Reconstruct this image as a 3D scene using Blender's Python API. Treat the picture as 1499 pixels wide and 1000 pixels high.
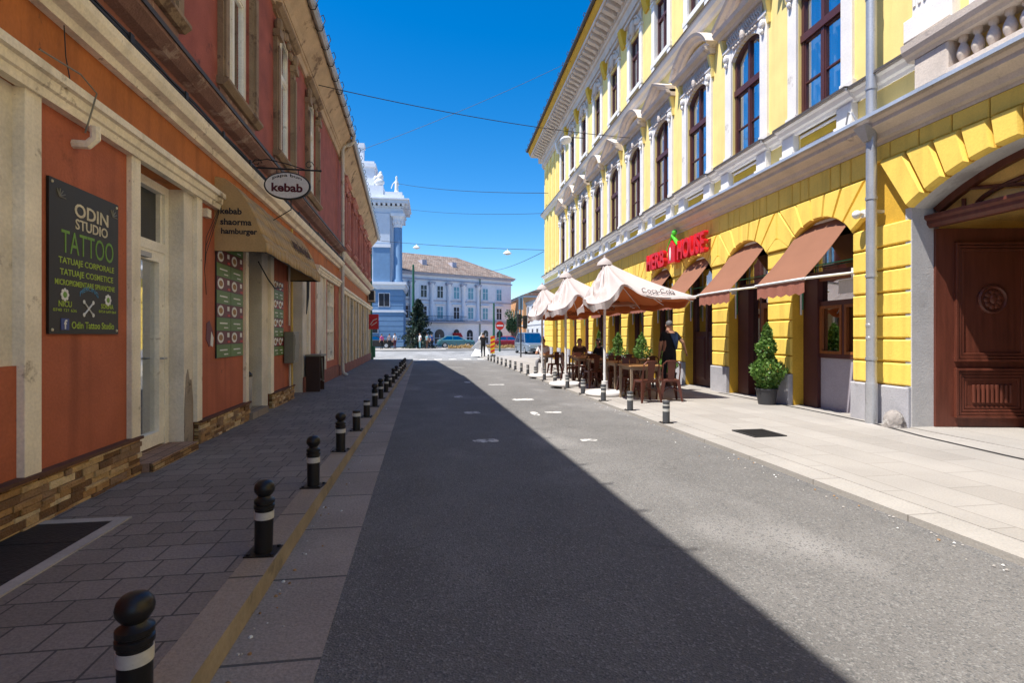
import bpy, bmesh, math, random
from mathutils import Vector, Matrix
PI = math.pi
rad = math.radians
rng = random.Random(7)
S = bpy.context.scene
C = S.collection
for o in list(bpy.data.objects):
    bpy.data.objects.remove(o)

# ------------------------------------------------------------------ camera, sky, sun, exposure
cam_d = bpy.data.cameras.new('camera')
cam = bpy.data.objects.new('camera', cam_d)
C.objects.link(cam)
cam_d.sensor_fit = 'HORIZONTAL'
cam_d.sensor_width = 36.0
cam_d.lens = 18.73
cam_d.shift_y = -0.006
cam_d.clip_start = 0.05
cam_d.clip_end = 3000
cam.location = (0, 0, 1.4)
cam.rotation_euler = (PI / 2, 0, -rad(8.71))
S.camera = cam

SUN = Vector((-0.45, -0.15, 1.0)).normalized()          # towards the sun
SUN_EL = math.asin(SUN.z)
SUN_AZ = math.atan2(SUN.x, SUN.y)                          # clockwise from +Y
W = bpy.data.worlds.new('World')
S.world = W
W.use_nodes = True
wn = W.node_tree.nodes
wl = W.node_tree.links
wn.clear()
sky = wn.new('ShaderNodeTexSky')
sky.sky_type = 'NISHITA'
sky.sun_disc = False
sky.sun_elevation = SUN_EL
sky.sun_rotation = SUN_AZ
sky.altitude = 600
sky.air_density = 1.0
sky.dust_density = 0.5
sky.ozone_density = 2.2
hs = wn.new('ShaderNodeHueSaturation')
hs.inputs['Saturation'].default_value = 1.48
hs.inputs['Hue'].default_value = 0.502
bg = wn.new('ShaderNodeBackground')
bg.inputs['Strength'].default_value = 0.132
wo = wn.new('ShaderNodeOutputWorld')
wl.new(sky.outputs[0], hs.inputs['Color'])
wl.new(hs.outputs[0], bg.inputs[0])
wl.new(bg.outputs[0], wo.inputs[0])
sd = bpy.data.lights.new('sun', 'SUN')
sd.energy = 5.0
sd.angle = rad(0.5)
sd.color = (1.0, 0.95, 0.87)
so = bpy.data.objects.new('sun', sd)
so.rotation_euler = SUN.to_track_quat('Z', 'Y').to_euler()
so.location = (-20, -5, 40)
C.objects.link(so)
S.view_settings.view_transform = 'Standard'
S.view_settings.look = 'None'
S.view_settings.exposure = 0.66
S.view_settings.gamma = 1.0
S.cycles.blur_glossy = 0.1

# ------------------------------------------------------------------ materials
MATS = {}
def srgb(r, g, b):
    f = lambda c: (c / 255 / 12.92) if c / 255 <= 0.04045 else ((c / 255 + 0.055) / 1.055) ** 2.4
    return (f(r), f(g), f(b), 1)

def mk(name, col, rough=0.8, var=0.14, scale=2.5, fine=45, bump=0.12, metal=0.0, stain=None, sthr=0.62, sscale=1.6,
       stretch=(1, 1, 1), finevar=0.1, spec=0.4, stain2=None, sthr2=0.66, sscale2=5, streak=0.0):
    """paint, plaster, metal: a base colour broken up by broad and fine noise, with optional stains"""
    m = bpy.data.materials.new(name)
    m.use_nodes = True
    n, l = m.node_tree.nodes, m.node_tree.links
    b = n['Principled BSDF']
    b.inputs['Roughness'].default_value = rough
    b.inputs['Metallic'].default_value = metal
    b.inputs['Specular IOR Level'].default_value = spec
    tc = n.new('ShaderNodeTexCoord')
    mp = n.new('ShaderNodeMapping')
    mp.inputs['Scale'].default_value = stretch
    l.new(tc.outputs['Object'], mp.inputs[0])
    def noise(sc, det=5):
        t = n.new('ShaderNodeTexNoise')
        t.inputs['Scale'].default_value = sc
        t.inputs['Detail'].default_value = det
        l.new(mp.outputs[0], t.inputs['Vector'])
        return t
    a, f = noise(scale), noise(fine, 3)
    def rng_map(src, lo, hi):
        r = n.new('ShaderNodeMapRange')
        r.inputs[1].default_value = 0.25
        r.inputs[2].default_value = 0.75
        r.inputs[3].default_value = lo
        r.inputs[4].default_value = hi
        l.new(src, r.inputs[0])
        return r.outputs[0]
    m1 = n.new('ShaderNodeMath'); m1.operation = 'MULTIPLY'
    l.new(rng_map(a.outputs['Fac'], 1 - var, 1 + var), m1.inputs[0])
    l.new(rng_map(f.outputs['Fac'], 1 - finevar, 1 + finevar), m1.inputs[1])
    vm = n.new('ShaderNodeVectorMath'); vm.operation = 'SCALE'
    vm.inputs[0].default_value = col[:3]
    l.new(m1.outputs[0], vm.inputs['Scale'])
    out = vm.outputs[0]
    if streak:
        mp2 = n.new('ShaderNodeMapping'); mp2.inputs['Scale'].default_value = (5, 5, 0.3)
        l.new(tc.outputs['Object'], mp2.inputs[0])
        t = n.new('ShaderNodeTexNoise'); t.inputs['Scale'].default_value = 1.0; t.inputs['Detail'].default_value = 7
        l.new(mp2.outputs[0], t.inputs['Vector'])
        r = n.new('ShaderNodeMapRange'); r.inputs[1].default_value = 0.5; r.inputs[2].default_value = 0.78; r.inputs[3].default_value = 1.0; r.inputs[4].default_value = 1 - streak
        l.new(t.outputs['Fac'], r.inputs[0])
        v2 = n.new('ShaderNodeVectorMath'); v2.operation = 'SCALE'
        l.new(out, v2.inputs[0]); l.new(r.outputs[0], v2.inputs['Scale']); out = v2.outputs[0]
    for st, th, sc in ((stain, sthr, sscale), (stain2, sthr2, sscale2)):
        if not st: continue
        t = noise(sc, 9)
        t.inputs['Roughness'].default_value = 0.68
        r = n.new('ShaderNodeMapRange')
        r.inputs[1].default_value = th
        r.inputs[2].default_value = th + 0.07
        l.new(t.outputs['Fac'], r.inputs[0])
        mx = n.new('ShaderNodeMix'); mx.data_type = 'RGBA'
        l.new(r.outputs[0], mx.inputs[0])
        l.new(out, mx.inputs[6])
        mx.inputs[7].default_value = (*st[:3], 1)
        out = mx.outputs[2]
    l.new(out, b.inputs['Base Color'])
    if bump:
        bp = n.new('ShaderNodeBump')
        bp.inputs['Strength'].default_value = bump
        bp.inputs['Distance'].default_value = 0.02
        l.new(f.outputs['Fac'], bp.inputs['Height'])
        l.new(bp.outputs[0], b.inputs['Normal'])
    MATS[name] = m
    return m

def mk_tiles(name, cols, mortar, bw, bh, plane='xy', gap=0.012, rough=0.85, off=0.5, rot=0.0, bump=0.5, dirt=0.25, fine=70, sq=1.0, sqf=2):
    """rows of bricks, slabs or stones"""
    m = bpy.data.materials.new(name)
    m.use_nodes = True
    n, l = m.node_tree.nodes, m.node_tree.links
    b = n['Principled BSDF']
    b.inputs['Roughness'].default_value = rough
    tc = n.new('ShaderNodeTexCoord')
    src = tc.outputs['Object']
    if plane == 'xz':
        sp = n.new('ShaderNodeSeparateXYZ'); cb = n.new('ShaderNodeCombineXYZ')
        l.new(src, sp.inputs[0])
        l.new(sp.outputs[0], cb.inputs[0]); l.new(sp.outputs[2], cb.inputs[1]); l.new(sp.outputs[1], cb.inputs[2])
        src = cb.outputs[0]
    mp = n.new('ShaderNodeMapping')
    mp.inputs['Rotation'].default_value = (0, 0, rot)
    l.new(src, mp.inputs[0])
    br = n.new('ShaderNodeTexBrick')
    br.offset = off
    br.squash = sq
    br.squash_frequency = sqf
    br.inputs['Scale'].default_value = 1
    br.inputs['Brick Width'].default_value = bw
    br.inputs['Row Height'].default_value = bh
    br.inputs['Mortar Size'].default_value = gap
    br.inputs['Mortar Smooth'].default_value = 0.2
    br.inputs['Bias'].default_value = 0
    br.inputs['Color1'].default_value = (0, 0, 0, 1)
    br.inputs['Color2'].default_value = (1, 1, 1, 1)
    br.inputs['Mortar'].default_value = (0.5, 0.5, 0.5, 1)
    l.new(mp.outputs[0], br.inputs[0])
    cr = n.new('ShaderNodeValToRGB')
    el = cr.color_ramp.elements
    while len(el) < len(cols): el.new(0.5)
    for i, c in enumerate(cols):
        el[i].position = i / max(1, len(cols) - 1)
        el[i].color = (*c[:3], 1)
    l.new(br.outputs['Color'], cr.inputs[0])
    mx = n.new('ShaderNodeMix'); mx.data_type = 'RGBA'
    l.new(br.outputs['Fac'], mx.inputs[0])
    l.new(cr.outputs[0], mx.inputs[6])
    mx.inputs[7].default_value = (*mortar[:3], 1)
    t = n.new('ShaderNodeTexNoise'); t.inputs['Scale'].default_value = 1.1; t.inputs['Detail'].default_value = 8
    t2 = n.new('ShaderNodeTexNoise'); t2.inputs['Scale'].default_value = fine; t2.inputs['Detail'].default_value = 3
    l.new(tc.outputs['Object'], t.inputs[0]); l.new(tc.outputs['Object'], t2.inputs[0])
    ad = n.new('ShaderNodeMath'); ad.operation = 'ADD'
    l.new(t.outputs['Fac'], ad.inputs[0]); l.new(t2.outputs['Fac'], ad.inputs[1])
    r = n.new('ShaderNodeMapRange')
    r.inputs[1].default_value = 0.65; r.inputs[2].default_value = 1.35
    r.inputs[3].default_value = 1 - dirt; r.inputs[4].default_value = 1 + dirt
    l.new(ad.outputs[0], r.inputs[0])
    vm = n.new('ShaderNodeVectorMath'); vm.operation = 'SCALE'
    l.new(mx.outputs[2], vm.inputs[0]); l.new(r.outputs[0], vm.inputs['Scale'])
    l.new(vm.outputs[0], b.inputs['Base Color'])
    sb = n.new('ShaderNodeMath'); sb.operation = 'SUBTRACT'
    l.new(t2.outputs['Fac'], sb.inputs[0]); l.new(br.outputs['Fac'], sb.inputs[1])
    bp = n.new('ShaderNodeBump')
    bp.inputs['Strength'].default_value = bump
    bp.inputs['Distance'].default_value = 0.012
    l.new(sb.outputs[0], bp.inputs['Height'])
    l.new(bp.outputs[0], b.inputs['Normal'])
    MATS[name] = m
    return m

def mk_asphalt(name, col, light, dark):
    m = bpy.data.materials.new(name)
    m.use_nodes = True
    n, l = m.node_tree.nodes, m.node_tree.links
    b = n['Principled BSDF']
    b.inputs['Roughness'].default_value = 0.9
    b.inputs['Specular IOR Level'].default_value = 0.25
    tc = n.new('ShaderNodeTexCoord')
    def noise(sc, det, st=(1, 1, 1)):
        mp = n.new('ShaderNodeMapping'); mp.inputs['Scale'].default_value = st
        l.new(tc.outputs['Object'], mp.inputs[0])
        t = n.new('ShaderNodeTexNoise'); t.inputs['Scale'].default_value = sc; t.inputs['Detail'].default_value = det
        l.new(mp.outputs[0], t.inputs[0]); return t.outputs['Fac']
    def ramp(src, a, c, lo, hi):
        r = n.new('ShaderNodeMapRange')
        for i, v in enumerate((a, c, lo, hi)): r.inputs[i + 1].default_value = v
        l.new(src, r.inputs[0]); return r.outputs[0]
    vo = n.new('ShaderNodeTexVoronoi'); vo.inputs['Scale'].default_value = 95
    l.new(tc.outputs['Object'], vo.inputs['Vector'])
    grain = noise(140, 2)
    broad = noise(0.55, 6, (1, 0.25, 1))
    patch = noise(1.7, 7)
    mul = n.new('ShaderNodeMath'); mul.operation = 'MULTIPLY'
    l.new(ramp(grain, 0.3, 0.7, 0.74, 1.26), mul.inputs[0]); l.new(ramp(broad, 0.3, 0.7, 0.82, 1.16), mul.inputs[1])
    mul2 = n.new('ShaderNodeMath'); mul2.operation = 'MULTIPLY'
    l.new(mul.outputs[0], mul2.inputs[0]); l.new(ramp(patch, 0.35, 0.7, 0.92, 1.1), mul2.inputs[1])
    window_light = noise(0.9, 3, (1, 0.5, 1))  # pale blotches painted into the asphalt for sunlight reflected off windows
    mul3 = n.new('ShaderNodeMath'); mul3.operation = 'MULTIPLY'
    l.new(mul2.outputs[0], mul3.inputs[0]); l.new(ramp(window_light, 0.54, 0.7, 1.0, 1.45), mul3.inputs[1])
    vm = n.new('ShaderNodeVectorMath'); vm.operation = 'SCALE'
    vm.inputs[0].default_value = col[:3]
    l.new(mul3.outputs[0], vm.inputs['Scale'])
    sepc = n.new('ShaderNodeSeparateColor'); l.new(vo.outputs['Color'], sepc.inputs[0])
    mx = n.new('ShaderNodeMix'); mx.data_type = 'RGBA'
    l.new(ramp(sepc.outputs[0], 0.86, 0.9, 0, 0.75), mx.inputs[0])
    l.new(vm.outputs[0], mx.inputs[6]); mx.inputs[7].default_value = (*light[:3], 1)
    mx2 = n.new('ShaderNodeMix'); mx2.data_type = 'RGBA'
    l.new(ramp(sepc.outputs[1], 0.84, 0.88, 0, 0.8), mx2.inputs[0])
    l.new(mx.outputs[2], mx2.inputs[6]); mx2.inputs[7].default_value = (*dark[:3], 1)
    wn_ = n.new('ShaderNodeTexNoise'); wn_.inputs['Scale'].default_value = 1.6; wn_.inputs['Detail'].default_value = 6
    l.new(tc.outputs['Object'], wn_.inputs[0])
    av = n.new('ShaderNodeVectorMath'); av.operation = 'MULTIPLY_ADD'
    l.new(wn_.outputs['Color'], av.inputs[0]); av.inputs[1].default_value = (0.9, 0.9, 0); l.new(tc.outputs['Object'], av.inputs[2])
    ce = n.new('ShaderNodeTexVoronoi'); ce.feature = 'DISTANCE_TO_EDGE'; ce.inputs['Scale'].default_value = 0.42
    l.new(av.outputs[0], ce.inputs['Vector'])
    mx3 = n.new('ShaderNodeMix'); mx3.data_type = 'RGBA'
    l.new(ramp(ce.outputs['Distance'], 0.0, 0.004, 0.3, 0), mx3.inputs[0])
    l.new(mx2.outputs[2], mx3.inputs[6]); mx3.inputs[7].default_value = (*[c * 0.35 for c in col[:3]], 1)
    l.new(mx3.outputs[2], b.inputs['Base Color'])
    bp = n.new('ShaderNodeBump'); bp.inputs['Strength'].default_value = 0.55; bp.inputs['Distance'].default_value = 0.01
    l.new(vo.outputs['Distance'], bp.inputs['Height']); l.new(bp.outputs[0], b.inputs['Normal'])
    MATS[name] = m
    return m

def mk_glass(name, tint=(0.75, 0.82, 0.85), refl=0.28, wav=0.0, rough=0.02):
    m = bpy.data.materials.new(name)
    m.use_nodes = True
    n, l = m.node_tree.nodes, m.node_tree.links
    n.remove(n['Principled BSDF'])
    tr = n.new('ShaderNodeBsdfTransparent'); tr.inputs[0].default_value = (*tint, 1)
    gl = n.new('ShaderNodeBsdfGlossy'); gl.inputs['Roughness'].default_value = rough
    gl.inputs[0].default_value = (0.95, 0.97, 1, 1)
    lw = n.new('ShaderNodeLayerWeight'); lw.inputs[0].default_value = 0.35
    r = n.new('ShaderNodeMapRange'); r.inputs[3].default_value = refl; r.inputs[4].default_value = 0.95
    l.new(lw.outputs['Facing'], r.inputs[0])
    mx = n.new('ShaderNodeMixShader')
    l.new(r.outputs[0], mx.inputs[0]); l.new(tr.outputs[0], mx.inputs[1]); l.new(gl.outputs[0], mx.inputs[2])
    if wav:
        tc = n.new('ShaderNodeTexCoord'); t = n.new('ShaderNodeTexNoise'); t.inputs['Scale'].default_value = 2.2
        l.new(tc.outputs['Object'], t.inputs[0])
        bp = n.new('ShaderNodeBump'); bp.inputs['Strength'].default_value = wav; bp.inputs['Distance'].default_value = 0.05
        l.new(t.outputs['Fac'], bp.inputs['Height']); l.new(bp.outputs[0], gl.inputs['Normal'])
    l.new(mx.outputs[0], n['Material Output'].inputs[0])
    MATS[name] = m
    return m

def mk_leaf(name, c1, c2, trans=0.25, scale=3):
    m = bpy.data.materials.new(name)
    m.use_nodes = True
    n, l = m.node_tree.nodes, m.node_tree.links
    b = n['Principled BSDF']
    b.inputs['Roughness'].default_value = 0.6
    tc = n.new('ShaderNodeTexCoord')
    t = n.new('ShaderNodeTexNoise'); t.inputs['Scale'].default_value = scale * 4; t.inputs['Detail'].default_value = 4
    l.new(tc.outputs['Object'], t.inputs[0])
    r = n.new('ShaderNodeMapRange'); r.inputs[1].default_value = 0.35; r.inputs[2].default_value = 0.65
    l.new(t.outputs['Fac'], r.inputs[0])
    mx = n.new('ShaderNodeMix'); mx.data_type = 'RGBA'
    l.new(r.outputs[0], mx.inputs[0]); mx.inputs[6].default_value = (*c1, 1); mx.inputs[7].default_value = (*c2, 1)
    l.new(mx.outputs[2], b.inputs['Base Color'])
    tl = n.new('ShaderNodeBsdfTranslucent'); l.new(mx.outputs[2], tl.inputs[0])
    ms = n.new('ShaderNodeMixShader'); ms.inputs[0].default_value = trans
    l.new(b.outputs[0], ms.inputs[1]); l.new(tl.outputs[0], ms.inputs[2])
    l.new(ms.outputs[0], n['Material Output'].inputs[0])
    MATS[name] = m
    return m

# street
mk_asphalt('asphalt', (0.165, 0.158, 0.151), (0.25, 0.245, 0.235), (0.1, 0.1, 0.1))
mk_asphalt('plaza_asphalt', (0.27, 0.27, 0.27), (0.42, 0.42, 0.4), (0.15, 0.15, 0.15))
mk_tiles('paver', [(0.185, 0.155, 0.134), (0.21, 0.177, 0.154), (0.235, 0.2, 0.175)], (0.07, 0.062, 0.057), 0.2, 0.22, gap=0.006, rot=0, bump=0.45, off=0.5, sq=1.3, sqf=3)
mk_tiles('slab', [(0.3, 0.278, 0.252), (0.33, 0.307, 0.28), (0.35, 0.327, 0.3)], (0.225, 0.207, 0.186), 0.9, 0.45, gap=0.006, rot=PI / 2, bump=0.25, dirt=0.16)
mk_tiles('kerb_light', [(0.33, 0.308, 0.282), (0.365, 0.342, 0.313)], (0.22, 0.203, 0.183), 1.0, 9.0, gap=0.008, rot=PI / 2, bump=0.3, dirt=0.18)
mk_tiles('kerb_dark', [(0.28, 0.225, 0.178), (0.32, 0.26, 0.205)], (0.1, 0.085, 0.07), 1.0, 9.0, gap=0.01, rot=PI / 2, bump=0.4, dirt=0.22)
mk('kerb_ochre', (0.3, 0.247, 0.172), var=0.3, stain=(0.2, 0.17, 0.12), sthr=0.56, sscale=4)
mk_tiles('gutter_stone', [(0.27, 0.226, 0.192), (0.31, 0.262, 0.225)], (0.09, 0.085, 0.08), 0.8, 9.0, gap=0.01, rot=PI / 2, bump=0.5, dirt=0.3)
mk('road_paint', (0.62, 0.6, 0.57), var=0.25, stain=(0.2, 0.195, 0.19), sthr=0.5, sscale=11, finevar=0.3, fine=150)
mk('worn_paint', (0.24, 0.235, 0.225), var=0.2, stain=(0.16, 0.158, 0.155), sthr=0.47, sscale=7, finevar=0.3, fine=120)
mk('dark_iron', (0.03, 0.03, 0.032), rough=0.6, metal=0.3, bump=0.3)
mk('pale_stone', (0.4, 0.37, 0.34), var=0.2, stain=(0.25, 0.22, 0.2), sscale=4)
# metals, plastics
mk('black_paint', (0.013, 0.012, 0.012), rough=0.38, var=0.2, bump=0.05, stain=(0.05, 0.045, 0.04), sthr=0.66, sscale=18)
mk('grey_paint', (0.075, 0.078, 0.085), rough=0.5, bump=0.05)
mk('white_band', (0.55, 0.54, 0.5), rough=0.45, stain=(0.3, 0.29, 0.27), sthr=0.6, sscale=20, bump=0)
mk('zinc', (0.46, 0.47, 0.49), rough=0.45, metal=0.55, var=0.12, stain=(0.3, 0.3, 0.31), sthr=0.62, bump=0.04)
mk('white_pipe', (0.6, 0.57, 0.5), rough=0.55, stain=(0.35, 0.3, 0.24), sthr=0.62)
mk('yellow_pipe', (0.55, 0.4, 0.1), rough=0.5)
mk('steel_white', (0.78, 0.78, 0.77), rough=0.4, bump=0)
mk('green_pole', (0.015, 0.09, 0.05), rough=0.5, bump=0.02)
mk('cable_black', (0.02, 0.02, 0.022), rough=0.6, bump=0)
# left building
mk('terracotta', (0.43, 0.122, 0.06), var=0.16, stain=(0.2, 0.06, 0.03), sthr=0.64, sscale=1.3, bump=0.2, stain2=(0.1, 0.05, 0.035), sthr2=0.645, sscale2=5, streak=0.35)
mk('orange_band', (0.44, 0.14, 0.034), var=0.2, stain=(0.19, 0.065, 0.025), sthr=0.6, sscale=1.2, stretch=(1, 1, 0.5), bump=0.2, stain2=(0.07, 0.035, 0.025), sthr2=0.63, sscale2=4, streak=0.4)
mk('red_wall', (0.33, 0.088, 0.06), var=0.25, stain=(0.4, 0.17, 0.12), sthr=0.63, sscale=1.1, bump=0.25, stain2=(0.13, 0.045, 0.035), sthr2=0.6, sscale2=2.4)
mk('brown_red', (0.26, 0.1, 0.07), var=0.2, bump=0.1)
mk('peeling_plaster', (0.24, 0.13, 0.1), var=0.3, stain=(0.42, 0.3, 0.24), sthr=0.55, sscale=2.6, bump=0.4, stain2=(0.15, 0.085, 0.07), sthr2=0.62, sscale2=5)
mk('cream_trim', (0.86, 0.77, 0.61), var=0.14, stain=(0.36, 0.29, 0.2), sthr=0.61, sscale=3, bump=0.2, stain2=(0.17, 0.12, 0.08), sthr2=0.67, sscale2=8, streak=0.3)
mk('grey_plaster', (0.7, 0.64, 0.54), var=0.14, stain=(0.3, 0.26, 0.21), sthr=0.6, sscale=2.2, bump=0.25, stain2=(0.62, 0.56, 0.47), sthr2=0.65, sscale2=4)
mk('damp_plaster', (0.3, 0.25, 0.2), var=0.3, stain=(0.085, 0.068, 0.055), sthr=0.52, sscale=2.6, bump=0.6, stain2=(0.5, 0.44, 0.37), sthr2=0.63, sscale2=5)
mk('tan_trim', (0.28, 0.195, 0.12), var=0.25, stain=(0.14, 0.085, 0.055), sthr=0.56, sscale=3, bump=0.3)
mk('soffit_tan', (0.52, 0.38, 0.25), var=0.22, stain=(0.2, 0.13, 0.085), sthr=0.57, sscale=2, bump=0.25)
mk('ochre_wall', (0.42, 0.28, 0.12), var=0.2, stain=(0.25, 0.16, 0.08), sthr=0.6, bump=0.2)
mk('pink_trim', (0.5, 0.2, 0.16), var=0.2, stain=(0.6, 0.38, 0.3), sthr=0.6, sscale=3)
mk_tiles('stone_strip', [(0.12, 0.055, 0.02), (0.3, 0.16, 0.05), (0.42, 0.27, 0.1), (0.5, 0.34, 0.16), (0.22, 0.11, 0.045)], (0.06, 0.035, 0.02), 0.21, 0.042, plane='xz', gap=0.003, bump=1.0, dirt=0.3, off=0.37, fine=40)
mk_tiles('step_stone', [(0.26, 0.15, 0.1), (0.36, 0.22, 0.15)], (0.1, 0.06, 0.04), 0.25, 0.12, gap=0.006)
for i_, c_ in enumerate([(0.17, 0.09, 0.04), (0.36, 0.21, 0.09), (0.5, 0.34, 0.17), (0.62, 0.48, 0.29), (0.27, 0.17, 0.1)]): mk('split_stone_%d' % i_, c_, rough=0.85, var=0.3, scale=9, fine=60, bump=0.7)
mk('cap_stone', (0.12, 0.055, 0.035), var=0.3)
mk_tiles('roof_tile', [(0.2, 0.1, 0.07), (0.3, 0.16, 0.11), (0.25, 0.19, 0.15)], (0.1, 0.07, 0.05), 0.3, 0.25, gap=0.015, dirt=0.3)
mk('white_frame', (0.87, 0.83, 0.73), rough=0.5, stain=(0.45, 0.4, 0.31), sthr=0.62, sscale=5, bump=0.05)
mk('curtain', (0.75, 0.76, 0.76), rough=0.9, var=0.2, scale=1.5, stretch=(9, 9, 0.4), bump=0)
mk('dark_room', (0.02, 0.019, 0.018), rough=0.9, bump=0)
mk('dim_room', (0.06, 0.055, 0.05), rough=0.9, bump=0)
mk('black_door', (0.012, 0.01, 0.009), rough=0.5)
mk('dark_wood', (0.05, 0.022, 0.014), rough=0.5)
mk('sign_board', (0.022, 0.02, 0.017), rough=0.5, bump=0)
mk('letter_lime', (0.36, 0.48, 0.06), rough=0.6, bump=0)
mk('letter_green', (0.16, 0.32, 0.05), rough=0.6, bump=0)
mk('letter_cream', (0.62, 0.55, 0.38), rough=0.6, bump=0, var=0.3, scale=12)
mk('letter_white', (0.72, 0.72, 0.7), rough=0.6, bump=0)
mk('letter_blue', (0.1, 0.3, 0.5), rough=0.6, bump=0)
mk('letter_dark', (0.016, 0.014, 0.02), rough=0.6, bump=0)
mk('letter_maroon', (0.09, 0.008, 0.016), rough=0.6, bump=0)
mk('f_blue', (0.045, 0.07, 0.25), rough=0.5, bump=0)
mk('menu_green', (0.1, 0.18, 0.045), rough=0.5, bump=0)
mk('menu_red', (0.12, 0.014, 0.02), rough=0.5, bump=0)
mk('menu_bright', (0.45, 0.03, 0.035), rough=0.5, bump=0)
mk('food_tan', (0.34, 0.19, 0.08), rough=0.7, var=0.5, scale=30, bump=0)
mk('awning_tan', (0.44, 0.29, 0.13), rough=0.85, var=0.14, stain=(0.3, 0.2, 0.09), sthr=0.62, sscale=2, bump=0.1)
mk('awning_dark', (0.09, 0.05, 0.03), rough=0.9)
mk('oval_white', (0.68, 0.66, 0.66), rough=0.4, bump=0)
mk('meter_grey', (0.2, 0.19, 0.15), rough=0.5, stain=(0.1, 0.09, 0.07), sscale=6)
mk('ac_white', (0.5, 0.46, 0.38), rough=0.5)
# right building
mk('yellow_block', (0.9, 0.63, 0.12), var=0.07, finevar=0.06, bump=0.14, stain=(0.8, 0.54, 0.09), sthr=0.63, sscale=1.2, stain2=(0.58, 0.4, 0.1), sthr2=0.72, sscale2=7, streak=0.28)
mk('yellow_joint', (0.66, 0.39, 0.04), var=0.12, bump=0.1)
mk('yellow_pale', (0.9, 0.715, 0.27), var=0.07, finevar=0.05, bump=0.1, stain=(0.84, 0.64, 0.22), sthr=0.62, sscale=0.9, streak=0.14)
mk('yellow_deep', (0.68, 0.43, 0.04), var=0.1, bump=0.1)
mk('stucco_white', (0.8, 0.77, 0.74), var=0.08, finevar=0.06, bump=0.18, stain=(0.55, 0.5, 0.46), sthr=0.64, sscale=2)
mk('stucco_lilac', (0.64, 0.555, 0.48), var=0.12, bump=0.25, stain=(0.4, 0.34, 0.31), sthr=0.6, sscale=3)
mk('plinth_grey', (0.4, 0.395, 0.42), var=0.12, bump=0.2, stain=(0.28, 0.27, 0.28), sthr=0.62, sscale=3, stain2=(0.55, 0.54, 0.55), sthr2=0.68)
mk('jamb_grey', (0.5, 0.49, 0.48), var=0.12, bump=0.2, stain=(0.36, 0.34, 0.33), sthr=0.6)
mk('window_brown', (0.085, 0.028, 0.026), rough=0.45, var=0.15, bump=0.05)
mk('door_brown', (0.12, 0.034, 0.02), rough=0.42, var=0.3, scale=2, stretch=(6, 6, 0.6), bump=0.08)
mk('wood_orange', (0.24, 0.08, 0.022), rough=0.45, var=0.25, stretch=(8, 8, 0.8))
mk('flashing', (0.42, 0.45, 0.49), rough=0.4, metal=0.5, var=0.15, bump=0.03)
mk('gutter_dark', (0.06, 0.05, 0.045), rough=0.6)
mk('eave_yellow', (0.62, 0.33, 0.02), var=0.12)
mk('vault_ochre', (0.72, 0.5, 0.17), var=0.18, bump=0.15)
mk('awning_brown', (0.265, 0.118, 0.068), rough=0.85, var=0.07, finevar=0.05, fine=120, bump=0.08)
mk('awning_edge', (0.32, 0.12, 0.08), rough=0.85, var=0.1)
mk('panel_lilac', (0.36, 0.33, 0.38), rough=0.6, var=0.06)
mk('rubble', (0.3, 0.27, 0.25), var=0.3, bump=1.0, fine=18, stain=(0.5, 0.48, 0.45), sthr=0.55, sscale=8)
mk('sign_red', (0.6, 0.012, 0.018), rough=0.3, var=0.08, bump=0)
mk('sign_red_side', (0.4, 0.008, 0.012), rough=0.4, bump=0)
mk('sign_green', (0.1, 0.55, 0.03), rough=0.35, bump=0)
mk('neon_green', (0.02, 0.3, 0.16), rough=0.4, bump=0)
# cafe
mk('canvas_white', (0.54, 0.475, 0.455), rough=0.9, var=0.05, finevar=0.04, fine=150, bump=0.06)
mk('canvas_under', (0.62, 0.22, 0.08), rough=0.9, var=0.08, bump=0.05)
mk('chair_brown', (0.115, 0.038, 0.026), rough=0.36, metal=0.35, var=0.2, bump=0.04)
mk('table_wood', (0.42, 0.22, 0.09), rough=0.5, var=0.2, stretch=(2, 14, 2))
mk('table_leg', (0.3, 0.22, 0.15), rough=0.5)
mk('umbrella_base', (0.62, 0.6, 0.58), rough=0.8)
mk('pot_dark', (0.045, 0.045, 0.05), rough=0.5)
mk('pot_brown', (0.1, 0.04, 0.025), rough=0.6)
mk_leaf('leaf_shrub', (0.05, 0.14, 0.02), (0.19, 0.32, 0.06), trans=0.35)
mk_leaf('leaf_conifer', (0.008, 0.022, 0.014), (0.016, 0.04, 0.022), trans=0.08)
mk_leaf('leaf_dark', (0.02, 0.06, 0.025), (0.04, 0.1, 0.035))
mk_leaf('leaf_bed', (0.34, 0.2, 0.06), (0.5, 0.36, 0.16))
mk('bark', (0.09, 0.06, 0.045), rough=0.9)
mk('skin', (0.5, 0.27, 0.18), rough=0.55, var=0.05, bump=0)
mk('hair_dark', (0.02, 0.016, 0.014), rough=0.6, bump=0.2)
mk('hair_grey', (0.1, 0.1, 0.105), rough=0.6, bump=0.2)
mk('cloth_navy', (0.025, 0.05, 0.13), rough=0.9, bump=0.1)
mk('cloth_black', (0.012, 0.012, 0.016), rough=0.9, bump=0.1)
mk('cloth_blue', (0.05, 0.11, 0.3), rough=0.9, bump=0.1)
mk('cloth_white', (0.75, 0.75, 0.76), rough=0.9, bump=0.1)
mk('cloth_pink', (0.6, 0.1, 0.28), rough=0.9)
mk('cloth_grey', (0.2, 0.2, 0.22), rough=0.9)
mk('cloth_maroon', (0.1, 0.02, 0.03), rough=0.9)
mk('cloth_teal', (0.15, 0.3, 0.33), rough=0.9)
mk('cloth_brown', (0.09, 0.05, 0.035), rough=0.9)
mk('shoe', (0.02, 0.017, 0.015), rough=0.5)
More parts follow.
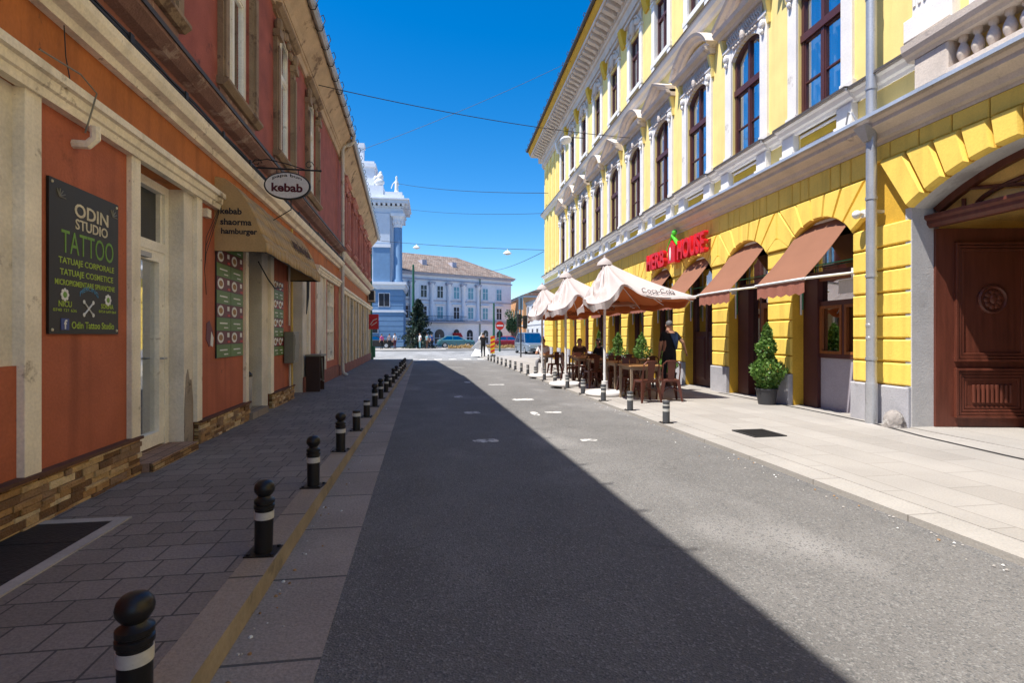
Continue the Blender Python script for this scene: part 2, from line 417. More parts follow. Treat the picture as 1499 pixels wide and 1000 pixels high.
# far
mk('theatre_blue', (0.55, 0.6, 0.68), var=0.08, bump=0.1, stain=(0.28, 0.35, 0.47), sthr=0.62)
mk('theatre_deep', (0.15, 0.27, 0.44), var=0.08, bump=0.1)
mk('theatre_pale', (0.68, 0.7, 0.75), var=0.08, bump=0.1)
mk('statue_white', (0.75, 0.74, 0.73), bump=0.2)
mk('palace_wall', (0.86, 0.85, 0.87), var=0.07, bump=0.1)
mk('palace_white', (0.84, 0.83, 0.86), var=0.06, bump=0.1)
mk('palace_dark', (0.46, 0.45, 0.52), var=0.1, bump=0.1)
mk_tiles('roof_old', [(0.16, 0.115, 0.09), (0.28, 0.2, 0.155), (0.22, 0.18, 0.155), (0.33, 0.26, 0.215)], (0.12, 0.085, 0.07), 0.35, 0.3, gap=0.03, dirt=0.45, fine=6)
mk('roof_red', (0.5, 0.12, 0.05), var=0.2, bump=0.3)
mk('house_orange', (0.7, 0.36, 0.16), var=0.12)
mk('house_cream', (0.62, 0.54, 0.42), var=0.1)
mk('house_pale', (0.6, 0.62, 0.65), var=0.1)
mk('car_silver', (0.3, 0.36, 0.42), rough=0.25, metal=0.5, bump=0)
mk('car_maroon', (0.2, 0.015, 0.03), rough=0.25, bump=0)
mk('car_teal', (0.06, 0.17, 0.2), rough=0.25, bump=0)
mk('car_black', (0.015, 0.015, 0.018), rough=0.3, bump=0)
mk('rubber', (0.015, 0.015, 0.015), rough=0.8, bump=0)
mk('lamp_white', (0.7, 0.7, 0.68), rough=0.3, bump=0)
mk('tail_red', (0.4, 0.01, 0.01), rough=0.3, bump=0)
mk('road_sign_yellow', (0.75, 0.5, 0.02), rough=0.4, bump=0)
mk('road_sign_red', (0.6, 0.03, 0.02), rough=0.4, bump=0)
mk_glass('glass', refl=0.42, wav=0.02, rough=0.05)
mk_glass('glass_clear', tint=(0.85, 0.88, 0.88), refl=0.12)
mk_glass('glass_dark', tint=(0.3, 0.33, 0.36), refl=0.22)
mk_glass('car_glass', tint=(0.12, 0.14, 0.17), refl=0.3)
mk('veil', (0.85, 0.85, 0.86), rough=0.9, bump=0)
mk('teal_glass', (0.16, 0.36, 0.44), rough=0.15, bump=0)
mk('dark_glass', (0.03, 0.035, 0.045), rough=0.12, bump=0)

# ------------------------------------------------------------------ mesh helpers
class MB:
    """collects faces; build() links them as ONE mesh object. sy=-1 mirrors y, so that +y is always outward from a wall"""
    def __init__(s, sy=1, zf=None):
        s.v, s.f, s.m = [], [], []
        s.sy, s.zf = sy, zf
    def pt(s, p):
        x, y, z = p
        if s.zf: z = s.zf(x, z)
        s.v.append((x, y * s.sy, z))
        return len(s.v) - 1
    def face(s, pts, m=0):
        s.f.append([s.pt(p) for p in pts]); s.m.append(m)
    def faces(s, pts, idx, m=0):
        b = [s.pt(p) for p in pts]
        for q in idx:
            s.f.append([b[i] for i in q]); s.m.append(m)
    def box(s, x0, x1, y0, y1, z0, z1, m=0):
        p = [(x0, y0, z0), (x1, y0, z0), (x1, y1, z0), (x0, y1, z0), (x0, y0, z1), (x1, y0, z1), (x1, y1, z1), (x0, y1, z1)]
        s.faces(p, [(0, 3, 2, 1), (4, 5, 6, 7), (0, 1, 5, 4), (1, 2, 6, 5), (2, 3, 7, 6), (3, 0, 4, 7)], m)
        return s
    def loft(s, rings, m=0, caps=True, closed=True):
        n = len(rings[0])
        b = [[s.pt(p) for p in r] for r in rings]
        for i in range(len(b) - 1):
            for j in range(n if closed else n - 1):
                k = (j + 1) % n
                s.f.append([b[i][j], b[i][k], b[i + 1][k], b[i + 1][j]]); s.m.append(m)
        if caps and closed:
            s.f.append(b[0][::-1]); s.m.append(m)
            s.f.append(b[-1]); s.m.append(m)
        return s
    def block(s, x0, x1, y0, y1, z0, z1, c=0.02, m=0):
        """a stone block whose front (y1) edges are chamfered by c"""
        a = [(x0, y0, z0), (x1, y0, z0), (x1, y0, z1), (x0, y0, z1)]
        b = [(x0, y1 - c, z0), (x1, y1 - c, z0), (x1, y1 - c, z1), (x0, y1 - c, z1)]
        d = [(x0 + c, y1, z0 + c), (x1 - c, y1, z0 + c), (x1 - c, y1, z1 - c), (x0 + c, y1, z1 - c)]
        return s.loft([a, b, d], m)
    def poly_block(s, pts, y0, y1, shrink=0.94, m=0, ym=None):
        """a prism over an x-z outline, front face drawn in towards its centre"""
        cx = sum(p[0] for p in pts) / len(pts); cz = sum(p[1] for p in pts) / len(pts)
        r0 = [(x, y0, z) for x, z in pts]
        r2 = [(cx + (x - cx) * shrink, y1, cz + (z - cz) * shrink) for x, z in pts]
        if ym is None: return s.loft([r0, r2], m)
        return s.loft([r0, [(x, ym, z) for x, z in pts], r2], m)
    def profile(s, prof, x0, x1, m=0):
        """extrudes a closed y-z outline along x"""
        return s.loft([[(x0, y, z) for y, z in prof], [(x1, y, z) for y, z in prof]], m)
    def prism(s, pts, z0, z1, m=0):
        return s.loft([[(x, y, z0) for x, y in pts], [(x, y, z1) for x, y in pts]], m)
    def tube(s, path, r, seg=8, m=0, caps=True):
        path = [Vector(p) for p in path]
        rs = r if isinstance(r, (list, tuple)) else [r] * len(path)
        rings = []
        up = None
        for i, p in enumerate(path):
            d = (path[min(i + 1, len(path) - 1)] - path[max(i - 1, 0)]).normalized()
            if up is None:
                up = Vector((0, 0, 1)) if abs(d.z) < 0.9 else Vector((1, 0, 0))
            a = d.cross(up).normalized(); b = a.cross(d).normalized(); up = b
            rings.append([tuple(p + rs[i] * (a * math.cos(2 * PI * k / seg) + b * math.sin(2 * PI * k / seg))) for k in range(seg)])
        return s.loft(rings, m, caps)
    def lathe(s, prof, cx=0, cy=0, seg=16, m=0, z0=0, sx=1, sy_=1):
        rings = [[(cx + sx * r * math.cos(2 * PI * k / seg), cy + sy_ * r * math.sin(2 * PI * k / seg), z0 + z) for k in range(seg)] for r, z in prof]
        return s.loft(rings, m)
    def ell(s, c, r, seg=12, rings=8, m=0):
        R = []
        for i in range(rings + 1):
            a = -PI / 2 + PI * i / rings
            ca = max(0.02, math.cos(a))
            R.append([(c[0] + r[0] * ca * math.cos(2 * PI * k / seg), c[1] + r[1] * ca * math.sin(2 * PI * k / seg), c[2] + r[2] * math.sin(a)) for k in range(seg)])
        return s.loft(R, m)
    def leaf(s, c, size, g, m=0, flat=None):
        d = Vector((g.gauss(0, 1), g.gauss(0, 1), g.gauss(0, 1))).normalized()
        e = d.orthogonal().normalized()
        e.rotate(Matrix.Rotation(g.random() * 6.28, 3, d))
        f = d.cross(e)
        if flat: f = f * flat
        c = Vector(c)
        s.face([tuple(c - e * size), tuple(c + f * size * 0.5), tuple(c + e * size), tuple(c - f * size * 0.5)], m)
    def mesh(s, name, mats, smooth=False, recalc=True):
        me = bpy.data.meshes.new(name)
        me.from_pydata(s.v, [], s.f)
        for i, p in enumerate(me.polygons): p.material_index = s.m[i]
        if recalc:
            bm = bmesh.new(); bm.from_mesh(me)
            bmesh.ops.remove_doubles(bm, verts=bm.verts, dist=1e-5) if smooth else None
            bmesh.ops.recalc_face_normals(bm, faces=bm.faces)
            bm.to_mesh(me); bm.free()
        for q in (mats if isinstance(mats, (list, tuple)) else [mats]):
            me.materials.append(MATS[q])
        if smooth:
            for p in me.polygons: p.use_smooth = True
            me.set_sharp_from_angle(angle=rad(38))
        return me
    def build(s, name, mats, parent=None, loc=(0, 0, 0), rz=0, smooth=False, bevel=0, recalc=True):
        o = link(name, s.mesh(name, mats, smooth, recalc), parent, loc, rz)
        if bevel:
            b = o.modifiers.new('bevel', 'BEVEL'); b.width = bevel; b.segments = 2; b.limit_method = 'ANGLE'
        return o

def link(name, data, parent=None, loc=(0, 0, 0), rz=0):
    o = bpy.data.objects.new(name, data)
    C.objects.link(o)
    o.location = loc
    o.rotation_euler = (0, 0, rz)
    if parent: o.parent = parent
    return o
def tag(o, label=None, cat=None, group=None, kind=None):
    if label: o['label'] = label
    if cat: o['category'] = cat
    if group: o['group'] = group
    if kind: o['kind'] = kind
    return o
def thing(name, label, cat, loc=(0, 0, 0), rz=0, group=None):
    return tag(link(name, None, None, loc, rz), label, cat, group)
def kids(o): return [c for c in C.objects if c.parent == o]
def copy_thing(src, loc=None, rz=None, label=None):
    def rec(o, par):
        c = o.copy(); C.objects.link(c); c.parent = par
        for k in children[o.name]: rec(bpy.data.objects[k], c)
        return c
    children = {}
    def walk(o):
        children[o.name] = [k.name for k in kids(o)]
        for k in kids(o): walk(k)
    walk(src)
    r = rec(src, src.parent)
    if loc is not None: r.location = loc
    if rz is not None: r.rotation_euler = (0, 0, rz)
    if label: r['label'] = label
    return r

def text_mesh(body, bold=0.0, shear=0.0, extrude=0.002, res=3, spacing=1.0):
    cu = bpy.data.curves.new('lettering', 'FONT')
    cu.body = body
    cu.size = 1
    cu.offset = bold
    cu.shear = shear
    cu.extrude = extrude
    cu.resolution_u = res
    cu.space_character = spacing
    cu.align_x = 'CENTER'
    o = bpy.data.objects.new('lettering', cu)
    C.objects.link(o)
    dg = bpy.context.evaluated_depsgraph_get()
    dg.update()
    me = bpy.data.meshes.new_from_object(o.evaluated_get(dg))
    bpy.data.objects.remove(o)
    return me
def lettering(body, org, ax, up, w, h, mat, parent, bold=0.0, shear=0.0, depth=0.004, name='lettering', arc=0.0, spacing=1.0):
    """text filling w x h, its lower left corner at org, running along ax, growing up"""
    me = text_mesh(body, bold, shear, 0.5, spacing=spacing)
    xs = [v.co.x for v in me.vertices]; ys = [v.co.y for v in me.vertices]
    x0, x1, y0, y1 = min(xs), max(xs), min(ys), max(ys)
    ax = Vector(ax).normalized(); up = Vector(up).normalized(); n = ax.cross(up)
    org = Vector(org)
    for v in me.vertices:
        a = (v.co.x - x0) / (x1 - x0); b = (v.co.y - y0) / (y1 - y0)
        lift = arc * (1 - (2 * a - 1) ** 2)
        v.co = org + ax * (a * w) + up * (b * h + lift) + n * ((v.co.z + 0.5) * depth)
    me.materials.clear(); me.materials.append(MATS[mat])
    me.name = name
    return link(name, me, parent)

def gz(y):
    return 0.0 if y < 5 else (-0.0065 * (y - 5) if y < 35 else -0.195)
# ------------------------------------------------------------------ ground, road, pavements
YB = [-14, -4, 5, 10, 15, 20, 25, 30, 33.4]
def strip(name, xl, xr, dz, mats, ys=YB, skirt=0.3, mside=0):
    """a sheet along the street between two lines, with sides going down"""
    mb = MB()
    L = [(xl(y), y) for y in ys]; R = [(xr(y), y) for y in ys]
    for i in range(len(ys) - 1):
        a, b, c, d = L[i], R[i], R[i + 1], L[i + 1]
        z0, z1 = gz(ys[i]) + dz, gz(ys[i + 1]) + dz
        mb.face([(*a, z0), (*b, z0), (*c, z1), (*d, z1)], 0)
        if skirt:
            mb.face([(*b, z0), (*b, z0 - skirt), (*c, z1 - skirt), (*c, z1)], mside)
            mb.face([(*a, z0), (*d, z1), (*d, z1 - skirt), (*a, z0 - skirt)], mside)
    if skirt:
        for i in (0, -1):
            z = gz(ys[i]) + dz
            mb.face([(*L[i], z), (*R[i], z), (*R[i], z - skirt), (*L[i], z - skirt)], mside)
    return tag(mb.build(name, mats), kind='structure')
wallL = lambda y: (-2.565 - 0.02744 * y) if y < 18.79 else (-3.081 - 0.035 * (y - 18.79))
kerbL = lambda y: -0.862 - 0.006 * y
kerbR = lambda y: 3.54
wallR = lambda y: 6.731 + 0.02894 * y
g = MB()
gy = [-400, 5, 35, 1500]
for i in range(3):
    z0, z1 = gz(gy[i]) - 0.012, gz(gy[i + 1]) - 0.012
    g.face([(-900, gy[i], z0), (900, gy[i], z0), (900, gy[i + 1], z1), (-900, gy[i + 1], z1)])
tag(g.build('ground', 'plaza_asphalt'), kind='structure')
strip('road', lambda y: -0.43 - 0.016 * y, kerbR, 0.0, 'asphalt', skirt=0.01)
strip('gutter_strip', kerbL, lambda y: -0.43 - 0.016 * y, 0.004, 'gutter_stone', skirt=0.02)
strip('left_kerb', lambda y: kerbL(y) - 0.17, kerbL, 0.12, ['kerb_dark', 'kerb_ochre'], mside=1)
strip('left_pavement', lambda y: wallL(y) - 1.2, lambda y: kerbL(y) - 0.172, 0.119, ['paver'])
strip('right_kerb', kerbR, lambda y: kerbR(y) + 0.28, 0.052, ['kerb_light'], ys=YB[:-1] + [36, 40])
strip('right_pavement', lambda y: kerbR(y) + 0.282, lambda y: wallR(y) + 0.9, 0.056, ['slab'], ys=YB[:-1] + [36])
mb = MB()
mb.prism([(3.822, 36), (8.6, 36), (22, 36), (22, 40.5), (9, 40.5), (3.822, 40)], -0.5, -0.146)
tag(mb.build('corner_pavement', 'slab'), kind='structure')
mb = MB()
mb.prism([(-30, 55), (-2, 54.6), (6, 54.9), (12, 56), (13.5, 60), (14, 130), (-30, 130)], -0.5, -0.07)
tag(mb.build('far_pavement', 'kerb_light'), kind='structure')
# painted markings, worn
mb = MB()
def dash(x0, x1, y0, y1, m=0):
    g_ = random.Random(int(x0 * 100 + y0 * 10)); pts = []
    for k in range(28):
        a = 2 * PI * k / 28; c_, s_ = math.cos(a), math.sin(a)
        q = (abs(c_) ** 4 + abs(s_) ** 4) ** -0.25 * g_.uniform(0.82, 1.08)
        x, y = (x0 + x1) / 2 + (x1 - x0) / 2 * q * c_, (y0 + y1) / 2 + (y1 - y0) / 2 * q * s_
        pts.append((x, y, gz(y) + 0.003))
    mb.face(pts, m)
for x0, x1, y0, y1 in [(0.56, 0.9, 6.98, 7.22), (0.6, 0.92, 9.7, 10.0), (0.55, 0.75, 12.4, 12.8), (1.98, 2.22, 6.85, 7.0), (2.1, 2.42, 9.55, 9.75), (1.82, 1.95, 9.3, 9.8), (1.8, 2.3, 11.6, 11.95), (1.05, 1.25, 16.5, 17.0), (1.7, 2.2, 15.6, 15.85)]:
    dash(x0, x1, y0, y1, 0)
for i in range(7):
    x = -2.6 + i * 0.95
    mb.face([(x, 34.6, -0.19), (x + 0.5, 34.6, -0.19), (x + 0.5, 36.2, -0.19), (x, 36.2, -0.19)], 0)
for i in range(9):
    x = -12 + i * 3.2
    mb.face([(x, 46.0, -0.2), (x + 1.7, 46.0, -0.2), (x + 1.7, 46.2, -0.2), (x, 46.2, -0.2)], 0)
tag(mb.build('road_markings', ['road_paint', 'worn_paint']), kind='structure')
# small ground furniture
mb = MB(); mb.box(-0.24, 0.24, -0.26, 0.26, -0.01, 0.004, 0)
for k in range(9): mb.box(-0.2, 0.2, -0.235 + k * 0.054, -0.21 + k * 0.054, 0.004, 0.01, 0)
tag(mb.build('drain_cover', 'dark_iron', loc=(4.47, 6.74, 0.056), rz=0.03), 'square dark iron drain cover set in the pale right pavement', 'drain cover')
mb = MB()
pts = [(6.56, 4.2), (6.6, 5.06), (6.74, 6.2), (6.98, 7.2), (7.06, 8.1), (7.1, 9.2), (7.12, 10.4), (7.16, 12.0)]
for (xa, ya), (xb, yb) in zip(pts, pts[1:]):
    za, zb = gz(ya) + 0.0562, gz(yb) + 0.0562
    mb.face([(xa - 0.28, ya, za + 0.004), (xa - 0.22, ya, za + 0.004), (xb - 0.22, yb, zb + 0.004), (xb - 0.28, yb, zb + 0.004)])
tag(mb.build('drain_channel', 'dark_iron'), 'long thin dark drain slot running along the foot of the yellow building', 'drain')
g_ = random.Random(77)
f = MB()
for i in range(420):
    y = 1.2 + 22 * g_.random() ** 1.6
    x = kerbL(y) + 0.02 + abs(g_.gauss(0, 0.09)) if g_.random() < 0.6 else 3.52 - abs(g_.gauss(0, 0.12))
    z = gz(y) + 0.006
    q = g_.uniform(0.004, 0.013)
    a = g_.random() * 3
    f.loft([[(x + q * math.cos(a + k * 1.26) * g_.uniform(.6, 1.2), y + q * math.sin(a + k * 1.26), z) for k in range(5)], [(x + q * .5 * math.cos(a + k * 1.26), y + q * .5 * math.sin(a + k * 1.26), z + q * .6) for k in range(5)]], g_.choice([0, 0, 0, 1, 2]))
tag(f.build('gutter_grit', ['pale_stone', 'letter_white', 'food_tan']), 'scattered grit, small stones and scraps along both kerbs', 'grit', kind='stuff')
gr = thing('entrance_grate', 'black mat with pale stone border sunk in the left pavement', 'grate', (-2.35, 3.4, 0.121))
mb = MB(); mb.box(-0.5, 0.2, -2.6, 0.62, -0.01, 0.006)
for k in range(6): mb.box(-0.49, 0.19, -2.5 + k * 0.55, -2.48 + k * 0.55, 0.006, 0.008)
mb.build('grating', 'dark_iron', gr)
mb = MB(); mb.box(0.2, 0.28, -2.7, 0.7, -0.01, 0.008); mb.box(-0.5, 0.2, 0.62, 0.7, -0.01, 0.008)
mb.build('border', 'pale_stone', gr)

# ------------------------------------------------------------------ wall frames
class Frame:
    def __init__(s, p, d, sy):
        s.p, s.d, s.sy = Vector((p[0], p[1], 0)), Vector((d[0], d[1], 0)).normalized(), sy
        s.rz = math.atan2(s.d.y, s.d.x)
        s.n = Vector((-s.d.y, s.d.x, 0)) * sy
    def at(s, a, o, z):
        return s.p + s.d * a + s.n * o + Vector((0, 0, z))
    def thing(s, name, label, cat, a=0, o=0, z=0, group=None):
        return thing(name, label, cat, s.at(a, o, z), s.rz, group)
    def mb(s, zf=None): return MB(s.sy, zf)
    def y(s, o): return o * s.sy
LA = Frame((-2.565, 0), (-0.02743, 0.99962), -1)
LB = Frame((-3.081, 18.80), (-0.035, 0.9994), -1)
RF = Frame((6.731, 0), (0.02893, 0.99958), 1)

# ------------------------------------------------------------------ left building, red and orange
A = LA.thing('red_shop_building', 'peeling red building with orange ground floor and stone clad base, nearest on the left', 'building')
# ground floor wall between openings
DEP = -0.45
wall = LA.mb()
T, G, D_, O_, P_, B_ = 0, 1, 2, 3, 4, 5
for s0, s1, m, o in [(-12, 3.0, T, 0), (3.0, 3.94, G, -0.03), (4.1, 5.28, T, 0), (6.9, 8.58, T, 0), (6.5, 6.75, G, -0.005), (9.62, 10.0, G, -0.01), (10.2, 11.78, T, 0), (13.0, 13.6, G, -0.02), (13.6, 14.6, T, 0), (14.6, 15.9, G, -0.02), (15.9, 16.4, T, 0), (18.0, 18.8, T, 0)]:
    wall.box(s0, s1, DEP, o, -0.5, 3.04, m)
wall.box(3.0, 3.94, -0.03, -0.005, -0.5, 1.2, T)
wall.box(-12, 18.8, DEP, 0.002, 3.04, 3.72, O_)
wall.box(-12, 18.8, DEP, 0.02, 3.72, 4.28, B_)
wall.box(16.4, 18.0, DEP, 0, -0.5, 0.62, T)
def damp(s0, s1, top, o, seed):
    g_ = random.Random(seed); n = 5
    pts = [(s0, 0.1), (s1, 0.1)] + [(s1 + (s0 - s1) * i / n, top * (0.55 + 0.45 * g_.random()) * (0.75 + 0.25 * math.sin(PI * i / n))) for i in range(n + 1)]
    wall.poly_block(pts, o - 0.02, o + 0.006, 0.985, D_)
damp(6.505, 6.745, 1.25, -0.005, 3); damp(14.66, 15.84, 1.4, -0.02, 4)
# upper wall with window holes
WS = [-0.2, 2.65, 5.5, 8.3, 11.1, 13.95]
HW = 0.58
edges = [-12]
for c in WS: edges += [c - HW, c + HW]
edges.append(18.8)
for i in range(0, len(edges), 2):
    wall.box(edges[i], edges[i + 1], DEP, 0, 4.28, 7.7, P_)
for c in WS:
    wall.box(c - HW, c + HW, DEP, 0, 4.28, 4.8, 6)
    wall.box(c - HW, c + HW, DEP, 0, 7.35, 7.7, P_)
wall.box(-12, -11.7, -8, DEP, -0.5, 8.2, P_)
wall.box(18.5, 18.8, -8, DEP, -0.5, 8.2, P_)
wall.build('wall', ['terracotta', 'grey_plaster', 'damp_plaster', 'orange_band', 'red_wall', 'brown_red', 'peeling_plaster'], A)
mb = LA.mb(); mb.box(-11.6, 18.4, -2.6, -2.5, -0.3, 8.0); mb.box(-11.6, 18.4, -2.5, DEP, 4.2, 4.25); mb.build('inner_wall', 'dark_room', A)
# stone cladding at the foot
mb = LA.mb()
for s0, s1, zt in [(-12, 5.42, 0.44), (6.82, 8.74, 0.36), (10.12, 11.8, 0.34)]:
    mb.box(s0, s1, -0.02, 0.03, -0.3, zt, 0)
    g_ = random.Random(int(s0 * 10))
    z = -0.05
    while z < zt - 0.01 and s1 > 0:
        h = min(g_.choice([0.03, 0.035, 0.045, 0.055]), zt - z)
        x = max(s0, 0.5)
        while x < s1 - 0.02:
            w = min(g_.uniform(0.07, 0.33), s1 - x)
            if s1 - x - w < 0.05: w = s1 - x
            mb.block(x + 0.001, x + w - 0.001, 0.02, 0.045 + g_.random() * 0.022, z + 0.001, z + h - 0.001, 0.004, 2 + g_.choice([0, 1, 1, 2, 2, 3, 4]))
            x += w
        z += h
    mb.box(s0, s1 + 0.01, -0.02, 0.075, zt, zt + 0.025, 1)
mb.box(5.36, 5.42, -0.3, -0.02, -0.3, 0.44, 0)
mb.build('stone_base', ['stone_strip', 'cap_stone'] + ['split_stone_%d' % q for q in range(5)], A)
mb = LA.mb(); mb.box(13.0, 18.75, -0.01, 0.03, -0.5, 0.42); mb.build('painted_base', 'brown_red', A)
mb = LA.mb(); mb.box(5.44, 6.5, -0.4, 0.14, 0.0, 0.2, 0); mb.box(5.44, 6.5, 0.12, 0.15, 0.0, 0.19, 1); mb.build('doorstep', ['step_stone', 'stone_strip'], A)
mb = LA.mb(); mb.box(8.72, 9.62, -0.4, 0.1, -0.1, 0.2, 0); mb.build('doorstep', 'kerb_dark', A)
for s0, s1, zb in [(3.94, 4.1, 0.46), (5.28, 5.44, 0.46), (6.75, 6.9, 0.38), (8.58, 8.72, 0.38), (10.0, 10.2, 0.36), (13.5, 13.62, 0.42), (14.52, 14.64, 0.42), (15.86, 15.95, 0.42)]:
    mb = LA.mb(); mb.box(s0, s1, -0.2, 0.045, zb, 3.04); mb.build('pilaster_strip', 'cream_trim', A, bevel=0.006)
mb = LA.mb()
for s0, s1 in [(-12, 7.44), (14.4, 18.72)]:
    mb.profile([(0, 3.03), (0.07, 3.03), (0.08, 3.09), (0.1, 3.1), (0.11, 3.16), (0.14, 3.17), (0.14, 3.23), (0, 3.25)], s0, s1)
mb.build('lintel_moulding', 'cream_trim', A)
mb = LA.mb()
mb.profile([(0, 3.66), (0.07, 3.66), (0.09, 3.72), (0.17, 3.74), (0.2, 3.8), (0.21, 3.86), (0, 3.9)], -12, 18.75, 0)
mb.profile([(0.02, 4.18), (0.12, 4.2), (0.22, 4.27), (0.23, 4.33), (0.0, 4.38)], -12, 18.75, 1)
mb.profile([(0.235, 4.3), (0.245, 4.3), (0.245, 4.35), (0, 4.4), (0, 4.385)], -12, 18.75, 2)
mb.build('string_course', ['cream_trim', 'peeling_plaster', 'gutter_dark'], A)
mb = LA.mb()
mb.profile([(0, 7.45), (0.05, 7.45), (0.07, 7.6), (0.11, 7.62), (0.11, 7.72), (0, 7.72)], -12, 18.8, 0)
mb.profile([(0, 7.7), (0.13, 7.7), (0.19, 7.8), (0.4, 8.06), (0.42, 8.18), (0, 8.18)], -12, 18.8, 0)
mb.build('eaves_cornice', ['soffit_tan'], A)
mb = LA.mb(); mb.loft([[(-12, 0.5, 8.22), (-12, -5, 11.2), (-12, -8, 8.5), (-12, -8, 8.2)], [(18.8, 0.5, 8.22), (18.8, -5, 11.2), (18.8, -8, 8.5), (18.8, -8, 8.2)]])
mb.build('roof', 'roof_tile', A)
mb = LA.mb(); mb.profile([(0.42, 8.2), (0.44, 8.12), (0.5, 8.09), (0.56, 8.12), (0.58, 8.2), (0.56, 8.22), (0.44, 8.22)], -12, 18.75, 0)
for k in range(22):
    s = 2 + k * 0.78
    mb.tube([(s, 0.56, 8.16), (s, 0.62, 8.3), (s, 0.58, 8.42), (s, 0.52, 8.38)], 0.011, 5, 1)
    mb.tube([(s, 0.4, 8.14), (s, 0.47, 8.06), (s, 0.55, 8.07), (s, 0.6, 8.18)], 0.011, 5, 1)
mb.build('gutter', ['zinc', 'cable_black'], A)
mb = LA.mb()
mb.tube([(18.7, 0.5, 8.12), (18.7, 0.5, 7.98), (18.7, 0.42, 7.9), (18.7, 0.2, 7.82), (18.7, 0.14, 7.7), (18.7, 0.14, 0.25), (18.7, 0.17, 0.12), (18.7, 0.3, 0.04)], 0.06, 10)
for z in (7.2, 5.6, 4.0, 2.2, 0.8): mb.tube([(18.7, 0.14, z), (18.7, 0.14, z + 0.05)], 0.07, 10)
mb.build('downpipe', 'white_pipe', A, smooth=True)

def left_window(fr, parent, c, z0=4.8, z1=7.35, hw=0.58, mats=('white_frame', 'tan_trim', 'peeling_plaster'), zf=None, curtain=True):
    f = fr.mb(zf)
    o0, o1 = -0.12, -0.045
    for a, b in ((c - hw, c - hw + 0.1), (c + hw - 0.1, c + hw), (c - 0.05, c + 0.045)): f.box(a, b, o0, o1, z0, z1)
    zt = z0 + (z1 - z0) * 0.66
    for za, zb in ((z0, z0 + 0.09), (z1 - 0.08, z1), (zt, zt + 0.1)): f.box(c - hw + 0.08, c + hw - 0.08, o0, o1 + 0.002, za, zb)
    for a, b in ((c - hw + 0.08, c - 0.045), (c + 0.045, c + hw - 0.08)):
        for za, zb in ((z0 + 0.09, zt), (zt + 0.1, z1 - 0.08)):
            f.box(a, a + 0.035, o0 + 0.015, o1 - 0.015, za, zb); f.box(b - 0.035, b, o0 + 0.015, o1 - 0.015, za, zb)
            f.box(a + 0.035, b - 0.035, o0 + 0.015, o1 - 0.015, za, za + 0.035); f.box(a + 0.035, b - 0.035, o0 + 0.015, o1 - 0.015, zb - 0.035, zb)
    w = f.build('window', mats[0], parent)
    f = fr.mb(zf); f.box(c - hw + 0.05, c + hw - 0.05, -0.092, -0.087, z0 + 0.05, z1 - 0.05); f.build('pane', 'glass', w)
    if curtain:
        f = fr.mb(zf)
        for a, b in ((c - hw, c - 0.18), (c + 0.12, c + hw)):
            n = 14
            top = [(a + (b - a) * i / n, -0.26 + 0.025 * math.sin(i * 1.9 + c), z1) for i in range(n + 1)]
            for i in range(n): f.face([top[i], top[i + 1], (top[i + 1][0], top[i + 1][1], z0), (top[i][0], top[i][1], z0)])
        f.build('curtain', 'curtain', w, recalc=False)
    f = fr.mb(zf)
    for q in (-1, 1):
        a = c + q * (hw + 0.1)
        f.box(a - 0.1, a + 0.1, 0.0, 0.07, z0 - 0.1, z1 - 0.45, 0)
        f.box(a - 0.065, a + 0.065, 0.07, 0.1, z0 + 0.05, z1 - 0.6, 0)
        f.box(a - 0.13, a + 0.13, 0.0, 0.13, z1 - 0.45, z1 - 0.32, 0)
        f.ell((a, 0.07, z1 - 0.2), (0.1, 0.08, 0.14), 8, 6, 0)
    f.box(c - hw - 0.22, c + hw + 0.22, 0, 0.05, z1, z1 + 0.1, 0)
    f.profile([(0, z1 + 0.02), (0.1, z1 + 0.04), (0.17, z1 + 0.1), (0.17, z1 + 0.15), (0, z1 + 0.17)], c - hw - 0.25, c + hw + 0.25, 0)
    for i in range(5): f.ell((c - 0.4 + i * 0.2, 0.05, z1 - 0.04 - 0.09 * abs(i - 2)), (0.11, 0.05, 0.08), 8, 6, 0)
    f.build('surround', mats[1], w)
    f = fr.mb(zf); f.profile([(-0.1, z0 - 0.08), (0.08, z0 - 0.1), (0.15, z0 - 0.04), (0.15, z0), (-0.1, z0 + 0.02)], c - hw - 0.24, c + hw + 0.24); f.build('sill', mats[1], w)
    f = fr.mb(zf); f.box(c - hw - 0.2, c + hw + 0.2, 0, 0.03, z0 - 0.42, z0 - 0.1); f.build('apron', mats[2], w)
    return w
for i, c in enumerate(WS): left_window(LA, A, c)
# tattoo shop door
f = LA.mb()
for a, b in ((5.44, 5.53), (6.41, 6.5)): f.box(a, b, -0.3, -0.16, 0.2, 3.04)
f.box(5.53, 6.41, -0.3, -0.16, 2.95, 3.04); f.box(5.53, 6.41, -0.3, -0.16, 2.3, 2.4)
f.box(5.53, 5.57, -0.27, -0.19, 2.4, 2.95); f.box(6.37, 6.41, -0.27, -0.19, 2.4, 2.95)
for a, b in ((5.53, 5.64), (6.3, 6.41)): f.box(a, b, -0.26, -0.17, 0.22, 2.3)
f.box(5.64, 6.3, -0.26, -0.17, 0.22, 0.36); f.box(5.64, 6.3, -0.26, -0.17, 2.19, 2.3)
dr = f.build('door', 'white_frame', A)
f = LA.mb(); f.box(5.6, 6.34, -0.22, -0.215, 0.3, 2.25); f.build('pane', 'glass_clear', dr)
f = LA.mb(); f.box(5.55, 6.39, -0.24, -0.235, 2.4, 2.95); f.build('transom_pane', 'dark_glass', dr)
f = LA.mb(); f.tube([(6.33, -0.17, 1.15), (6.33, -0.11, 1.15), (6.24, -0.11, 1.15)], 0.012, 6); f.build('handle', 'zinc', dr)
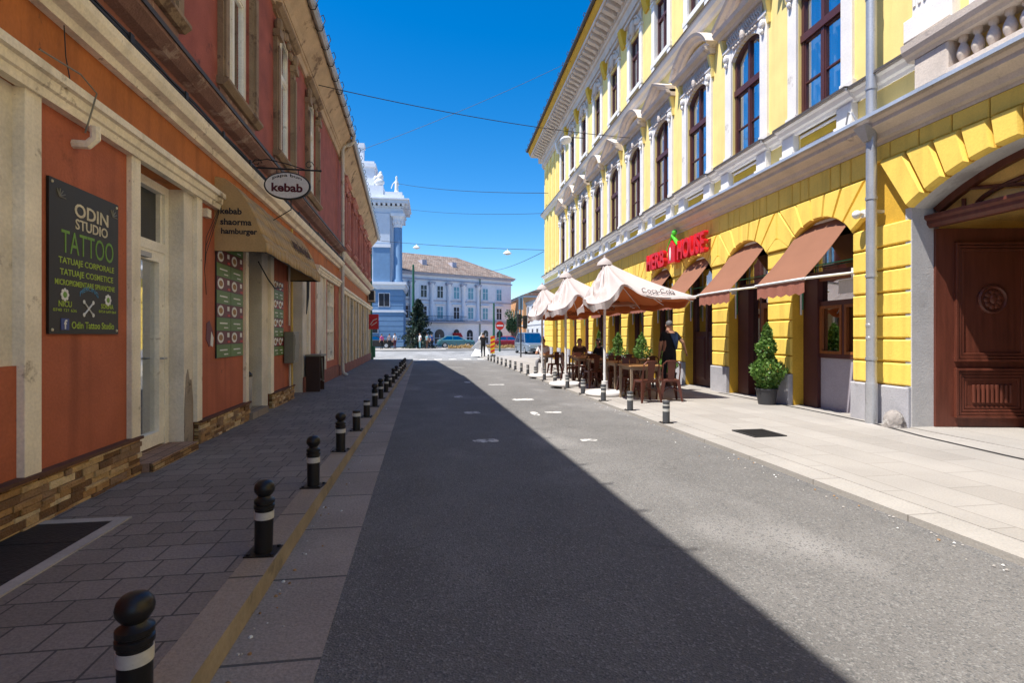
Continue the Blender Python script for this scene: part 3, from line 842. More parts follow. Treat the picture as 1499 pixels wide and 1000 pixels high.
f = LA.mb(); f.box(5.7, 6.0, -0.17, -0.11, 2.2, 2.25); f.build('door_closer', 'zinc', dr)
f = LA.mb()
for i in range(9):
    a = 5.62 + i * 0.085
    f.box(a, a + 0.06, -0.42, -0.4, 0.25, 2.28, 0)
f.build('blind', 'curtain', dr)
# kebab doorway, passage and far window
f = LA.mb(); f.box(8.72, 9.62, -0.44, -0.36, 0.2, 3.04, 0); f.box(8.95, 8.99, -0.36, -0.31, 0.2, 2.9, 1); f.box(9.3, 9.33, -0.36, -0.31, 0.2, 2.5, 1); f.box(8.72, 9.62, -0.36, -0.31, 2.4, 2.48, 0)
f.build('door', ['black_door', 'meter_grey'], A)
f = LA.mb(); f.box(11.78, 13.0, -0.44, -0.36, -0.2, 3.04, 0)
for a in (11.95, 12.45): f.poly_block([(a, 0.5), (a + 0.4, 0.5), (a + 0.4, 1.5), (a, 1.5)], -0.36, -0.33, 0.85); f.poly_block([(a, 1.7), (a + 0.4, 1.7), (a + 0.4, 2.8), (a, 2.8)], -0.36, -0.33, 0.85)
f.build('door', 'dark_wood', A)
f = LA.mb()
for a, b in ((16.4, 16.5), (17.9, 18.0), (17.15, 17.25)): f.box(a, b, -0.2, -0.04, 0.62, 3.04)
for z in (0.62, 1.5, 2.3, 2.95): f.box(16.5, 17.9, -0.18, -0.06, z, z + 0.09)
w = f.build('shop_window', 'cream_trim', A)
f = LA.mb(); f.box(16.45, 17.95, -0.13, -0.125, 0.65, 3.0); f.build('pane', 'glass', w)
f = LA.mb(); f.box(16.45, 17.95, -0.4, -0.39, 0.65, 3.0); f.build('blind', 'curtain', w)
# pipes and stub on the wall
f = LA.mb(); f.tube([(4.52, 0.0, 2.86), (4.52, 0.1, 2.86), (4.52, 0.15, 2.91), (4.5, 0.16, 3.0)], 0.035, 8); f.build('vent_pipe', 'cream_trim', A, smooth=True)
f = LA.mb(); f.tube([(11.58, 0.05, 3.6), (11.58, 0.05, 0.3)], 0.025, 8); f.build('gas_pipe', 'yellow_pipe', A, smooth=True)
f = LA.mb(); f.tube([(11.35, 0.05, 3.0), (11.35, 0.05, 1.6)], 0.022, 8); f.tube([(11.42, 0.05, 0.8), (11.42, 0.05, 0.3)], 0.022, 8); f.build('conduit', 'white_pipe', A, smooth=True)
f = LA.mb(); f.box(0, 0.12, 0, 0.06, 0, 0.1); f.build('junction_box', 'cream_trim', A, (7.02, 0, 2.86))
f = LA.mb()
for k in range(6):
    pts = []
    for i in range(40):
        s = 3.6 + i * 0.39
        pts.append((s, 0.2 - 0.012 * k, 3.9 + 0.012 * k + 0.05 * math.sin(s * (0.9 + 0.17 * k) + k) * (0.4 if k < 3 else 0.8)))
    f.tube(pts, 0.009, 5)
f.tube([(4.35, 0.1, 4.0), (4.32, 0.05, 3.7), (4.36, 0.04, 3.45), (4.3, 0.1, 3.26)], 0.004, 5)
for k in range(14): f.box(3.8 + k * 1.1, 3.86 + k * 1.1, 0.2, 0.215, 3.87, 3.95)
f.build('wall_cables', 'cable_black', A)
f = LA.mb()
f.tube([(3.9, 0.15, 3.27), (4.3, 0.17, 3.3), (4.5, 0.17, 3.25), (4.52, 0.12, 3.1), (4.52, 0.08, 2.95)], 0.006, 6)
f.build('loose_cable', 'meter_grey', A)
for j in range(3):
    f = LA.mb()
    f.tube([(7.45, 0.06, 3.1 - j * .02), (7.0, 0.05, 2.6 - 0.1 * j), (6.95, 0.05, 2.2), (7.03, 0.04, 1.9)], 0.004, 5)
    f.build('loose_cable', 'cable_black', A)
f = LA.mb()
f.tube([(9.2, 0.05, 2.6), (9.6, 0.1, 2.35), (10.1, 0.08, 2.25), (10.6, 0.08, 2.3)], 0.012, 6)
f.build('loose_cable', 'cable_black', A)
for j in range(5):
    f = LA.mb()
    f.tube([(12.95 + 0.05 * j, 0.06, 3.3), (12.9 + .06 * j, 0.1, 2.7), (13.05 + .05 * j, 0.07, 2.3), (13.1, 0.05, 1.9)], 0.012, 5)
    f.build('loose_cable', 'cable_black', A)

# ------------------------------------------------------------------ second building on the left
zfb = lambda s, z: z if z < 4.4 else 4.4 + (z - 4.4) * (1 - 0.0157 * max(0, s))
Bd = LB.thing('ochre_corner_building', 'red building with ochre ground floor and pink window strips, beyond the white downpipe', 'building')
f = LB.mb(zfb)
WB = [1.9, 4.6, 7.3, 10.0, 12.7]
eb = [0.0]
for c in WB: eb += [c - 0.5, c + 0.5]
eb.append(14.4)
for i in range(0, len(eb), 2): f.box(eb[i], eb[i + 1], DEP, 0, 4.3, 7.5, 1)
for c in WB: f.box(c - .5, c + .5, DEP, 0, 4.3, 4.75, 1); f.box(c - .5, c + .5, DEP, 0, 7.1, 7.5, 1)
DB = [(0.9, 1.8), (3.1, 4.1), (5.6, 6.5), (8.2, 9.2), (11.0, 12.0)]
e2 = [0.0]
for a, b in DB: e2 += [a, b]
e2.append(14.4)
for i in range(0, len(e2), 2): f.box(e2[i], e2[i + 1], DEP, 0, -0.6, 2.9, 0)
f.box(0, 14.4, DEP, 0.002, 2.9, 3.7, 2); f.box(0, 14.4, DEP, 0.02, 3.7, 4.3, 3)
f.box(14.1, 14.4, -8, DEP, -0.6, 7.9, 0)
f.build('wall', ['ochre_wall', 'red_wall', 'orange_band', 'brown_red'], Bd)
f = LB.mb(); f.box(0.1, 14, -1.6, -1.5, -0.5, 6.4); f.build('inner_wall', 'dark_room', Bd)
f = LB.mb(); f.box(0, 14.4, -0.01, 0.04, -0.6, 0.35); f.build('painted_base', 'brown_red', Bd)
f = LB.mb()
f.profile([(0, 2.9), (0.08, 2.9), (0.1, 3.0), (0.14, 3.02), (0.14, 3.1), (0, 3.12)], 0.1, 14.4)
f.profile([(0, 3.62), (0.08, 3.64), (0.17, 3.72), (0.2, 3.82), (0, 3.86)], 0.1, 14.4)
f.profile([(0.02, 4.15), (0.15, 4.2), (0.22, 4.27), (0.0, 4.36)], 0.1, 14.4)
f.build('string_course', 'cream_trim', Bd)
for a, b in DB:
    for q in (a - 0.12, b):
        f = LB.mb(); f.box(q, q + 0.12, -0.1, 0.05, 0.35, 2.9); f.build('pilaster_strip', 'cream_trim', Bd)
    f = LB.mb(); f.box(a, b, -0.4, -0.3, -0.3, 2.9); f.poly_block([(a + .1, .4), (b - .1, .4), (b - .1, 2.1), (a + .1, 2.1)], -0.3, -0.27, 0.85); f.build('door', 'window_brown' if a > 3 else 'tan_trim', Bd)
f = LB.mb(zfb)
f.profile([(0, 7.35), (0.06, 7.35), (0.08, 7.45), (0.12, 7.5), (0.4, 7.95), (0.42, 8.05), (0, 8.05)], 0.02, 14.4)
f.build('eaves_cornice', 'soffit_tan', Bd)
f = LB.mb(zfb); f.loft([[(0.02, 0.5, 8.1), (0.02, -5, 11), (0.02, -8, 8.4), (0.02, -8, 8.0)], [(14.45, 0.5, 8.1), (14.45, -5, 11), (14.45, -8, 8.4), (14.45, -8, 8.0)]]); f.build('roof', 'roof_tile', Bd)
f = LB.mb(zfb); f.profile([(0.42, 8.08), (0.44, 8.0), (0.5, 7.97), (0.56, 8.0), (0.58, 8.08)], 0.02, 14.5, 0)
for k in range(20):
    s = 0.4 + k * 0.72
    f.tube([(s, 0.56, 8.04), (s, 0.62, 8.18), (s, 0.58, 8.28), (s, 0.53, 8.24)], 0.012, 5, 1)
f.build('gutter', ['zinc', 'cable_black'], Bd)
for c in WB:
    w = left_window(LB, Bd, c, 4.75, 7.1, 0.5, ('white_frame', 'pink_trim', 'brown_red'), zfb)

# ------------------------------------------------------------------ signs, boards and furniture on the left
# tattoo studio board
TB = LA.thing('shop_board', 'black tattoo studio board with lime and cream lettering on the terracotta wall', 'sign board', 4.21, 0.0, 1.41)
bw, bh = 0.89, 1.12
f = LA.mb(); f.box(0, bw, 0.004, 0.022, 0, bh); f.build('panel', 'sign_board', TB)
f = LA.mb()
for a in (0.03, bw - 0.03):
    for z in (0.03, bh - 0.03): f.ell((a, 0.024, z), (0.012, 0.008, 0.012), 8, 5)
f.build('screw', 'brass' if 'brass' in MATS else 'letter_cream', TB)
AX, UP = (1, 0, 0), (0, 0, 1)
def tb(txt, x, z, w, h, m, bold=0.01, **k): lettering(txt, (x, -0.0222, z), AX, UP, w, h, m, TB, bold, depth=0.002, **k)
tb('ODIN', 0.285, 0.895, 0.45, 0.105, 'letter_cream', 0.02)
tb('STUDIO', 0.295, 0.8, 0.43, 0.08, 'letter_cream', 0.015)
tb('TATTOO', 0.13, 0.6, 0.68, 0.17, 'letter_green', 0.0)
tb('TATUAJE CORPORALE', 0.1, 0.505, 0.72, 0.062, 'letter_lime')
tb('TATUAJE COSMETICE', 0.115, 0.42, 0.69, 0.062, 'letter_lime')
tb('MICROPIGMENTARE SPRANCENE', 0.06, 0.36, 0.77, 0.042, 'letter_lime')
tb('NICU', 0.1, 0.2, 0.15, 0.045, 'letter_lime')
tb('0740 121 636', 0.04, 0.165, 0.27, 0.022, 'letter_lime', 0.0)
tb('SORINA', 0.63, 0.21, 0.18, 0.04, 'letter_lime')
tb('0754 649 064', 0.6, 0.175, 0.25, 0.022, 'letter_lime', 0.0)
tb('PIERCING', 0.35, 0.29, 0.24, 0.035, 'letter_blue', 0.0, arc=0.05)
tb('Odin Tattoo Studio', 0.25, 0.04, 0.57, 0.055, 'letter_lime')
f = LA.mb(); f.box(0.125, 0.215, 0.022, 0.026, 0.03, 0.115, 0); f.build('emblem', 'f_blue', TB)
lettering('f', (0.155, -0.0265, 0.036), AX, UP, 0.034, 0.07, 'letter_white', TB, 0.03, depth=0.002)
f = LA.mb()
for cx, cz in ((0.17, 0.29), (0.73, 0.285)):
    for k in range(8):
        a = k * PI / 4
        f.ell((cx + 0.034 * math.cos(a), 0.024, cz + 0.034 * math.sin(a)), (0.016, 0.003, 0.016), 6, 4, 0)
    f.lathe([(0.001, 0), (0.03, 0)], 0, 0, 4) if False else None
    f.ell((cx, 0.025, cz), (0.024, 0.003, 0.024), 8, 5, 1)
f.build('flower_emblem', ['letter_white', 'letter_green'], TB)
f = LA.mb()
for q in (-1, 1):
    f.tube([(0.46 - q * 0.06, 0.025, 0.15), (0.46 + q * 0.06, 0.025, 0.25)], 0.006, 5)
    f.ell((0.46 - q * 0.06, 0.025, 0.15), (0.017, 0.004, 0.017), 8, 5); f.ell((0.46 + q * 0.06, 0.025, 0.25), (0.017, 0.004, 0.017), 8, 5)
f.build('crossed_barbells', 'letter_white', TB)
f = LA.mb()
for cx in (0.11, 0.8):
    for k in range(5):
        a = k * 0.5 - 0.4
        f.tube([(cx, 0.024, bh - 0.12), (cx + 0.07 * math.sin(a), 0.024, bh - 0.12 + 0.06 * math.cos(a))], 0.005, 4)
f.build('corner_motif', 'meter_grey', TB)
# menu boards
def menu(s, z, w, h, rows, label, first):
    t = LA.thing('menu_board', label, 'menu board', s, 0.0, z, 'menu boards beside the kebab doorway')
    f = LA.mb(); f.box(0, w, 0.004, 0.02, 0, h); f.build('panel', 'sign_board', t)
    rh = h / rows
    for r in range(rows):
        for c in range(2):
            x0, x1, z0, z1 = c * w / 2 + 0.006, (c + 1) * w / 2 - 0.006, r * rh + 0.004, (r + 1) * rh - 0.004
            f = LA.mb()
            if (r + first) % 2 == 0:
                f.box(x0, x1, 0.02, 0.023, z0, z1, 0)
                f.box(x0 + (x1 - x0) * 0.2, x1 - (x1 - x0) * 0.25, 0.0229, 0.0245, z0 + rh * 0.5, z0 + rh * 0.6, 1)
                f.box(x0 + (x1 - x0) * 0.5, x1 - (x1 - x0) * 0.2, 0.0229, 0.0245, z0 + rh * 0.18, z0 + rh * 0.26, 1)
                f.build('dish_name_panel', ['menu_green', 'letter_white'], t)
            else:
                f.box(x0, x1, 0.02, 0.023, z0, z1, 0)
                cx, cz = x0 + (x1 - x0) * 0.26, (z0 + z1) / 2
                f.loft([[(cx + 0.11 * math.cos(a * PI / 8), y, cz + rh * 0.4 * math.sin(a * PI / 8)) for a in range(16)] for y in (0.0229, 0.0262)], 1)
                f.loft([[(cx + 0.07 * math.cos(a * PI / 8), y, cz + rh * 0.22 * math.sin(a * PI / 8)) for a in range(16)] for y in (0.0261, 0.029)], 2)
                f.box(x1 - 0.14, x1 - 0.06, 0.0229, 0.026, cz + rh * .02, cz + rh * 0.36, 1)
                f.box(x1 - 0.13, x1 - 0.02, 0.0229, 0.0252, z0 + rh * 0.08, z0 + rh * 0.24, 3)
                f.build('dish_photo', ['menu_red', 'letter_white', 'food_tan', 'menu_bright'], t)
    return t
menu(7.43, 1.1, 1.08, 1.62, 9, 'green and maroon menu board with food photos left of the kebab doorway', 0)
menu(10.28, 1.02, 0.72, 1.4, 8, 'green and maroon menu board with food photos between the kebab doorway and grey meter box', 0)
# poster scrap on the wall
f = LA.mb(); f.poly_block([(0, 0.1), (0.1, 0), (0.22, 0.05), (0.24, 0.2), (0.12, 0.34), (0.02, 0.3)], 0.002, 0.006, 0.96, 0); f.poly_block([(0.14, 0.02), (0.22, 0.0), (0.25, 0.12), (0.17, 0.2)], 0.006, 0.009, 0.95, 1)
tag(f.build('poster_scrap', ['menu_red', 'letter_white'], loc=LA.at(7.12, 0.0, 1.25), rz=LA.rz), 'torn maroon and white poster scrap on the terracotta wall', 'poster')
# tan dome awning over the kebab doorway
AW = LA.thing('shop_awning', 'tan fabric awning lettered with kebab menu words over the kebab doorway', 'awning', 7.42, 0.0, 2.48)
L_, PR, HT = 4.0, 0.62, 0.98
prof = [(0.0, HT), (0.12, HT - 0.02), (0.26, HT - 0.13), (0.38, HT - 0.3), (0.48, HT - 0.5), (0.56, HT - 0.72), (PR, 0.15), (PR, 0.02)]
f = LA.mb()
n = 24
for i in range(n):
    x0, x1 = L_ * i / n, L_ * (i + 1) / n
    for (a, b) in zip(prof, prof[1:]):
        w0 = 0.014 * math.sin(i * 1.1) ; w1 = 0.014 * math.sin((i + 1) * 1.1)
        f.face([(x0, a[0] + (w0 if a[0] > .1 else 0), a[1]), (x1, a[0] + (w1 if a[0] > .1 else 0), a[1]), (x1, b[0] + w1, b[1]), (x0, b[0] + w0, b[1])])
o = f.build('canopy', 'awning_tan', AW, recalc=False)
sm = o.modifiers.new('thickness', 'SOLIDIFY'); sm.thickness = 0.008
for p in o.data.polygons: p.use_smooth = True
for x in (0.0, L_):
    f = LA.mb()
    f.loft([[(x + q, a, z) for a, z in [(0, 0.02)] + prof] for q in (-0.004, 0.004)])
    f.build('side_panel', 'awning_tan', AW)
f = LA.mb(); f.tube([(0, PR - 0.02, 0.03), (L_, PR - 0.02, 0.03)], 0.014, 6); f.tube([(0.02, 0.02, 0.03), (0.02, PR - .02, 0.03)], 0.014, 6); f.tube([(L_ - .02, 0.02, 0.03), (L_ - .02, PR - .02, 0.03)], 0.014, 6); f.tube([(1.9, 0.0, 0.5), (1.9, PR - .02, 0.03)], 0.014, 6)
f.build('frame', 'cable_black', AW)
f = LA.mb(); f.box(0.0, 0.05, 0.02, 0.16, 0.62, 0.82); f.build('bracket', 'cable_black', AW)
for txt, z, w, x0 in (('kebab', 0.5, 0.26, 0.07), ('shaorma', 0.36, 0.38, 0.07), ('hamburger', 0.22, 0.44, 0.08)):
    # the near end panel faces back down the street: text runs outward from the wall
    lettering(txt, (-0.0045, -x0, z), (0, -1, 0), (0, 0, 1), w, 0.085 if txt != 'hamburger' else 0.1, 'letter_dark', AW, 0.03, depth=0.002)
for txt, x, z, w in (('papa bun', 2.1, 0.42, 1.1), ('kebab', 2.3, 0.22, 0.8)):
    pass
lettering('papa bun kebab', (2.05, -0.565, 0.35), (1, 0, 0), (0, 0.22, 0.6), 1.5, 0.26, 'awning_dark', AW, 0.02, depth=0.004)
# oval hanging sign
OV = LA.thing('hanging_sign', 'white oval kebab sign hanging from a black iron bracket', 'sign', 8.75, 0.0, 3.9)
def oval(mb, rx, rz_, x0, x1, cy, cz, m=0, n=40):
    mb.loft([[(x, cy + rx * math.cos(2 * PI * k / n), cz + rz_ * math.sin(2 * PI * k / n)) for k in range(n)] for x in (x0, x1)], m)
cy, cz, rx_, rz_ = 0.6, -0.165, 0.345, 0.215
f = LA.mb(); oval(f, rx_, rz_, -0.03, 0.03, cy, cz); f.build('rim', 'cable_black', OV, bevel=0.008)
f = LA.mb(); oval(f, rx_ - 0.024, rz_ - 0.02, -0.036, 0.036, cy, cz); f.build('face', 'oval_white', OV)
lettering('kebab', (-0.0362, -(cy - 0.23), cz - 0.1), (0, -1, 0), (0, 0, 1), 0.46, 0.135, 'letter_maroon', OV, 0.035, depth=0.003)
lettering('papa bun', (-0.0362, -(cy - 0.215), cz + 0.075), (0, -1, 0), (0, 0, 1), 0.43, 0.06, 'letter_dark', OV, 0.015, depth=0.003, arc=0.05)
f = LA.mb()
f.tube([(0, 0, 0.1), (0, 1.08, 0.1)], 0.014, 6)
f.tube([(0, 0.02, 0.1), (0, 0.1, 0.2), (0, 0.3, 0.24), (0, 0.6, 0.18), (0, 0.85, 0.11)], 0.008, 6)
for c in (0.15, 0.92):
    f.tube([(0, c + 0.07 * math.cos(t * 0.7) * (1 - t * 0.07), 0.18 + 0.07 * math.sin(t * 0.7) * (1 - t * 0.07)) for t in range(10)], 0.007, 5)
for q in (-0.16, 0.16): f.tube([(0, cy + q, 0.1), (0, cy + q, cz + rz_ - 0.03)], 0.006, 5)
f.ell((0, 1.09, 0.1), (0.02, 0.02, 0.02), 8, 6)
f.tube([(0, cy + 0.05, cz - rz_), (0, cy + 0.05, cz - rz_ - 0.15), (0.6, 0.1, cz - rz_ - 0.3)], 0.008, 5)
f.build('iron_bracket', 'cable_black', OV)
# meter box, cabinet, bin
t = LA.thing('meter_box', 'small grey metal meter box fixed to the wall beside the yellow pipe', 'meter box', 11.05, 0.02, 0.85)
f = LA.mb(); f.box(0, 0.5, 0.0, 0.18, 0, 0.62); f.build('case', 'meter_grey', t, bevel=0.008)
f = LA.mb(); f.poly_block([(0.05, 0.05), (0.45, 0.05), (0.45, 0.57), (0.05, 0.57)], 0.18, 0.19, 0.98); f.box(0.1, 0.25, 0.19, 0.195, 0.35, 0.5); f.build('door', 'meter_grey', t)
t = LA.thing('street_cabinet', 'dark open cabinet with pale slab top standing by the grey doorway pier', 'cabinet', 13.15, 0.02, 0.02)
f = LA.mb(); f.box(0, 0.05, 0, 0.32, 0, 0.88); f.box(0.6, 0.65, 0, 0.32, 0, 0.88); f.box(0.05, 0.6, 0, 0.03, 0, 0.88); f.box(0.05, 0.6, 0.03, 0.3, 0.28, 0.32); f.build('case', 'dark_wood', t)
f = LA.mb(); f.box(-0.04, 0.69, -0.0, 0.36, 0.88, 0.92); f.build('top', 'meter_grey', t)
f = LA.mb(); f.tube([(0.2, 0.33, 0.84), (0.18, 0.35, 0.5), (0.3, 0.34, 0.28), (0.5, 0.33, 0.26)], 0.018, 6); f.build('hose', 'meter_grey', t)
t = LA.thing('waste_bin', 'small grey steel waste bin in the kebab doorway', 'bin', 9.3, -0.2, 0.2)
f = LA.mb(); f.lathe([(0.1, 0), (0.12, 0.03), (0.125, 0.5), (0.12, 0.52)], 0, 0, 16); f.build('body', 'zinc', t, smooth=True)
f = LA.mb(); f.lathe([(0.13, 0.52), (0.13, 0.56), (0.07, 0.62), (0.01, 0.63)], 0, 0, 16); f.build('lid', 'black_paint', t, smooth=True)
# far end of the left side: air conditioner, red box sign
t = LB.thing('air_conditioner', 'boxy air conditioner with dark side on the far left wall', 'air conditioner', 11.6, 0.02, 3.3)
f = LB.mb(); f.box(0, 0.8, 0.06, 0.4, 0, 0.62); f.build('case', 'ac_white', t, bevel=0.015)
f = LB.mb(); f.box(-0.004, 0.0, 0.09, 0.37, 0.05, 0.57); f.build('side_vent', 'cable_black', t)
f = LB.mb(); f.box(0.1, 0.15, 0, 0.4, -0.05, 0); f.box(0.65, 0.7, 0, 0.4, -0.05, 0); f.build('bracket', 'meter_grey', t)
t = LB.thing('box_sign', 'small red box sign projecting from the far left wall', 'sign', 12.3, 0.0, 1.75)
f = LB.mb(); f.box(0, 0.1, 0.06, 0.6, 0, 0.85); f.build('box', 'sign_red', t, bevel=0.01)
f = LB.mb(); f.tube([(-0.004, 0.14, 0.25), (-0.004, 0.3, 0.5), (-0.004, 0.52, 0.6)], 0.025, 5); f.tube([(-0.004, 0.2, 0.2), (-0.004, 0.5, 0.4)], 0.02, 5); f.build('scribble_emblem', 'letter_white', t)
f = LB.mb(); f.tube([(0.05, 0, 0.6), (0.05, 0.07, 0.6)], 0.02, 6); f.build('arm', 'cable_black', t)
# iron tie on the wall for the overhead cable
# ------------------------------------------------------------------ bollards
def bollard(kind, label, group):
    t = thing('bollard', label, 'bollard', (0, 0, 0), 0, group)
    f = MB()
    if kind == 'ball':
        f.lathe([(0.05, 0), (0.052, 0.29), (0.058, 0.295), (0.058, 0.315), (0.05, 0.32), (0.05, 0.325), (0.057, 0.33), (0.057, 0.35), (0.04, 0.36), (0.034, 0.372), (0.045, 0.385), (0.056, 0.405), (0.058, 0.425), (0.052, 0.45), (0.036, 0.468), (0.012, 0.474), (0.001, 0.474)], 0, 0, 24)
        band = (0.225, 0.275)
    elif kind == 'flat':
        f.lathe([(0.05, 0), (0.052, 0.29), (0.05, 0.3), (0.035, 0.305), (0.001, 0.305)], 0, 0, 24); band = (0.215, 0.265)
    else:
        f.lathe([(0.055, 0), (0.055, 0.33), (0.05, 0.335), (0.05, 0.345), (0.056, 0.35), (0.056, 0.375), (0.05, 0.385), (0.001, 0.386)], 0, 0, 24); band = (0.2, 0.25)
    f.build('post', 'black_paint' if kind != 'grey' else 'grey_paint', t, smooth=True)
    f = MB(); f.lathe([(0.052, band[0]), (0.0545 if kind != 'grey' else 0.057, band[0] + 0.001), (0.0545 if kind != 'grey' else 0.057, band[1] - 0.001), (0.052, band[1])], 0, 0, 24); f.build('reflective_band', 'white_band', t, smooth=True)
    if kind == 'grey':
        f = MB(); f.lathe([(0.05, 0.3), (0.057, 0.301), (0.057, 0.324), (0.05, 0.325)], 0, 0, 24); f.build('reflective_band', 'white_band', t, smooth=True)
    f = MB(); f.box(-0.085, 0.085, -0.085, 0.085, 0, 0.008)
    for a in (-0.065, 0.065):
        for b in (-0.065, 0.065): f.lathe([(0.012, 0.008), (0.012, 0.018), (0.002, 0.02)], a, b, 6)
    f.build('base_plate', 'black_paint', t)
    t.scale = (1, 1, 0.9)
    return t
num = ['first', 'second', 'third', 'fourth', 'fifth', 'sixth', 'seventh', 'eighth', 'ninth', 'tenth', 'eleventh', 'twelfth', 'thirteenth', 'fourteenth', 'fifteenth', 'sixteenth', 'seventeenth', 'eighteenth', 'nineteenth', 'twentieth']
protos = {}
GL = 'bollards along the left kerb'
GR = 'bollards along the right kerb'
ly = [1.93, 3.33, 4.72, 6.16, 7.5, 8.75, 10.1, 11.4, 12.75, 14.1, 15.4, 16.8, 18.1, 19.5, 20.8, 22.2, 23.5]
for i, y in enumerate(ly):
    kind = 'flat' if i in (4, 5, 9, 12) else 'ball'
    lab = '%s black bollard on the left kerb, %s from the viewer' % ('flat topped' if kind == 'flat' else 'ball topped', num[i])
    loc = (-0.955 - 0.0055 * y, y, gz(y) + 0.12)
    if kind not in protos:
        protos[kind] = bollard(kind, lab, GL); protos[kind].location = loc
    else:
        c_ = copy_thing(protos[kind], loc, rng.uniform(-0.15, 0.15), lab); c_.rotation_euler.x = rng.gauss(0, 0.018); c_.rotation_euler.y = rng.gauss(0, 0.018)
ry = [7.84, 9.34, 10.85, 12.35, 13.8, 15.2, 16.65, 18.1, 19.5, 20.9, 22.4, 23.8, 25.2, 26.7, 28.2, 29.7, 31.2, 32.7]
for i, y in enumerate(ry):
    lab = 'slim dark grey bollard with pale bands on the right kerb, %s from the viewer' % num[i]
    loc = (3.63 - 0.004 * (y - 8), y, gz(y) + 0.053)
    if 'grey' not in protos:
        protos['grey'] = bollard('grey', lab, GR); protos['grey'].location = loc
    else:
        copy_thing(protos['grey'], loc, rng.uniform(-0.2, 0.2), lab)
# ------------------------------------------------------------------ yellow building on the right
Y = RF.thing('yellow_corner_building', 'ornate yellow three storey building with white pediments, rusticated ground floor and arched entrance', 'building')
S0, S1 = -10.0, 36.0
CK = [8.72 + 2.365 * k for k in range(11)]
HB = 2.365 / 2
BK = -0.42
def arch_pts(c, w, zs, rise, n=14):
    R = (w * w / 4 + rise * rise) / (2 * rise); zc = zs + rise - R
    a = math.asin(min(1, w / 2 / R))
    return [(c + R * math.sin(-a + 2 * a * i / n), zc + R * math.cos(-a + 2 * a * i / n)) for i in range(n + 1)], R, zc, a
def arch_fill(mb, c, w, zs, rise, s0, s1, ztop, y0, y1, m=0, mj=None):
    """wall above and beside an arched opening, from its springing upwards, with the soffit; jambs go down to zb elsewhere"""
    P, R, zc, a = arch_pts(c, w, zs, rise)
    for (xa, za), (xb, zb) in zip(P, P[1:]):
        mb.face([(xa, y1, za), (xb, y1, zb), (xb, y1, ztop), (xa, y1, ztop)], m)
        mb.face([(xa, y0, za), (xb, y0, zb), (xb, y1, zb), (xa, y1, za)], m if mj is None else mj)
    for a_, b_ in ((s0, c - w / 2), (c + w / 2, s1)):
        if b_ - a_ > 1e-4: mb.face([(a_, y1, zs), (b_, y1, zs), (b_, y1, ztop), (a_, y1, ztop)], m)
# --- ground floor
EC, EW, EZ, ER = 5.05, 3.5, 3.25, 0.5            # entrance
AWD, AZ, AR = 1.6, 3.1, 0.42                       # arches
lo = RF.mb()
F0 = -0.03
lo.box(S0, EC - EW / 2, BK, F0, -0.6, EZ, 0)
lo.box(EC + EW / 2, CK[0] - AWD / 2, BK, F0, -0.6, AZ, 0)
lo.box(EC + EW / 2, CK[0] - HB, BK, F0, AZ, EZ, 0)
for k in range(10):
    lo.box(CK[k] + AWD / 2, CK[k + 1] - AWD / 2, BK, F0, -0.6, AZ, 0)
lo.box(CK[10] + AWD / 2, S1, BK, F0, -0.6, AZ, 0)
arch_fill(lo, EC, EW, EZ, ER, S0, CK[0] - HB, 4.42, BK, F0, 0, 1)
for k in range(11):
    arch_fill(lo, CK[k], AWD, AZ, AR, CK[k] - HB, CK[k] + HB if k < 10 else S1, 4.42, BK, F0, 0)
lo.box(S0, S0 + 0.3, -12, BK, -0.6, 13.4, 0); lo.box(S1 - 0.3, S1, -12, BK, -0.6, 13.4, 2)
lo.build('wall', ['yellow_joint', 'jamb_grey', 'yellow_pale'], Y, recalc=False)
bl = RF.mb()
def courses(s0, s1, ztop=3.12, z0=0.64):
    n = 7; h = (ztop - z0) / n
    for i in range(n):
        bl.block(s0 + 0.0, s1 - 0.0, F0 - 0.01, 0.012, z0 + i * h + 0.012, z0 + (i + 1) * h - 0.012, 0.022)
courses(EC + EW / 2 + 0.001, CK[0] - AWD / 2 - 0.001)
courses(0.8, EC - EW / 2 - 0.001)
for k in range(10): courses(CK[k] + AWD / 2 + 0.001, CK[k + 1] - AWD / 2 - 0.001)
courses(CK[10] + AWD / 2 + 0.001, S1 - 0.001)
def voussoirs(c, w, zs, rise, n, half, ztop, y1):
    P, R, zc, a = arch_pts(c, w, zs, rise)
    ca = math.atan2(half, ztop - zc)
    def outer(t):
        return (c + (ztop - zc) * math.tan(t), ztop) if abs(t) <= ca else (c + math.copysign(half, t), zc + half / math.tan(abs(t)))
    g_ = 0.006
    for i in range(n):
        t0 = -a + 2 * a * i / n + g_; t1 = -a + 2 * a * (i + 1) / n - g_
        pts = [(c + R * math.sin(t0), zc + R * math.cos(t0)), (c + R * math.sin((t0 + t1) / 2), zc + R * math.cos((t0 + t1) / 2)), (c + R * math.sin(t1), zc + R * math.cos(t1)), outer(t1)]
        for q in (ca, -ca):
            if t0 < q < t1: pts.append((c + math.copysign(half, q), ztop))
        pts.append(outer(t0))
        bl.poly_block(pts, F0 - 0.01, y1, 0.88, 0, y1 - 0.05)
for k in range(11): voussoirs(CK[k], AWD, AZ, AR, 7, HB - 0.004, 3.93, 0.055)
voussoirs(EC, EW, EZ, ER, 11, CK[0] - HB - EC - 0.005, 4.1, 0.1)
for k in range(10):
    m_ = CK[k] + HB
    bl.poly_block([(m_ - 0.36, 3.135), (m_ + 0.36, 3.135), (m_ + 0.1, 3.36), (m_ - 0.1, 3.36)], F0 - 0.01, 0.05, 0.93, 0, 0.02)
for k in range(11):
    x = CK[k] - HB
    ws = [0.42, 0.24, 0.24, 0.56, 0.24, 0.24, 0.425]
    for w in ws:
        bl.block(x + 0.008, x + w - 0.008, F0 - 0.01, 0.012, 3.945, 4.36, 0.015); x += w
x = 2.65
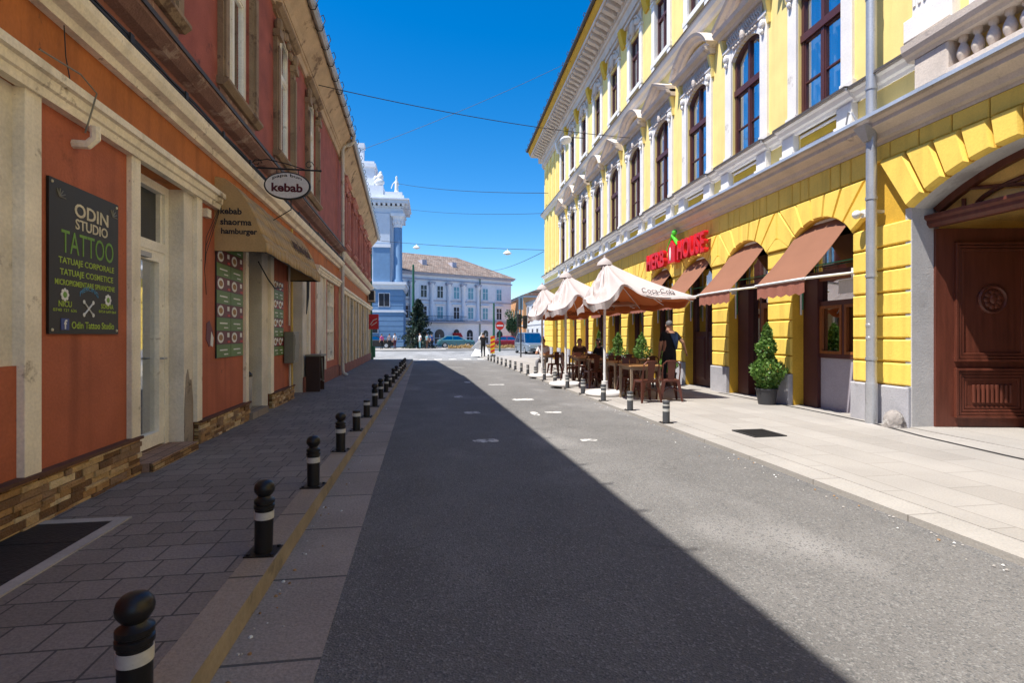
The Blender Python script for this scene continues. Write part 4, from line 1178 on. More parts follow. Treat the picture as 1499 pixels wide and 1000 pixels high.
for w in [0.5] * 9 + [0.38]:
    bl.block(x + 0.008, x + w - 0.008, F0 - 0.01, 0.03, 4.115, 4.36, 0.015); x += w
bl.build('rustication', 'yellow_block', Y)
pl = RF.mb()
def plinth(s0, s1):
    pl = RF.mb(); pl.block(s0, s1, F0 - 0.01, 0.06, -0.6, 0.635, 0.02); pl.build('plinth', 'plinth_grey', Y)
plinth(EC + EW / 2 - 0.0, CK[0] - AWD / 2); plinth(S0, EC - EW / 2)
for k in range(10): plinth(CK[k] + AWD / 2, CK[k + 1] - AWD / 2)
plinth(CK[10] + AWD / 2, S1)
# --- first cornice
co = RF.mb()
pr = [(0, 4.36), (0.03, 4.36), (0.04, 4.41), (0.1, 4.43), (0.13, 4.5), (0.24, 4.56), (0.28, 4.58), (0.28, 4.64), (0.33, 4.68), (0.35, 4.74), (0, 4.76)]
co.profile(pr, S0, S1 + 0.2)
co.build('cornice', 'stucco_lilac', Y)
co = RF.mb(); co.profile([(0.0, 4.785), (0.0, 4.765), (0.355, 4.745), (0.385, 4.7), (0.395, 4.7), (0.37, 4.765)], S0, S1 + 0.25); co.build('metal_flashing', 'flashing', Y)
# --- upper walls with window holes
up = RF.mb()
WC = [EC] + CK[:10]
W1, Z1B, Z1S, Z1R = 1.16, 5.46, 7.86, 0.25
U = 0.14
W2, Z2B, Z2T = 1.0, 10.25, 12.1
def edges_of(w):
    e = [S0]
    for c in WC: e += [c - w / 2, c + w / 2]
    return e + [S1]
YF = 0.0
e = edges_of(W1)
for i in range(0, len(e), 2): up.box(e[i], e[i + 1], BK, YF, 4.7, Z1S, 0)
for c in WC:
    up.box(c - W1 / 2, c + W1 / 2, BK, YF, 4.7, Z1B, 0)
mids = [S0] + [(a + b) / 2 for a, b in zip(WC, WC[1:])] + [S1]
for i, c in enumerate(WC): arch_fill(up, c, W1, Z1S, Z1R, mids[i], mids[i + 1], 8.3, BK, YF, 0)
up.box(S0, S1, BK, YF, 8.3, Z2B, 0)
e = edges_of(W2)
for i in range(0, len(e), 2): up.box(e[i], e[i + 1], BK, YF, Z2B, Z2T, 0)
up.box(S0, S1, BK, YF, Z2T, 13.5, 0)
up.build('upper_wall', 'yellow_pale', Y, recalc=False)
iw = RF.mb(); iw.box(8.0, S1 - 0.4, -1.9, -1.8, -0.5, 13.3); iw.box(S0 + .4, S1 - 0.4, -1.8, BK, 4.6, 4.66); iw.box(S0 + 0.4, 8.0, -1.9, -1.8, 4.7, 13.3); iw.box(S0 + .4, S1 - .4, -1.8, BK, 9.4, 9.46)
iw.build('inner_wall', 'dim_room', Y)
# pedestal course, sill cornice
pc = RF.mb()
pc.box(S0, S1, 0, 0.05, 4.76, 4.9)
for c in CK[:10]:
    for q in (-0.74, 0.74):
        pc.block(c + q - 0.17, c + q + 0.17, 0, 0.13, 4.92, 5.24, 0.015)
        pc.box(c + q - 0.19, c + q + 0.19, 0.05, 0.16, 4.78, 4.92)
    pc.block(c - 0.5, c + 0.5, 0, 0.035, 4.93, 4.97, 0.01); pc.block(c - 0.5, c + 0.5, 0, 0.035, 5.15, 5.2, 0.01)
pc.build('pedestal_course', 'stucco_white', Y)
for c in CK[:10]:
    pn = RF.mb(); pn.block(c - 0.49, c + 0.49, 0, 0.025, 4.98, 5.14, 0.012); pn.build('yellow_panel', 'yellow_deep', Y)
sc = RF.mb()
sp = lambda d: [(0, 5.24), (0.03 + d, 5.24), (0.05 + d, 5.29), (0.1 + d, 5.31), (0.13 + d, 5.38), (0.19 + d, 5.4), (0.2 + d, 5.45), (0, 5.46)]
sc.profile(sp(0), 6.6, S1 + 0.1)
for c in CK[:10]: sc.profile(sp(0.07), c - 0.95, c + 0.95)
sc.build('sill_cornice', 'stucco_white', Y)
sc = RF.mb(); sc.profile([(0, 5.475), (0, 5.465), (0.21, 5.454), (0.225, 5.42), (0.232, 5.42), (0.22, 5.465)], 6.6, S1 + 0.12)
for c in CK[:10]: sc.profile([(0.2, 5.477), (0.2, 5.467), (0.28, 5.457), (0.295, 5.42), (0.302, 5.42), (0.29, 5.468)], c - 0.96, c + 0.96)
sc.build('metal_flashing', 'gutter_dark', Y)
# --- windows of the first floor (one built, the rest copied)
def up_window(kind, c):
    f = RF.mb()
    P, R, zc, a = arch_pts(0, W1, Z1S, Z1R, 12)
    o0, o1 = -0.15, -0.06
    hw = W1 / 2
    for x0, x1 in ((-hw, -hw + 0.075), (hw - 0.075, hw), (-0.04, 0.04)): f.box(x0, x1, o0, o1, Z1B, Z1S + (0.0 if abs(x0) > 0.1 else 0.22))
    f.box(-hw, hw, o0, o1 + 0.025, 7.02, 7.16); f.box(-hw, hw, o0, o1 + 0.003, Z1B, Z1B + 0.1)
    for (xa, za), (xb, zb) in zip(P, P[1:]):
        f.loft([[(xa, y, za), (xb, y, zb), (xb * 0.88, y, zb - 0.075), (xa * 0.88, y, za - 0.075)] for y in (o0, o1)])
    for s in (-1, 1):
        x0, x1 = sorted((s * 0.04, s * (hw - 0.075)))
        f.box(x0, x1, o0 + 0.02, o1 - 0.02, 6.2, 6.23)
        for xa in (x0, x1 - 0.03): f.box(xa, xa + 0.03, o0 + 0.02, o1 - 0.015, Z1B + 0.1, 7.02)
        f.box(x0, x1, o0 + 0.02, o1 - 0.015, 6.985, 7.02)
    w = f.build('window', 'window_brown', Y, (c, 0, 0))
    f = RF.mb(); f.face([(-hw + .03, -0.11, Z1B + 0.05), (hw - .03, -0.11, Z1B + 0.05), (hw - .03, -0.11, Z1S)] + [(x * 0.96, -0.11, z - 0.02) for x, z in P[::-1]][1:-1] + [(-hw + .03, -0.11, Z1S)])
    f.build('pane', 'glass', w)
    f = RF.mb()
    for s in (-1, 1):
        n = 12
        x0, x1 = s * 0.3, s * (hw - 0.02)
        for i in range(n):
            xa = x0 + (x1 - x0) * i / n; xb = x0 + (x1 - x0) * (i + 1) / n
            ya, yb = -0.36 + 0.03 * math.sin(i * 1.7), -0.36 + 0.03 * math.sin((i + 1) * 1.7)
            f.face([(xa, ya, Z1B + 0.05), (xb, yb, Z1B + 0.05), (xb, yb, 8.0), (xa, ya, 8.0)])
    f.build('curtain', 'curtain', w, recalc=False)
    f = RF.mb()
    for x0, x1 in ((-hw, -hw + 0.1), (hw - 0.1, hw), (-0.06, 0.06)): f.box(x0, x1, -0.31, -0.27, Z1B, 8.0)
    for z in (Z1B, 6.18, 6.98): f.box(-hw, hw, -0.305, -0.272, z, z + 0.09)
    f.build('inner_casement', 'steel_white', w)
    # white surround: side strips, ornament frieze, brackets
    f = RF.mb()
    for s in (-1, 1):
        x = s * (hw + 0.15)
        f.block(x - 0.145, x + 0.11, -0.14, 0.06, 5.46, 8.02 + U, 0.012) if s > 0 else f.block(x - 0.11, x + 0.145, -0.14, 0.06, 5.46, 8.02 + U, 0.012)
        f.block(x - 0.15, x + 0.15, 0, 0.085, 5.46, 5.65, 0.012)
        f.box(x - 0.15, x + 0.15, 0, 0.1, 8.02 + U, 8.08 + U)
        f.ell((x, 0.09, 7.86 + U), (0.09, 0.06, 0.1), 8, 6); f.ell((x, 0.1, 7.7 + U), (0.05, 0.04, 0.06), 8, 6)
    for (xa, za), (xb, zb) in zip(P, P[1:]):
        f.face([(xa, 0.04, za), (xb, 0.04, zb), (xb, 0.04, 8.25 + U), (xa, 0.04, 8.25 + U)]); f.face([(xa, -0.06, za), (xb, -0.06, zb), (xb, 0.04, zb), (xa, 0.04, za)])
    f.build('surround', 'stucco_white', w, recalc=False)
    f = RF.mb()
    g_ = random.Random(5)
    f.box(-0.7, 0.7, 0.02, 0.075, 8.05, 8.36)
    for i in range(17):
        x = -0.64 + i * 0.08
        f.tube([(x - 0.04, 0.09, 8.1 + 0.03 * (i % 2)), (x, 0.11, 8.2), (x + 0.03, 0.09, 8.28), (x + 0.05, 0.09, 8.2)], 0.017, 5)
        f.ell((x, 0.085, 8.33), (0.03, 0.02, 0.022), 6, 4)
    for i in range(9):
        x = -0.44 + i * 0.11
        f.ell((x, 0.06, 8.0 - 0.05 * abs(x)), (0.05, 0.035, 0.05), 7, 5)
    f.ell((0, 0.1, 8.06), (0.09, 0.06, 0.15), 10, 7)
    f.build('ornament', 'stucco_lilac', w, (0, 0, U))
    f = RF.mb()
    hl = 0.98
    shelf = [(0, 8.36), (0.14, 8.37), (0.17, 8.43), (0.28, 8.46), (0.32, 8.54), (0, 8.56)]
    f.profile(shelf, -hl, hl)
    if kind == 'round':
        n = 16; Rr = (hl * hl + 0.55 * 0.55) / (2 * 0.55); zc2 = 8.5 + 0.55 - Rr; a2 = math.asin(hl / Rr)
        rr = []
        for i in range(n + 1):
            t = -a2 + 2 * a2 * i / n
            def q(r, y): return ((Rr + r) * math.sin(t), y, zc2 + (Rr + r) * math.cos(t))
            rr.append([q(0, 0), q(0, 0.16), q(0.07, 0.2), q(0.1, 0.3), q(0.17, 0.34), q(0.19, 0.0)])
        f.loft(rr)
        f.loft([[(x, y, z) for x, z in [(hl * .95 * math.cos(PI * i / 12), 8.52 + 0.42 * math.sin(PI * i / 12)) for i in range(13)]] for y in (0, 0.06)])
    else:
        for s in (-1, 1):
            rr = []
            for x, z in ((s * hl, 8.48), (0, 8.98)):
                rr.append([(x, 0, z), (x, 0.16, z), (x, 0.2, z + 0.07), (x, 0.3, z + 0.1), (x, 0.34, z + 0.17), (x, 0, z + 0.2)])
            f.loft(rr)
        f.poly_block([(-hl * .9, 8.55), (hl * .9, 8.55), (0, 9.0)], 0, 0.06, 0.9)
    f.build('pediment', 'stucco_lilac', w, (0, 0, U))
    for s in (-1, 1):
        f = RF.mb()
        x = s * (hw + 0.29)
        f.loft([[(x - 0.045, 0, 8.36), (x + 0.045, 0, 8.36), (x + 0.045, 0.16, 8.36), (x - 0.045, 0.16, 8.36)], [(x - 0.04, 0, 8.1), (x + 0.04, 0, 8.1), (x + 0.04, 0.1, 8.1), (x - 0.04, 0.1, 8.1)], [(x - 0.04, 0, 7.82), (x + 0.04, 0, 7.82), (x + 0.04, 0.05, 7.82), (x - 0.04, 0.05, 7.82)]])
        f.build('console', 'yellow_pale', w, (0, 0, U))
    return w
pw = {'tri': up_window('tri', CK[1]), 'round': up_window('round', CK[2])}
for k in range(10):
    if k in (1, 2): continue
    copy_thing(pw['tri' if k % 2 else 'round'], (CK[k], 0, 0))
copy_thing(pw['tri'], (EC, 0, 0))
# --- second floor string course and windows
st = RF.mb(); st.profile([(0, 9.42), (0.06, 9.44), (0.1, 9.52), (0.2, 9.56), (0.24, 9.64), (0.26, 9.7), (0, 9.76)], S0, S1 + 0.1); st.build('string_course', 'stucco_white', Y)
st = RF.mb(); st.profile([(0, 9.775), (0, 9.765), (0.265, 9.705), (0.28, 9.68), (0.288, 9.68), (0.275, 9.715)], S0, S1 + 0.12); st.build('metal_flashing', 'gutter_dark', Y)
def top_window(c):
    f = RF.mb(); hw = W2 / 2
    for x0, x1 in ((-hw, -hw + 0.07), (hw - 0.07, hw), (-0.035, 0.035)): f.box(x0, x1, -0.15, -0.06, Z2B, Z2T)
    for z in (Z2B, 11.45, Z2T - 0.07): f.box(-hw, hw, -0.15, -0.057, z, z + 0.085)
    w = f.build('window', 'window_brown', Y, (c, 0, 0))
    f = RF.mb(); f.box(-hw + .02, hw - .02, -0.11, -0.106, Z2B + .03, Z2T - .02); f.build('pane', 'glass', w)
    f = RF.mb()
    for s in (-1, 1):
        x = s * (hw + 0.13)
        f.block(x - (0.13 if s > 0 else 0.1), x + (0.1 if s > 0 else 0.13), -0.14, 0.07, 9.76, 12.12, 0.012)
        f.box(x - 0.14, x + 0.14, 0, 0.1, 12.12, 12.2)
    f.box(-hw - .26, hw + .26, 0, 0.08, 10.1, Z2B)
    f.build('surround', 'stucco_white', w)
    f = RF.mb()
    f.box(-hw - .2, hw + .2, 0, 0.05, 12.2, 12.75)
    f.ell((0, 0.1, 12.4), (0.13, 0.12, 0.3), 10, 8)
    for s in (-1, 1):
        for i in range(4):
            f.ell((s * (0.2 + i * 0.13), 0.08, 12.5 - 0.06 * i), (0.085, 0.06, 0.11), 8, 6)
        f.tube([(s * 0.15, 0.1, 12.7), (s * 0.4, 0.1, 12.62), (s * 0.6, 0.1, 12.35), (s * 0.68, 0.09, 12.25)], 0.035, 6)
    f.box(-hw - .3, hw + .3, 0, 0.16, 12.75, 12.85)
    f.build('ornament', 'stucco_lilac', w)
    return w
tw = top_window(CK[0])
for k in range(1, 10): copy_thing(tw, (CK[k], 0, 0))
copy_thing(tw, (EC, 0, 0))
for k in range(10):
    x = CK[k] + HB
    f = RF.mb(); f.profile([(0, 12.3), (0.06, 12.3), (0.12, 12.45), (0.2, 12.75), (0.24, 12.95), (0, 12.95)], x - 0.16, x + 0.16); f.build('capital', 'yellow_deep' if k < 9 else 'stucco_white', Y)
# --- main cornice with brackets, eaves, roof
mc = RF.mb()
mc.profile([(0, 12.86), (0.08, 12.88), (0.1, 12.98), (0.16, 13.0), (0.16, 13.34), (0.22, 13.36), (0.26, 13.46), (0, 13.48)], S0, S1 + 0.1)
mc.profile([(0, 13.46), (0.3, 13.47), (0.32, 13.84), (0.86, 13.86), (0.88, 14.0), (0, 14.02)], S0, S1 + 0.7)
k = 0; x = S0 + 0.2
while x < S1 + 0.1:
    mc.loft([[(x - 0.1, y, z) for y, z in ((0.31, 13.83), (0.8, 13.83), (0.82, 13.72), (0.7, 13.66), (0.5, 13.58), (0.38, 13.5), (0.31, 13.5))], [(x + 0.1, y, z) for y, z in ((0.31, 13.83), (0.8, 13.83), (0.82, 13.72), (0.7, 13.66), (0.5, 13.58), (0.38, 13.5), (0.31, 13.5))]])
    x += 0.43
mc.build('bracketed_cornice', 'stucco_lilac', Y)
mc = RF.mb(); mc.profile([(0.8, 14.0), (0.9, 13.98), (0.94, 14.1), (1.0, 14.2), (1.02, 14.32), (0.8, 14.34)], S0, S1 + 0.8); mc.build('eaves_board', 'eave_yellow', Y)
mc = RF.mb(); mc.profile([(0.98, 14.35), (1.0, 14.28), (1.08, 14.26), (1.14, 14.3), (1.15, 14.38)], S0, S1 + 0.9)
for k in range(46):
    s = -8 + k
    mc.tube([(s, 1.1, 14.34), (s, 1.18, 14.46), (s, 1.14, 14.58), (s, 1.07, 14.53)], 0.016, 5)
mc.build('gutter', 'gutter_dark', Y)
mc = RF.mb(); mc.loft([[(x, 1.05, 14.35), (x, -5.5, 17.6), (x, -12, 14.4), (x, -12, 14.0), (x, 0, 14.03)] for x in (S0, S1 + 0.8)]); mc.build('roof', 'roof_tile', Y)
# corner strips at the far end
f = RF.mb()
for s in (31.5, 32.7, 33.9, 35.1):
    for z0, z1 in ((5.62, 9.4), (9.76, 12.86)):
        f.block(s - 0.3, s + 0.3, 0, 0.07, z0, z1, 0.015)
        for j in range(5): f.box(s - 0.22 + j * 0.1, s - 0.18 + j * 0.1, 0.07, 0.085, z0 + 0.3, z1 - 0.5)
f.build('corner_pilasters', 'yellow_pale', Y)
# white fluted strip and balcony over the entrance
f = RF.mb()
f.block(6.18, 6.7, 0, 0.09, 5.95, 8.2, 0.015); f.block(6.05, 6.8, 0, 0.14, 5.62, 5.95, 0.02)
for j in range(6): f.tube([(6.23 + j * 0.084, 0.09, 6.1), (6.23 + j * 0.084, 0.09, 8.0)], 0.026, 6)
f.build('fluted_pilaster', 'stucco_white', Y)
bc = RF.mb()
bc.block(5.95, 6.45, 0, 0.3, 4.79, 5.22, 0.02); bc.block(2.6, 3.1, 0, 0.3, 4.79, 5.22, 0.02); bc.box(3.1, 5.95, 0.06, 0.3, 4.79, 4.86)
bc.profile([(0, 5.22), (0.3, 5.22), (0.33, 5.27), (0.37, 5.29), (0.4, 5.35), (0.41, 5.44), (0, 5.46)], 2.55, 6.55)
bc.build('balcony_parapet', 'stucco_lilac', Y)
bp = MB(RF.sy); bp.lathe([(r * 0.68, z * 0.73) for r, z in [(0.075, 0), (0.08, 0.04), (0.06, 0.06), (0.1, 0.16), (0.105, 0.22), (0.08, 0.3), (0.05, 0.36), (0.05, 0.39), (0.075, 0.42), (0.075, 0.46), (0.085, 0.5)]], 0, 0, 16)
bo = bp.build('baluster', 'stucco_lilac', Y, (5.84, 0.18, 4.86), smooth=True)
for k in range(1, 15): copy_thing(bo, (5.84 - k * 0.19, 0.18, 4.86))
# downpipes
def dpipe(s, ztop):
    f = RF.mb()
    f.tube([(s, 0.2, ztop), (s, 0.2, 0.66)], 0.075, 12)
    f.tube([(s, 0.2, 0.66), (s, 0.2, 0.02)], 0.085, 12)
    for z in (1.02, 2.3, 3.5, 5.2, 6.6, 8.2, 10.2, 12): f.tube([(s, 0.2, z), (s, 0.2, z + 0.04)], 0.086, 12)
    for z in (1.35, 1.55): f.ell((s, 0.26, z), (0.05, 0.02, 0.05), 8, 6)
    f.box(s - 0.03, s + 0.03, 0, 0.14, 3.3, 3.34); f.box(s - 0.03, s + 0.03, 0, 0.14, 7.0, 7.04)
    f.loft([[(s - .11, .2, 4.62), (s + .11, .2, 4.62), (s + .11, .42, 4.62), (s - .11, .42, 4.62)], [(s - .05, .22, 4.4), (s + .05, .22, 4.4), (s + .05, .3, 4.4), (s - .05, .3, 4.4)]])
    f.tube([(s + 0.1, 0.3, 4.64), (s + 0.2, 0.36, 4.92), (s + 0.3, 0.34, 4.98), (s + 0.38, 0.32, 4.8)], 0.016, 6)
    return f.build('downpipe', 'zinc', Y, smooth=True)
dpipe(7.3, 13.9)
# --- entrance: beam, fanlight, leaves, passage
f = RF.mb(); f.profile([(-0.42, 2.98), (-0.28, 2.97), (-0.24, 3.02), (-0.24, 3.07), (-0.2, 3.1), (-0.2, 3.15), (-0.42, 3.17)], EC - EW / 2, EC + EW / 2)
f.build('transom_beam', 'door_brown', Y, bevel=0.006)
f = RF.mb()
P, R, zc, a = arch_pts(EC, EW - 0.02, EZ + 0.02, ER - 0.02, 20)
for (xa, za), (xb, zb) in zip(P, P[1:]):
    f.loft([[(xa, y, za), (xb, y, zb), (EC + (xb - EC) * 0.95, y, zb - 0.09), (EC + (xa - EC) * 0.95, y, za - 0.09)] for y in (-0.46, -0.34)])
for t in (-0.5, -0.2, 0.2, 0.5):
    f.tube([(EC + 0.7 * math.sin(t * 1.6), -0.4, 3.16 + 0.12), (EC + 2.5 * math.sin(t * 1.15), -0.4, zc + (R - 0.02) * math.cos(math.asin(min(1, 2.5 * math.sin(t * 1.15) / R))))], 0.028, 6)
f.tube([(EC - 1.15 * math.cos(PI * i / 14), -0.4, 3.15 + 0.26 * math.sin(PI * i / 14)) for i in range(15)], 0.03, 6)
f.tube([(EC + 1.32, -0.4, 3.15), (EC + 1.32, -0.4, 3.3)], 0.028, 6); f.tube([(EC - 1.32, -0.4, 3.15), (EC - 1.32, -0.4, 3.3)], 0.028, 6)
f.build('fanlight', 'door_brown', Y)
f = RF.mb(); f.box(EC + EW / 2 - 0.012, EC + EW / 2 + 0.1, BK - 0.02, -0.005, 0.0, EZ + 0.02); f.build('jamb', 'jamb_grey', Y); f = RF.mb(); f.box(EC - EW / 2 - 0.1, EC - EW / 2 + 0.012, BK - 0.02, -0.005, 0.0, EZ + 0.02); f.build('jamb', 'jamb_grey', Y)
f = RF.mb()
P, R, zc, a = arch_pts(EC, EW - 0.05, EZ + 0.02, ER - 0.04, 20)
f.loft([[(x, y, z) for x, z in P] + [(EC + EW / 2 - 0.03, y, 3.16), (EC - EW / 2 + 0.03, y, 3.16)] for y in (-0.43, -0.42)]); f.build('fanlight_panel', 'vault_ochre', Y)
def leaf_door(s, sgn):
    """a carriage door leaf standing open, square to the street"""
    f = RF.mb()
    s0, s1 = (s - 0.07, s) if sgn > 0 else (s, s + 0.07)
    fr = s0 if sgn > 0 else s1
    d = -1 if sgn > 0 else 1
    f.box(s0, s1, -1.83, -0.36, 0.065, 2.96)
    def panel(y0, y1, z0, z1, n=3):
        for i in range(n):
            k_ = 0.045 * i; w_ = 0.035
            a_, b_, c_, e_ = y0 + k_, y1 - k_, z0 + k_, z1 - k_
            h = 0.05 - 0.012 * i
            x0, x1 = sorted((fr + d * 0.0, fr + d * h))
            f.box(x0, x1, a_, b_, c_, c_ + w_); f.box(x0, x1, a_, b_, e_ - w_, e_)
            f.box(x0, x1, a_, a_ + w_, c_ + w_, e_ - w_); f.box(x0, x1, b_ - w_, b_, c_ + w_, e_ - w_)
    panel(-1.68, -0.62, 1.02, 2.75); panel(-1.68, -0.62, 0.2, 0.92, 4)
    x0, x1 = sorted((fr, fr + d * 0.03)); f.box(x0, x1, -1.58, -0.94, 0.98, 2.6) if False else None
    for i in range(9):
        y = -1.41 + i * 0.065
        f.tube([(fr + d * 0.012, y, 0.42), (fr + d * 0.012, y, 0.68)], 0.024, 6)
    ld = f.build('door_leaf', 'door_brown', Y, bevel=0.004)
    th_ = -rad(9) * sgn
    hx, hy = s, -0.36
    ld.rotation_euler = (0, 0, th_)
    ld.location = (hx - (hx * math.cos(th_) - hy * math.sin(th_)), hy - (hx * math.sin(th_) + hy * math.cos(th_)), 0)
    f = RF.mb()
    ring = []
    def disc(r, x): return [(fr + d * x, -1.15 + r * math.cos(2 * PI * k / 28), 1.92 + r * math.sin(2 * PI * k / 28)) for k in range(28)]
    f.loft([disc(0.21, 0), disc(0.21, 0.03), disc(0.185, 0.045), disc(0.165, 0.03), disc(0.16, 0.015), disc(0.02, 0.02)])
    for k in range(9):
        t = k * 0.7
        f.ell((fr + d * 0.03, -1.15 + 0.09 * math.cos(t), 1.92 + 0.1 * math.sin(t)), (0.02, 0.05, 0.045), 7, 5)
    f.ell((fr + d * 0.035, -1.15, 1.93), (0.03, 0.06, 0.08), 8, 6)
    f.build('medallion', 'door_brown', ld, smooth=True)
    f = RF.mb(); f.tube([(fr, -1.77, 1.2), (fr + d * 0.06, -1.77, 1.2), (fr + d * 0.06, -1.77, 1.34)], 0.014, 6); f.build('handle', 'dark_iron', ld)
leaf_door(EC + EW / 2 + 0.02, 1); leaf_door(EC - EW / 2 - 0.02, -1)
f = RF.mb()
f.box(EC + EW / 2, EC + EW / 2 + 0.3, -7, BK, -0.5, 3.2); f.build('passage_wall', 'vault_ochre', Y); f = RF.mb(); f.box(EC - EW / 2 - 0.3, EC - EW / 2, -7, BK, -0.5, 3.2)
f.build('passage_wall', 'vault_ochre', Y)
f = RF.mb(); f.box(EC - EW / 2, EC + EW / 2, -7.2, -7, -0.2, 4.3); f.build('passage_end', 'dim_room', Y)  # unseen end wall, added to keep the passage and door leaf darker
f = RF.mb()
P, R, zc, a = arch_pts(EC, EW + 0.02, 3.1, 1.0, 20)
for (xa, za), (xb, zb) in zip(P, P[1:]): f.face([(xa, -7, za), (xb, -7, zb), (xb, BK, zb), (xa, BK, za)])
for y in (-2.25, -4.4):
    for (xa, za), (xb, zb) in zip(P, P[1:]):
        f.loft([[(xa, q, za), (xb, q, zb), (EC + (xb - EC) * 0.9, q, zb - 0.16), (EC + (xa - EC) * 0.9, q, za - 0.16)] for q in (y - 0.3, y)])
    for s in (-1, 1):
        x = EC + s * (EW / 2 - 0.14)
        f.box(x - 0.15, x + 0.15, y - 0.3, y, -0.1, 2.75); f.box(x - 0.2, x + 0.2, y - 0.34, y + 0.04, 2.75, 2.84); f.box(x - 0.24, x + 0.24, y - 0.38, y + 0.08, 2.84, 2.92); f.box(x - 0.2, x + 0.2, y - 0.34, y + 0.04, 2.92, 3.1)
f.build('vault', 'vault_ochre', Y, recalc=False)
f = RF.mb(); f.box(EC - EW / 2, EC + EW / 2, -7, 0.02, -0.2, 0.062); f.build('passage_floor', 'kerb_light', Y)
# --- fillings of the ground floor arches
def pane_rect(parent, x0, x1, z0, z1, y=-0.3, m='glass', nm='pane'):
    f = RF.mb(); f.box(x0, x1, y, y + 0.004, z0, z1); return f.build(nm, m, parent)
def arch_unit(k):
    c = CK[k]
    f = RF.mb(); hw = AWD / 2
    P, R, zc, a = arch_pts(c, AWD - 0.01, AZ, AR - 0.01, 14)
    y0, y1 = -0.4, -0.26
    for (xa, za), (xb, zb) in zip(P, P[1:]):
        for j, (q0, q1, yy) in enumerate(((1, 0.93, y1), (0.93, 0.86, y1 - 0.03))):
            f.loft([[(c + (xa - c) * q0, y, za - (1 - q0) * 0.9), (c + (xb - c) * q0, y, zb - (1 - q0) * 0.9), (c + (xb - c) * q1, y, zb - (1 - q1) * 0.9), (c + (xa - c) * q1, y, za - (1 - q1) * 0.9)] for y in (y0, yy)])
    f.box(c - hw, c - hw + 0.1, y0, y1, 0.02, AZ); f.box(c + hw - 0.1, c + hw, y0, y1, 0.02, AZ)
    f.box(c - hw + 0.1, c + hw - 0.1, y0, y1 - 0.01, 2.5, 2.6)
    nm = 'shop_window' if k in (0, 4, 6) else 'door'
    if k == 0:
        f.box(c - hw + 0.1, c + hw - 0.42, y0, y1 - 0.02, 0.98, 1.06); f.box(c - hw + 0.1, c + hw - 0.42, y0, y1 - 0.02, 1.95, 2.04); f.box(c - 0.27, c - 0.2, y0, y1 - 0.02, 1.06, 1.95)
        f.box(c + 0.36, c + hw - 0.1, y0, y1 + 0.03, 0.02, 2.5)
    elif k == 1:
        f.box(c - 0.15, c - 0.06, y0, y1 - 0.02, 0.02, 2.5); f.box(c - hw + 0.1, c - 0.15, y0, y1 - 0.02, 0.02, 0.3); f.box(c + 0.28, c + hw - 0.1, y0, y1 + 0.05, 0.02, 2.5)
    else:
        f.box(c - hw + 0.1, c + hw - 0.1, y0, y1 - 0.02, 0.02, 1.5 if k == 2 else 0.7)
        f.box(c - 0.05, c + 0.05, y0, y1, 0.7, 2.5)
        for s in (-1, 1):
            x0, x1 = sorted((c + s * 0.1, c + s * 0.62))
            f.poly_block([(x0, 0.15), (x1, 0.15), (x1, 0.62 if k != 2 else 1.4), (x0, 0.62 if k != 2 else 1.4)], y1 - 0.03, y1 + 0.015, 0.85)
        if k % 2: f.box(c - hw + 0.1, c - hw + 0.55, y0, y1 + 0.04, 0.02, 2.5)
    w = f.build(nm, 'window_brown', Y)
    pane_rect(w, c - hw + 0.05, c + hw - 0.05, 0.6, AZ + 0.1, -0.34, 'glass_dark')
    if k == 0:
        f = RF.mb(); f.box(c - hw + 0.1, c + 0.36, y0, y1 - 0.04, 0.02, 0.98); f.build('dado_panel', 'panel_lilac', w)
        f = RF.mb()
        for x0, x1 in ((c - hw + 0.1, c - 0.27), (c - 0.2, c + 0.36)):
            for a_, b_ in ((x0, x0 + 0.05), (x1 - 0.05, x1)): f.box(a_, b_, -0.33, -0.27, 1.06, 1.95)
            f.box(x0, x1, -0.33, -0.271, 1.06, 1.11); f.box(x0, x1, -0.33, -0.271, 1.9, 1.95)
        f.box(c - hw + .1, c + .36, -0.33, -0.27, 2.42, 2.5)
        f.build('casement', 'wood_orange', w)
        lettering('RESTAURANT', (c + 0.28, -0.262, 1.75), (-0.35, 0, -1), (1, 0, -0.35), 0.62, 0.06, 'letter_cream', w, depth=0.002) if False else None
        f = RF.mb(); f.box(c - hw + 0.15, c - 0.05, -0.345, -0.335, 2.15, 2.4); f.build('white_card', 'letter_white', w)
        f = RF.mb(); f.tube([(c - hw + 0.03, -0.1, 0.06), (c - hw + 0.06, -0.2, 1.0)], 0.02, 6); f.build('white_prop', 'steel_white', w)
    if k == 1:
        f = RF.mb()
        for a_, b_ in ((c - hw + 0.1, c - hw + 0.2), (c - 0.25, c - 0.15)): f.box(a_, b_, -0.33, -0.255, 0.1, 2.1)
        f.box(c - hw + 0.1, c - 0.15, -0.33, -0.256, 2.0, 2.12); f.box(c - hw + 0.1, c - 0.15, -0.33, -0.256, 0.1, 0.32)
        f.build('door_frame', 'wood_orange', w)
        f = RF.mb(); g_ = random.Random(3)
        for i in range(12):
            x, z = c - hw + 0.26 + g_.random() * 0.25, 1.1 + g_.random() * 0.75
            f.box(x, x + 0.05, -0.333, -0.328, z, z + 0.06, g_.choice([0, 1, 2, 3]))
        f.build('stickers', ['menu_bright', 'letter_white', 'letter_blue', 'road_sign_yellow'], w)
    f = RF.mb(); f.tube([(c + hw - 0.06, -0.2, 1.9), (c + hw - 0.06, -0.2, 2.75)], 0.014, 6); f.tube([(c - hw + 0.06, -0.22, 2.72), (c + hw - 0.06, -0.22, 2.72)], 0.012, 6); f.build('green_tube', 'neon_green', w)
for k in range(11): arch_unit(k)
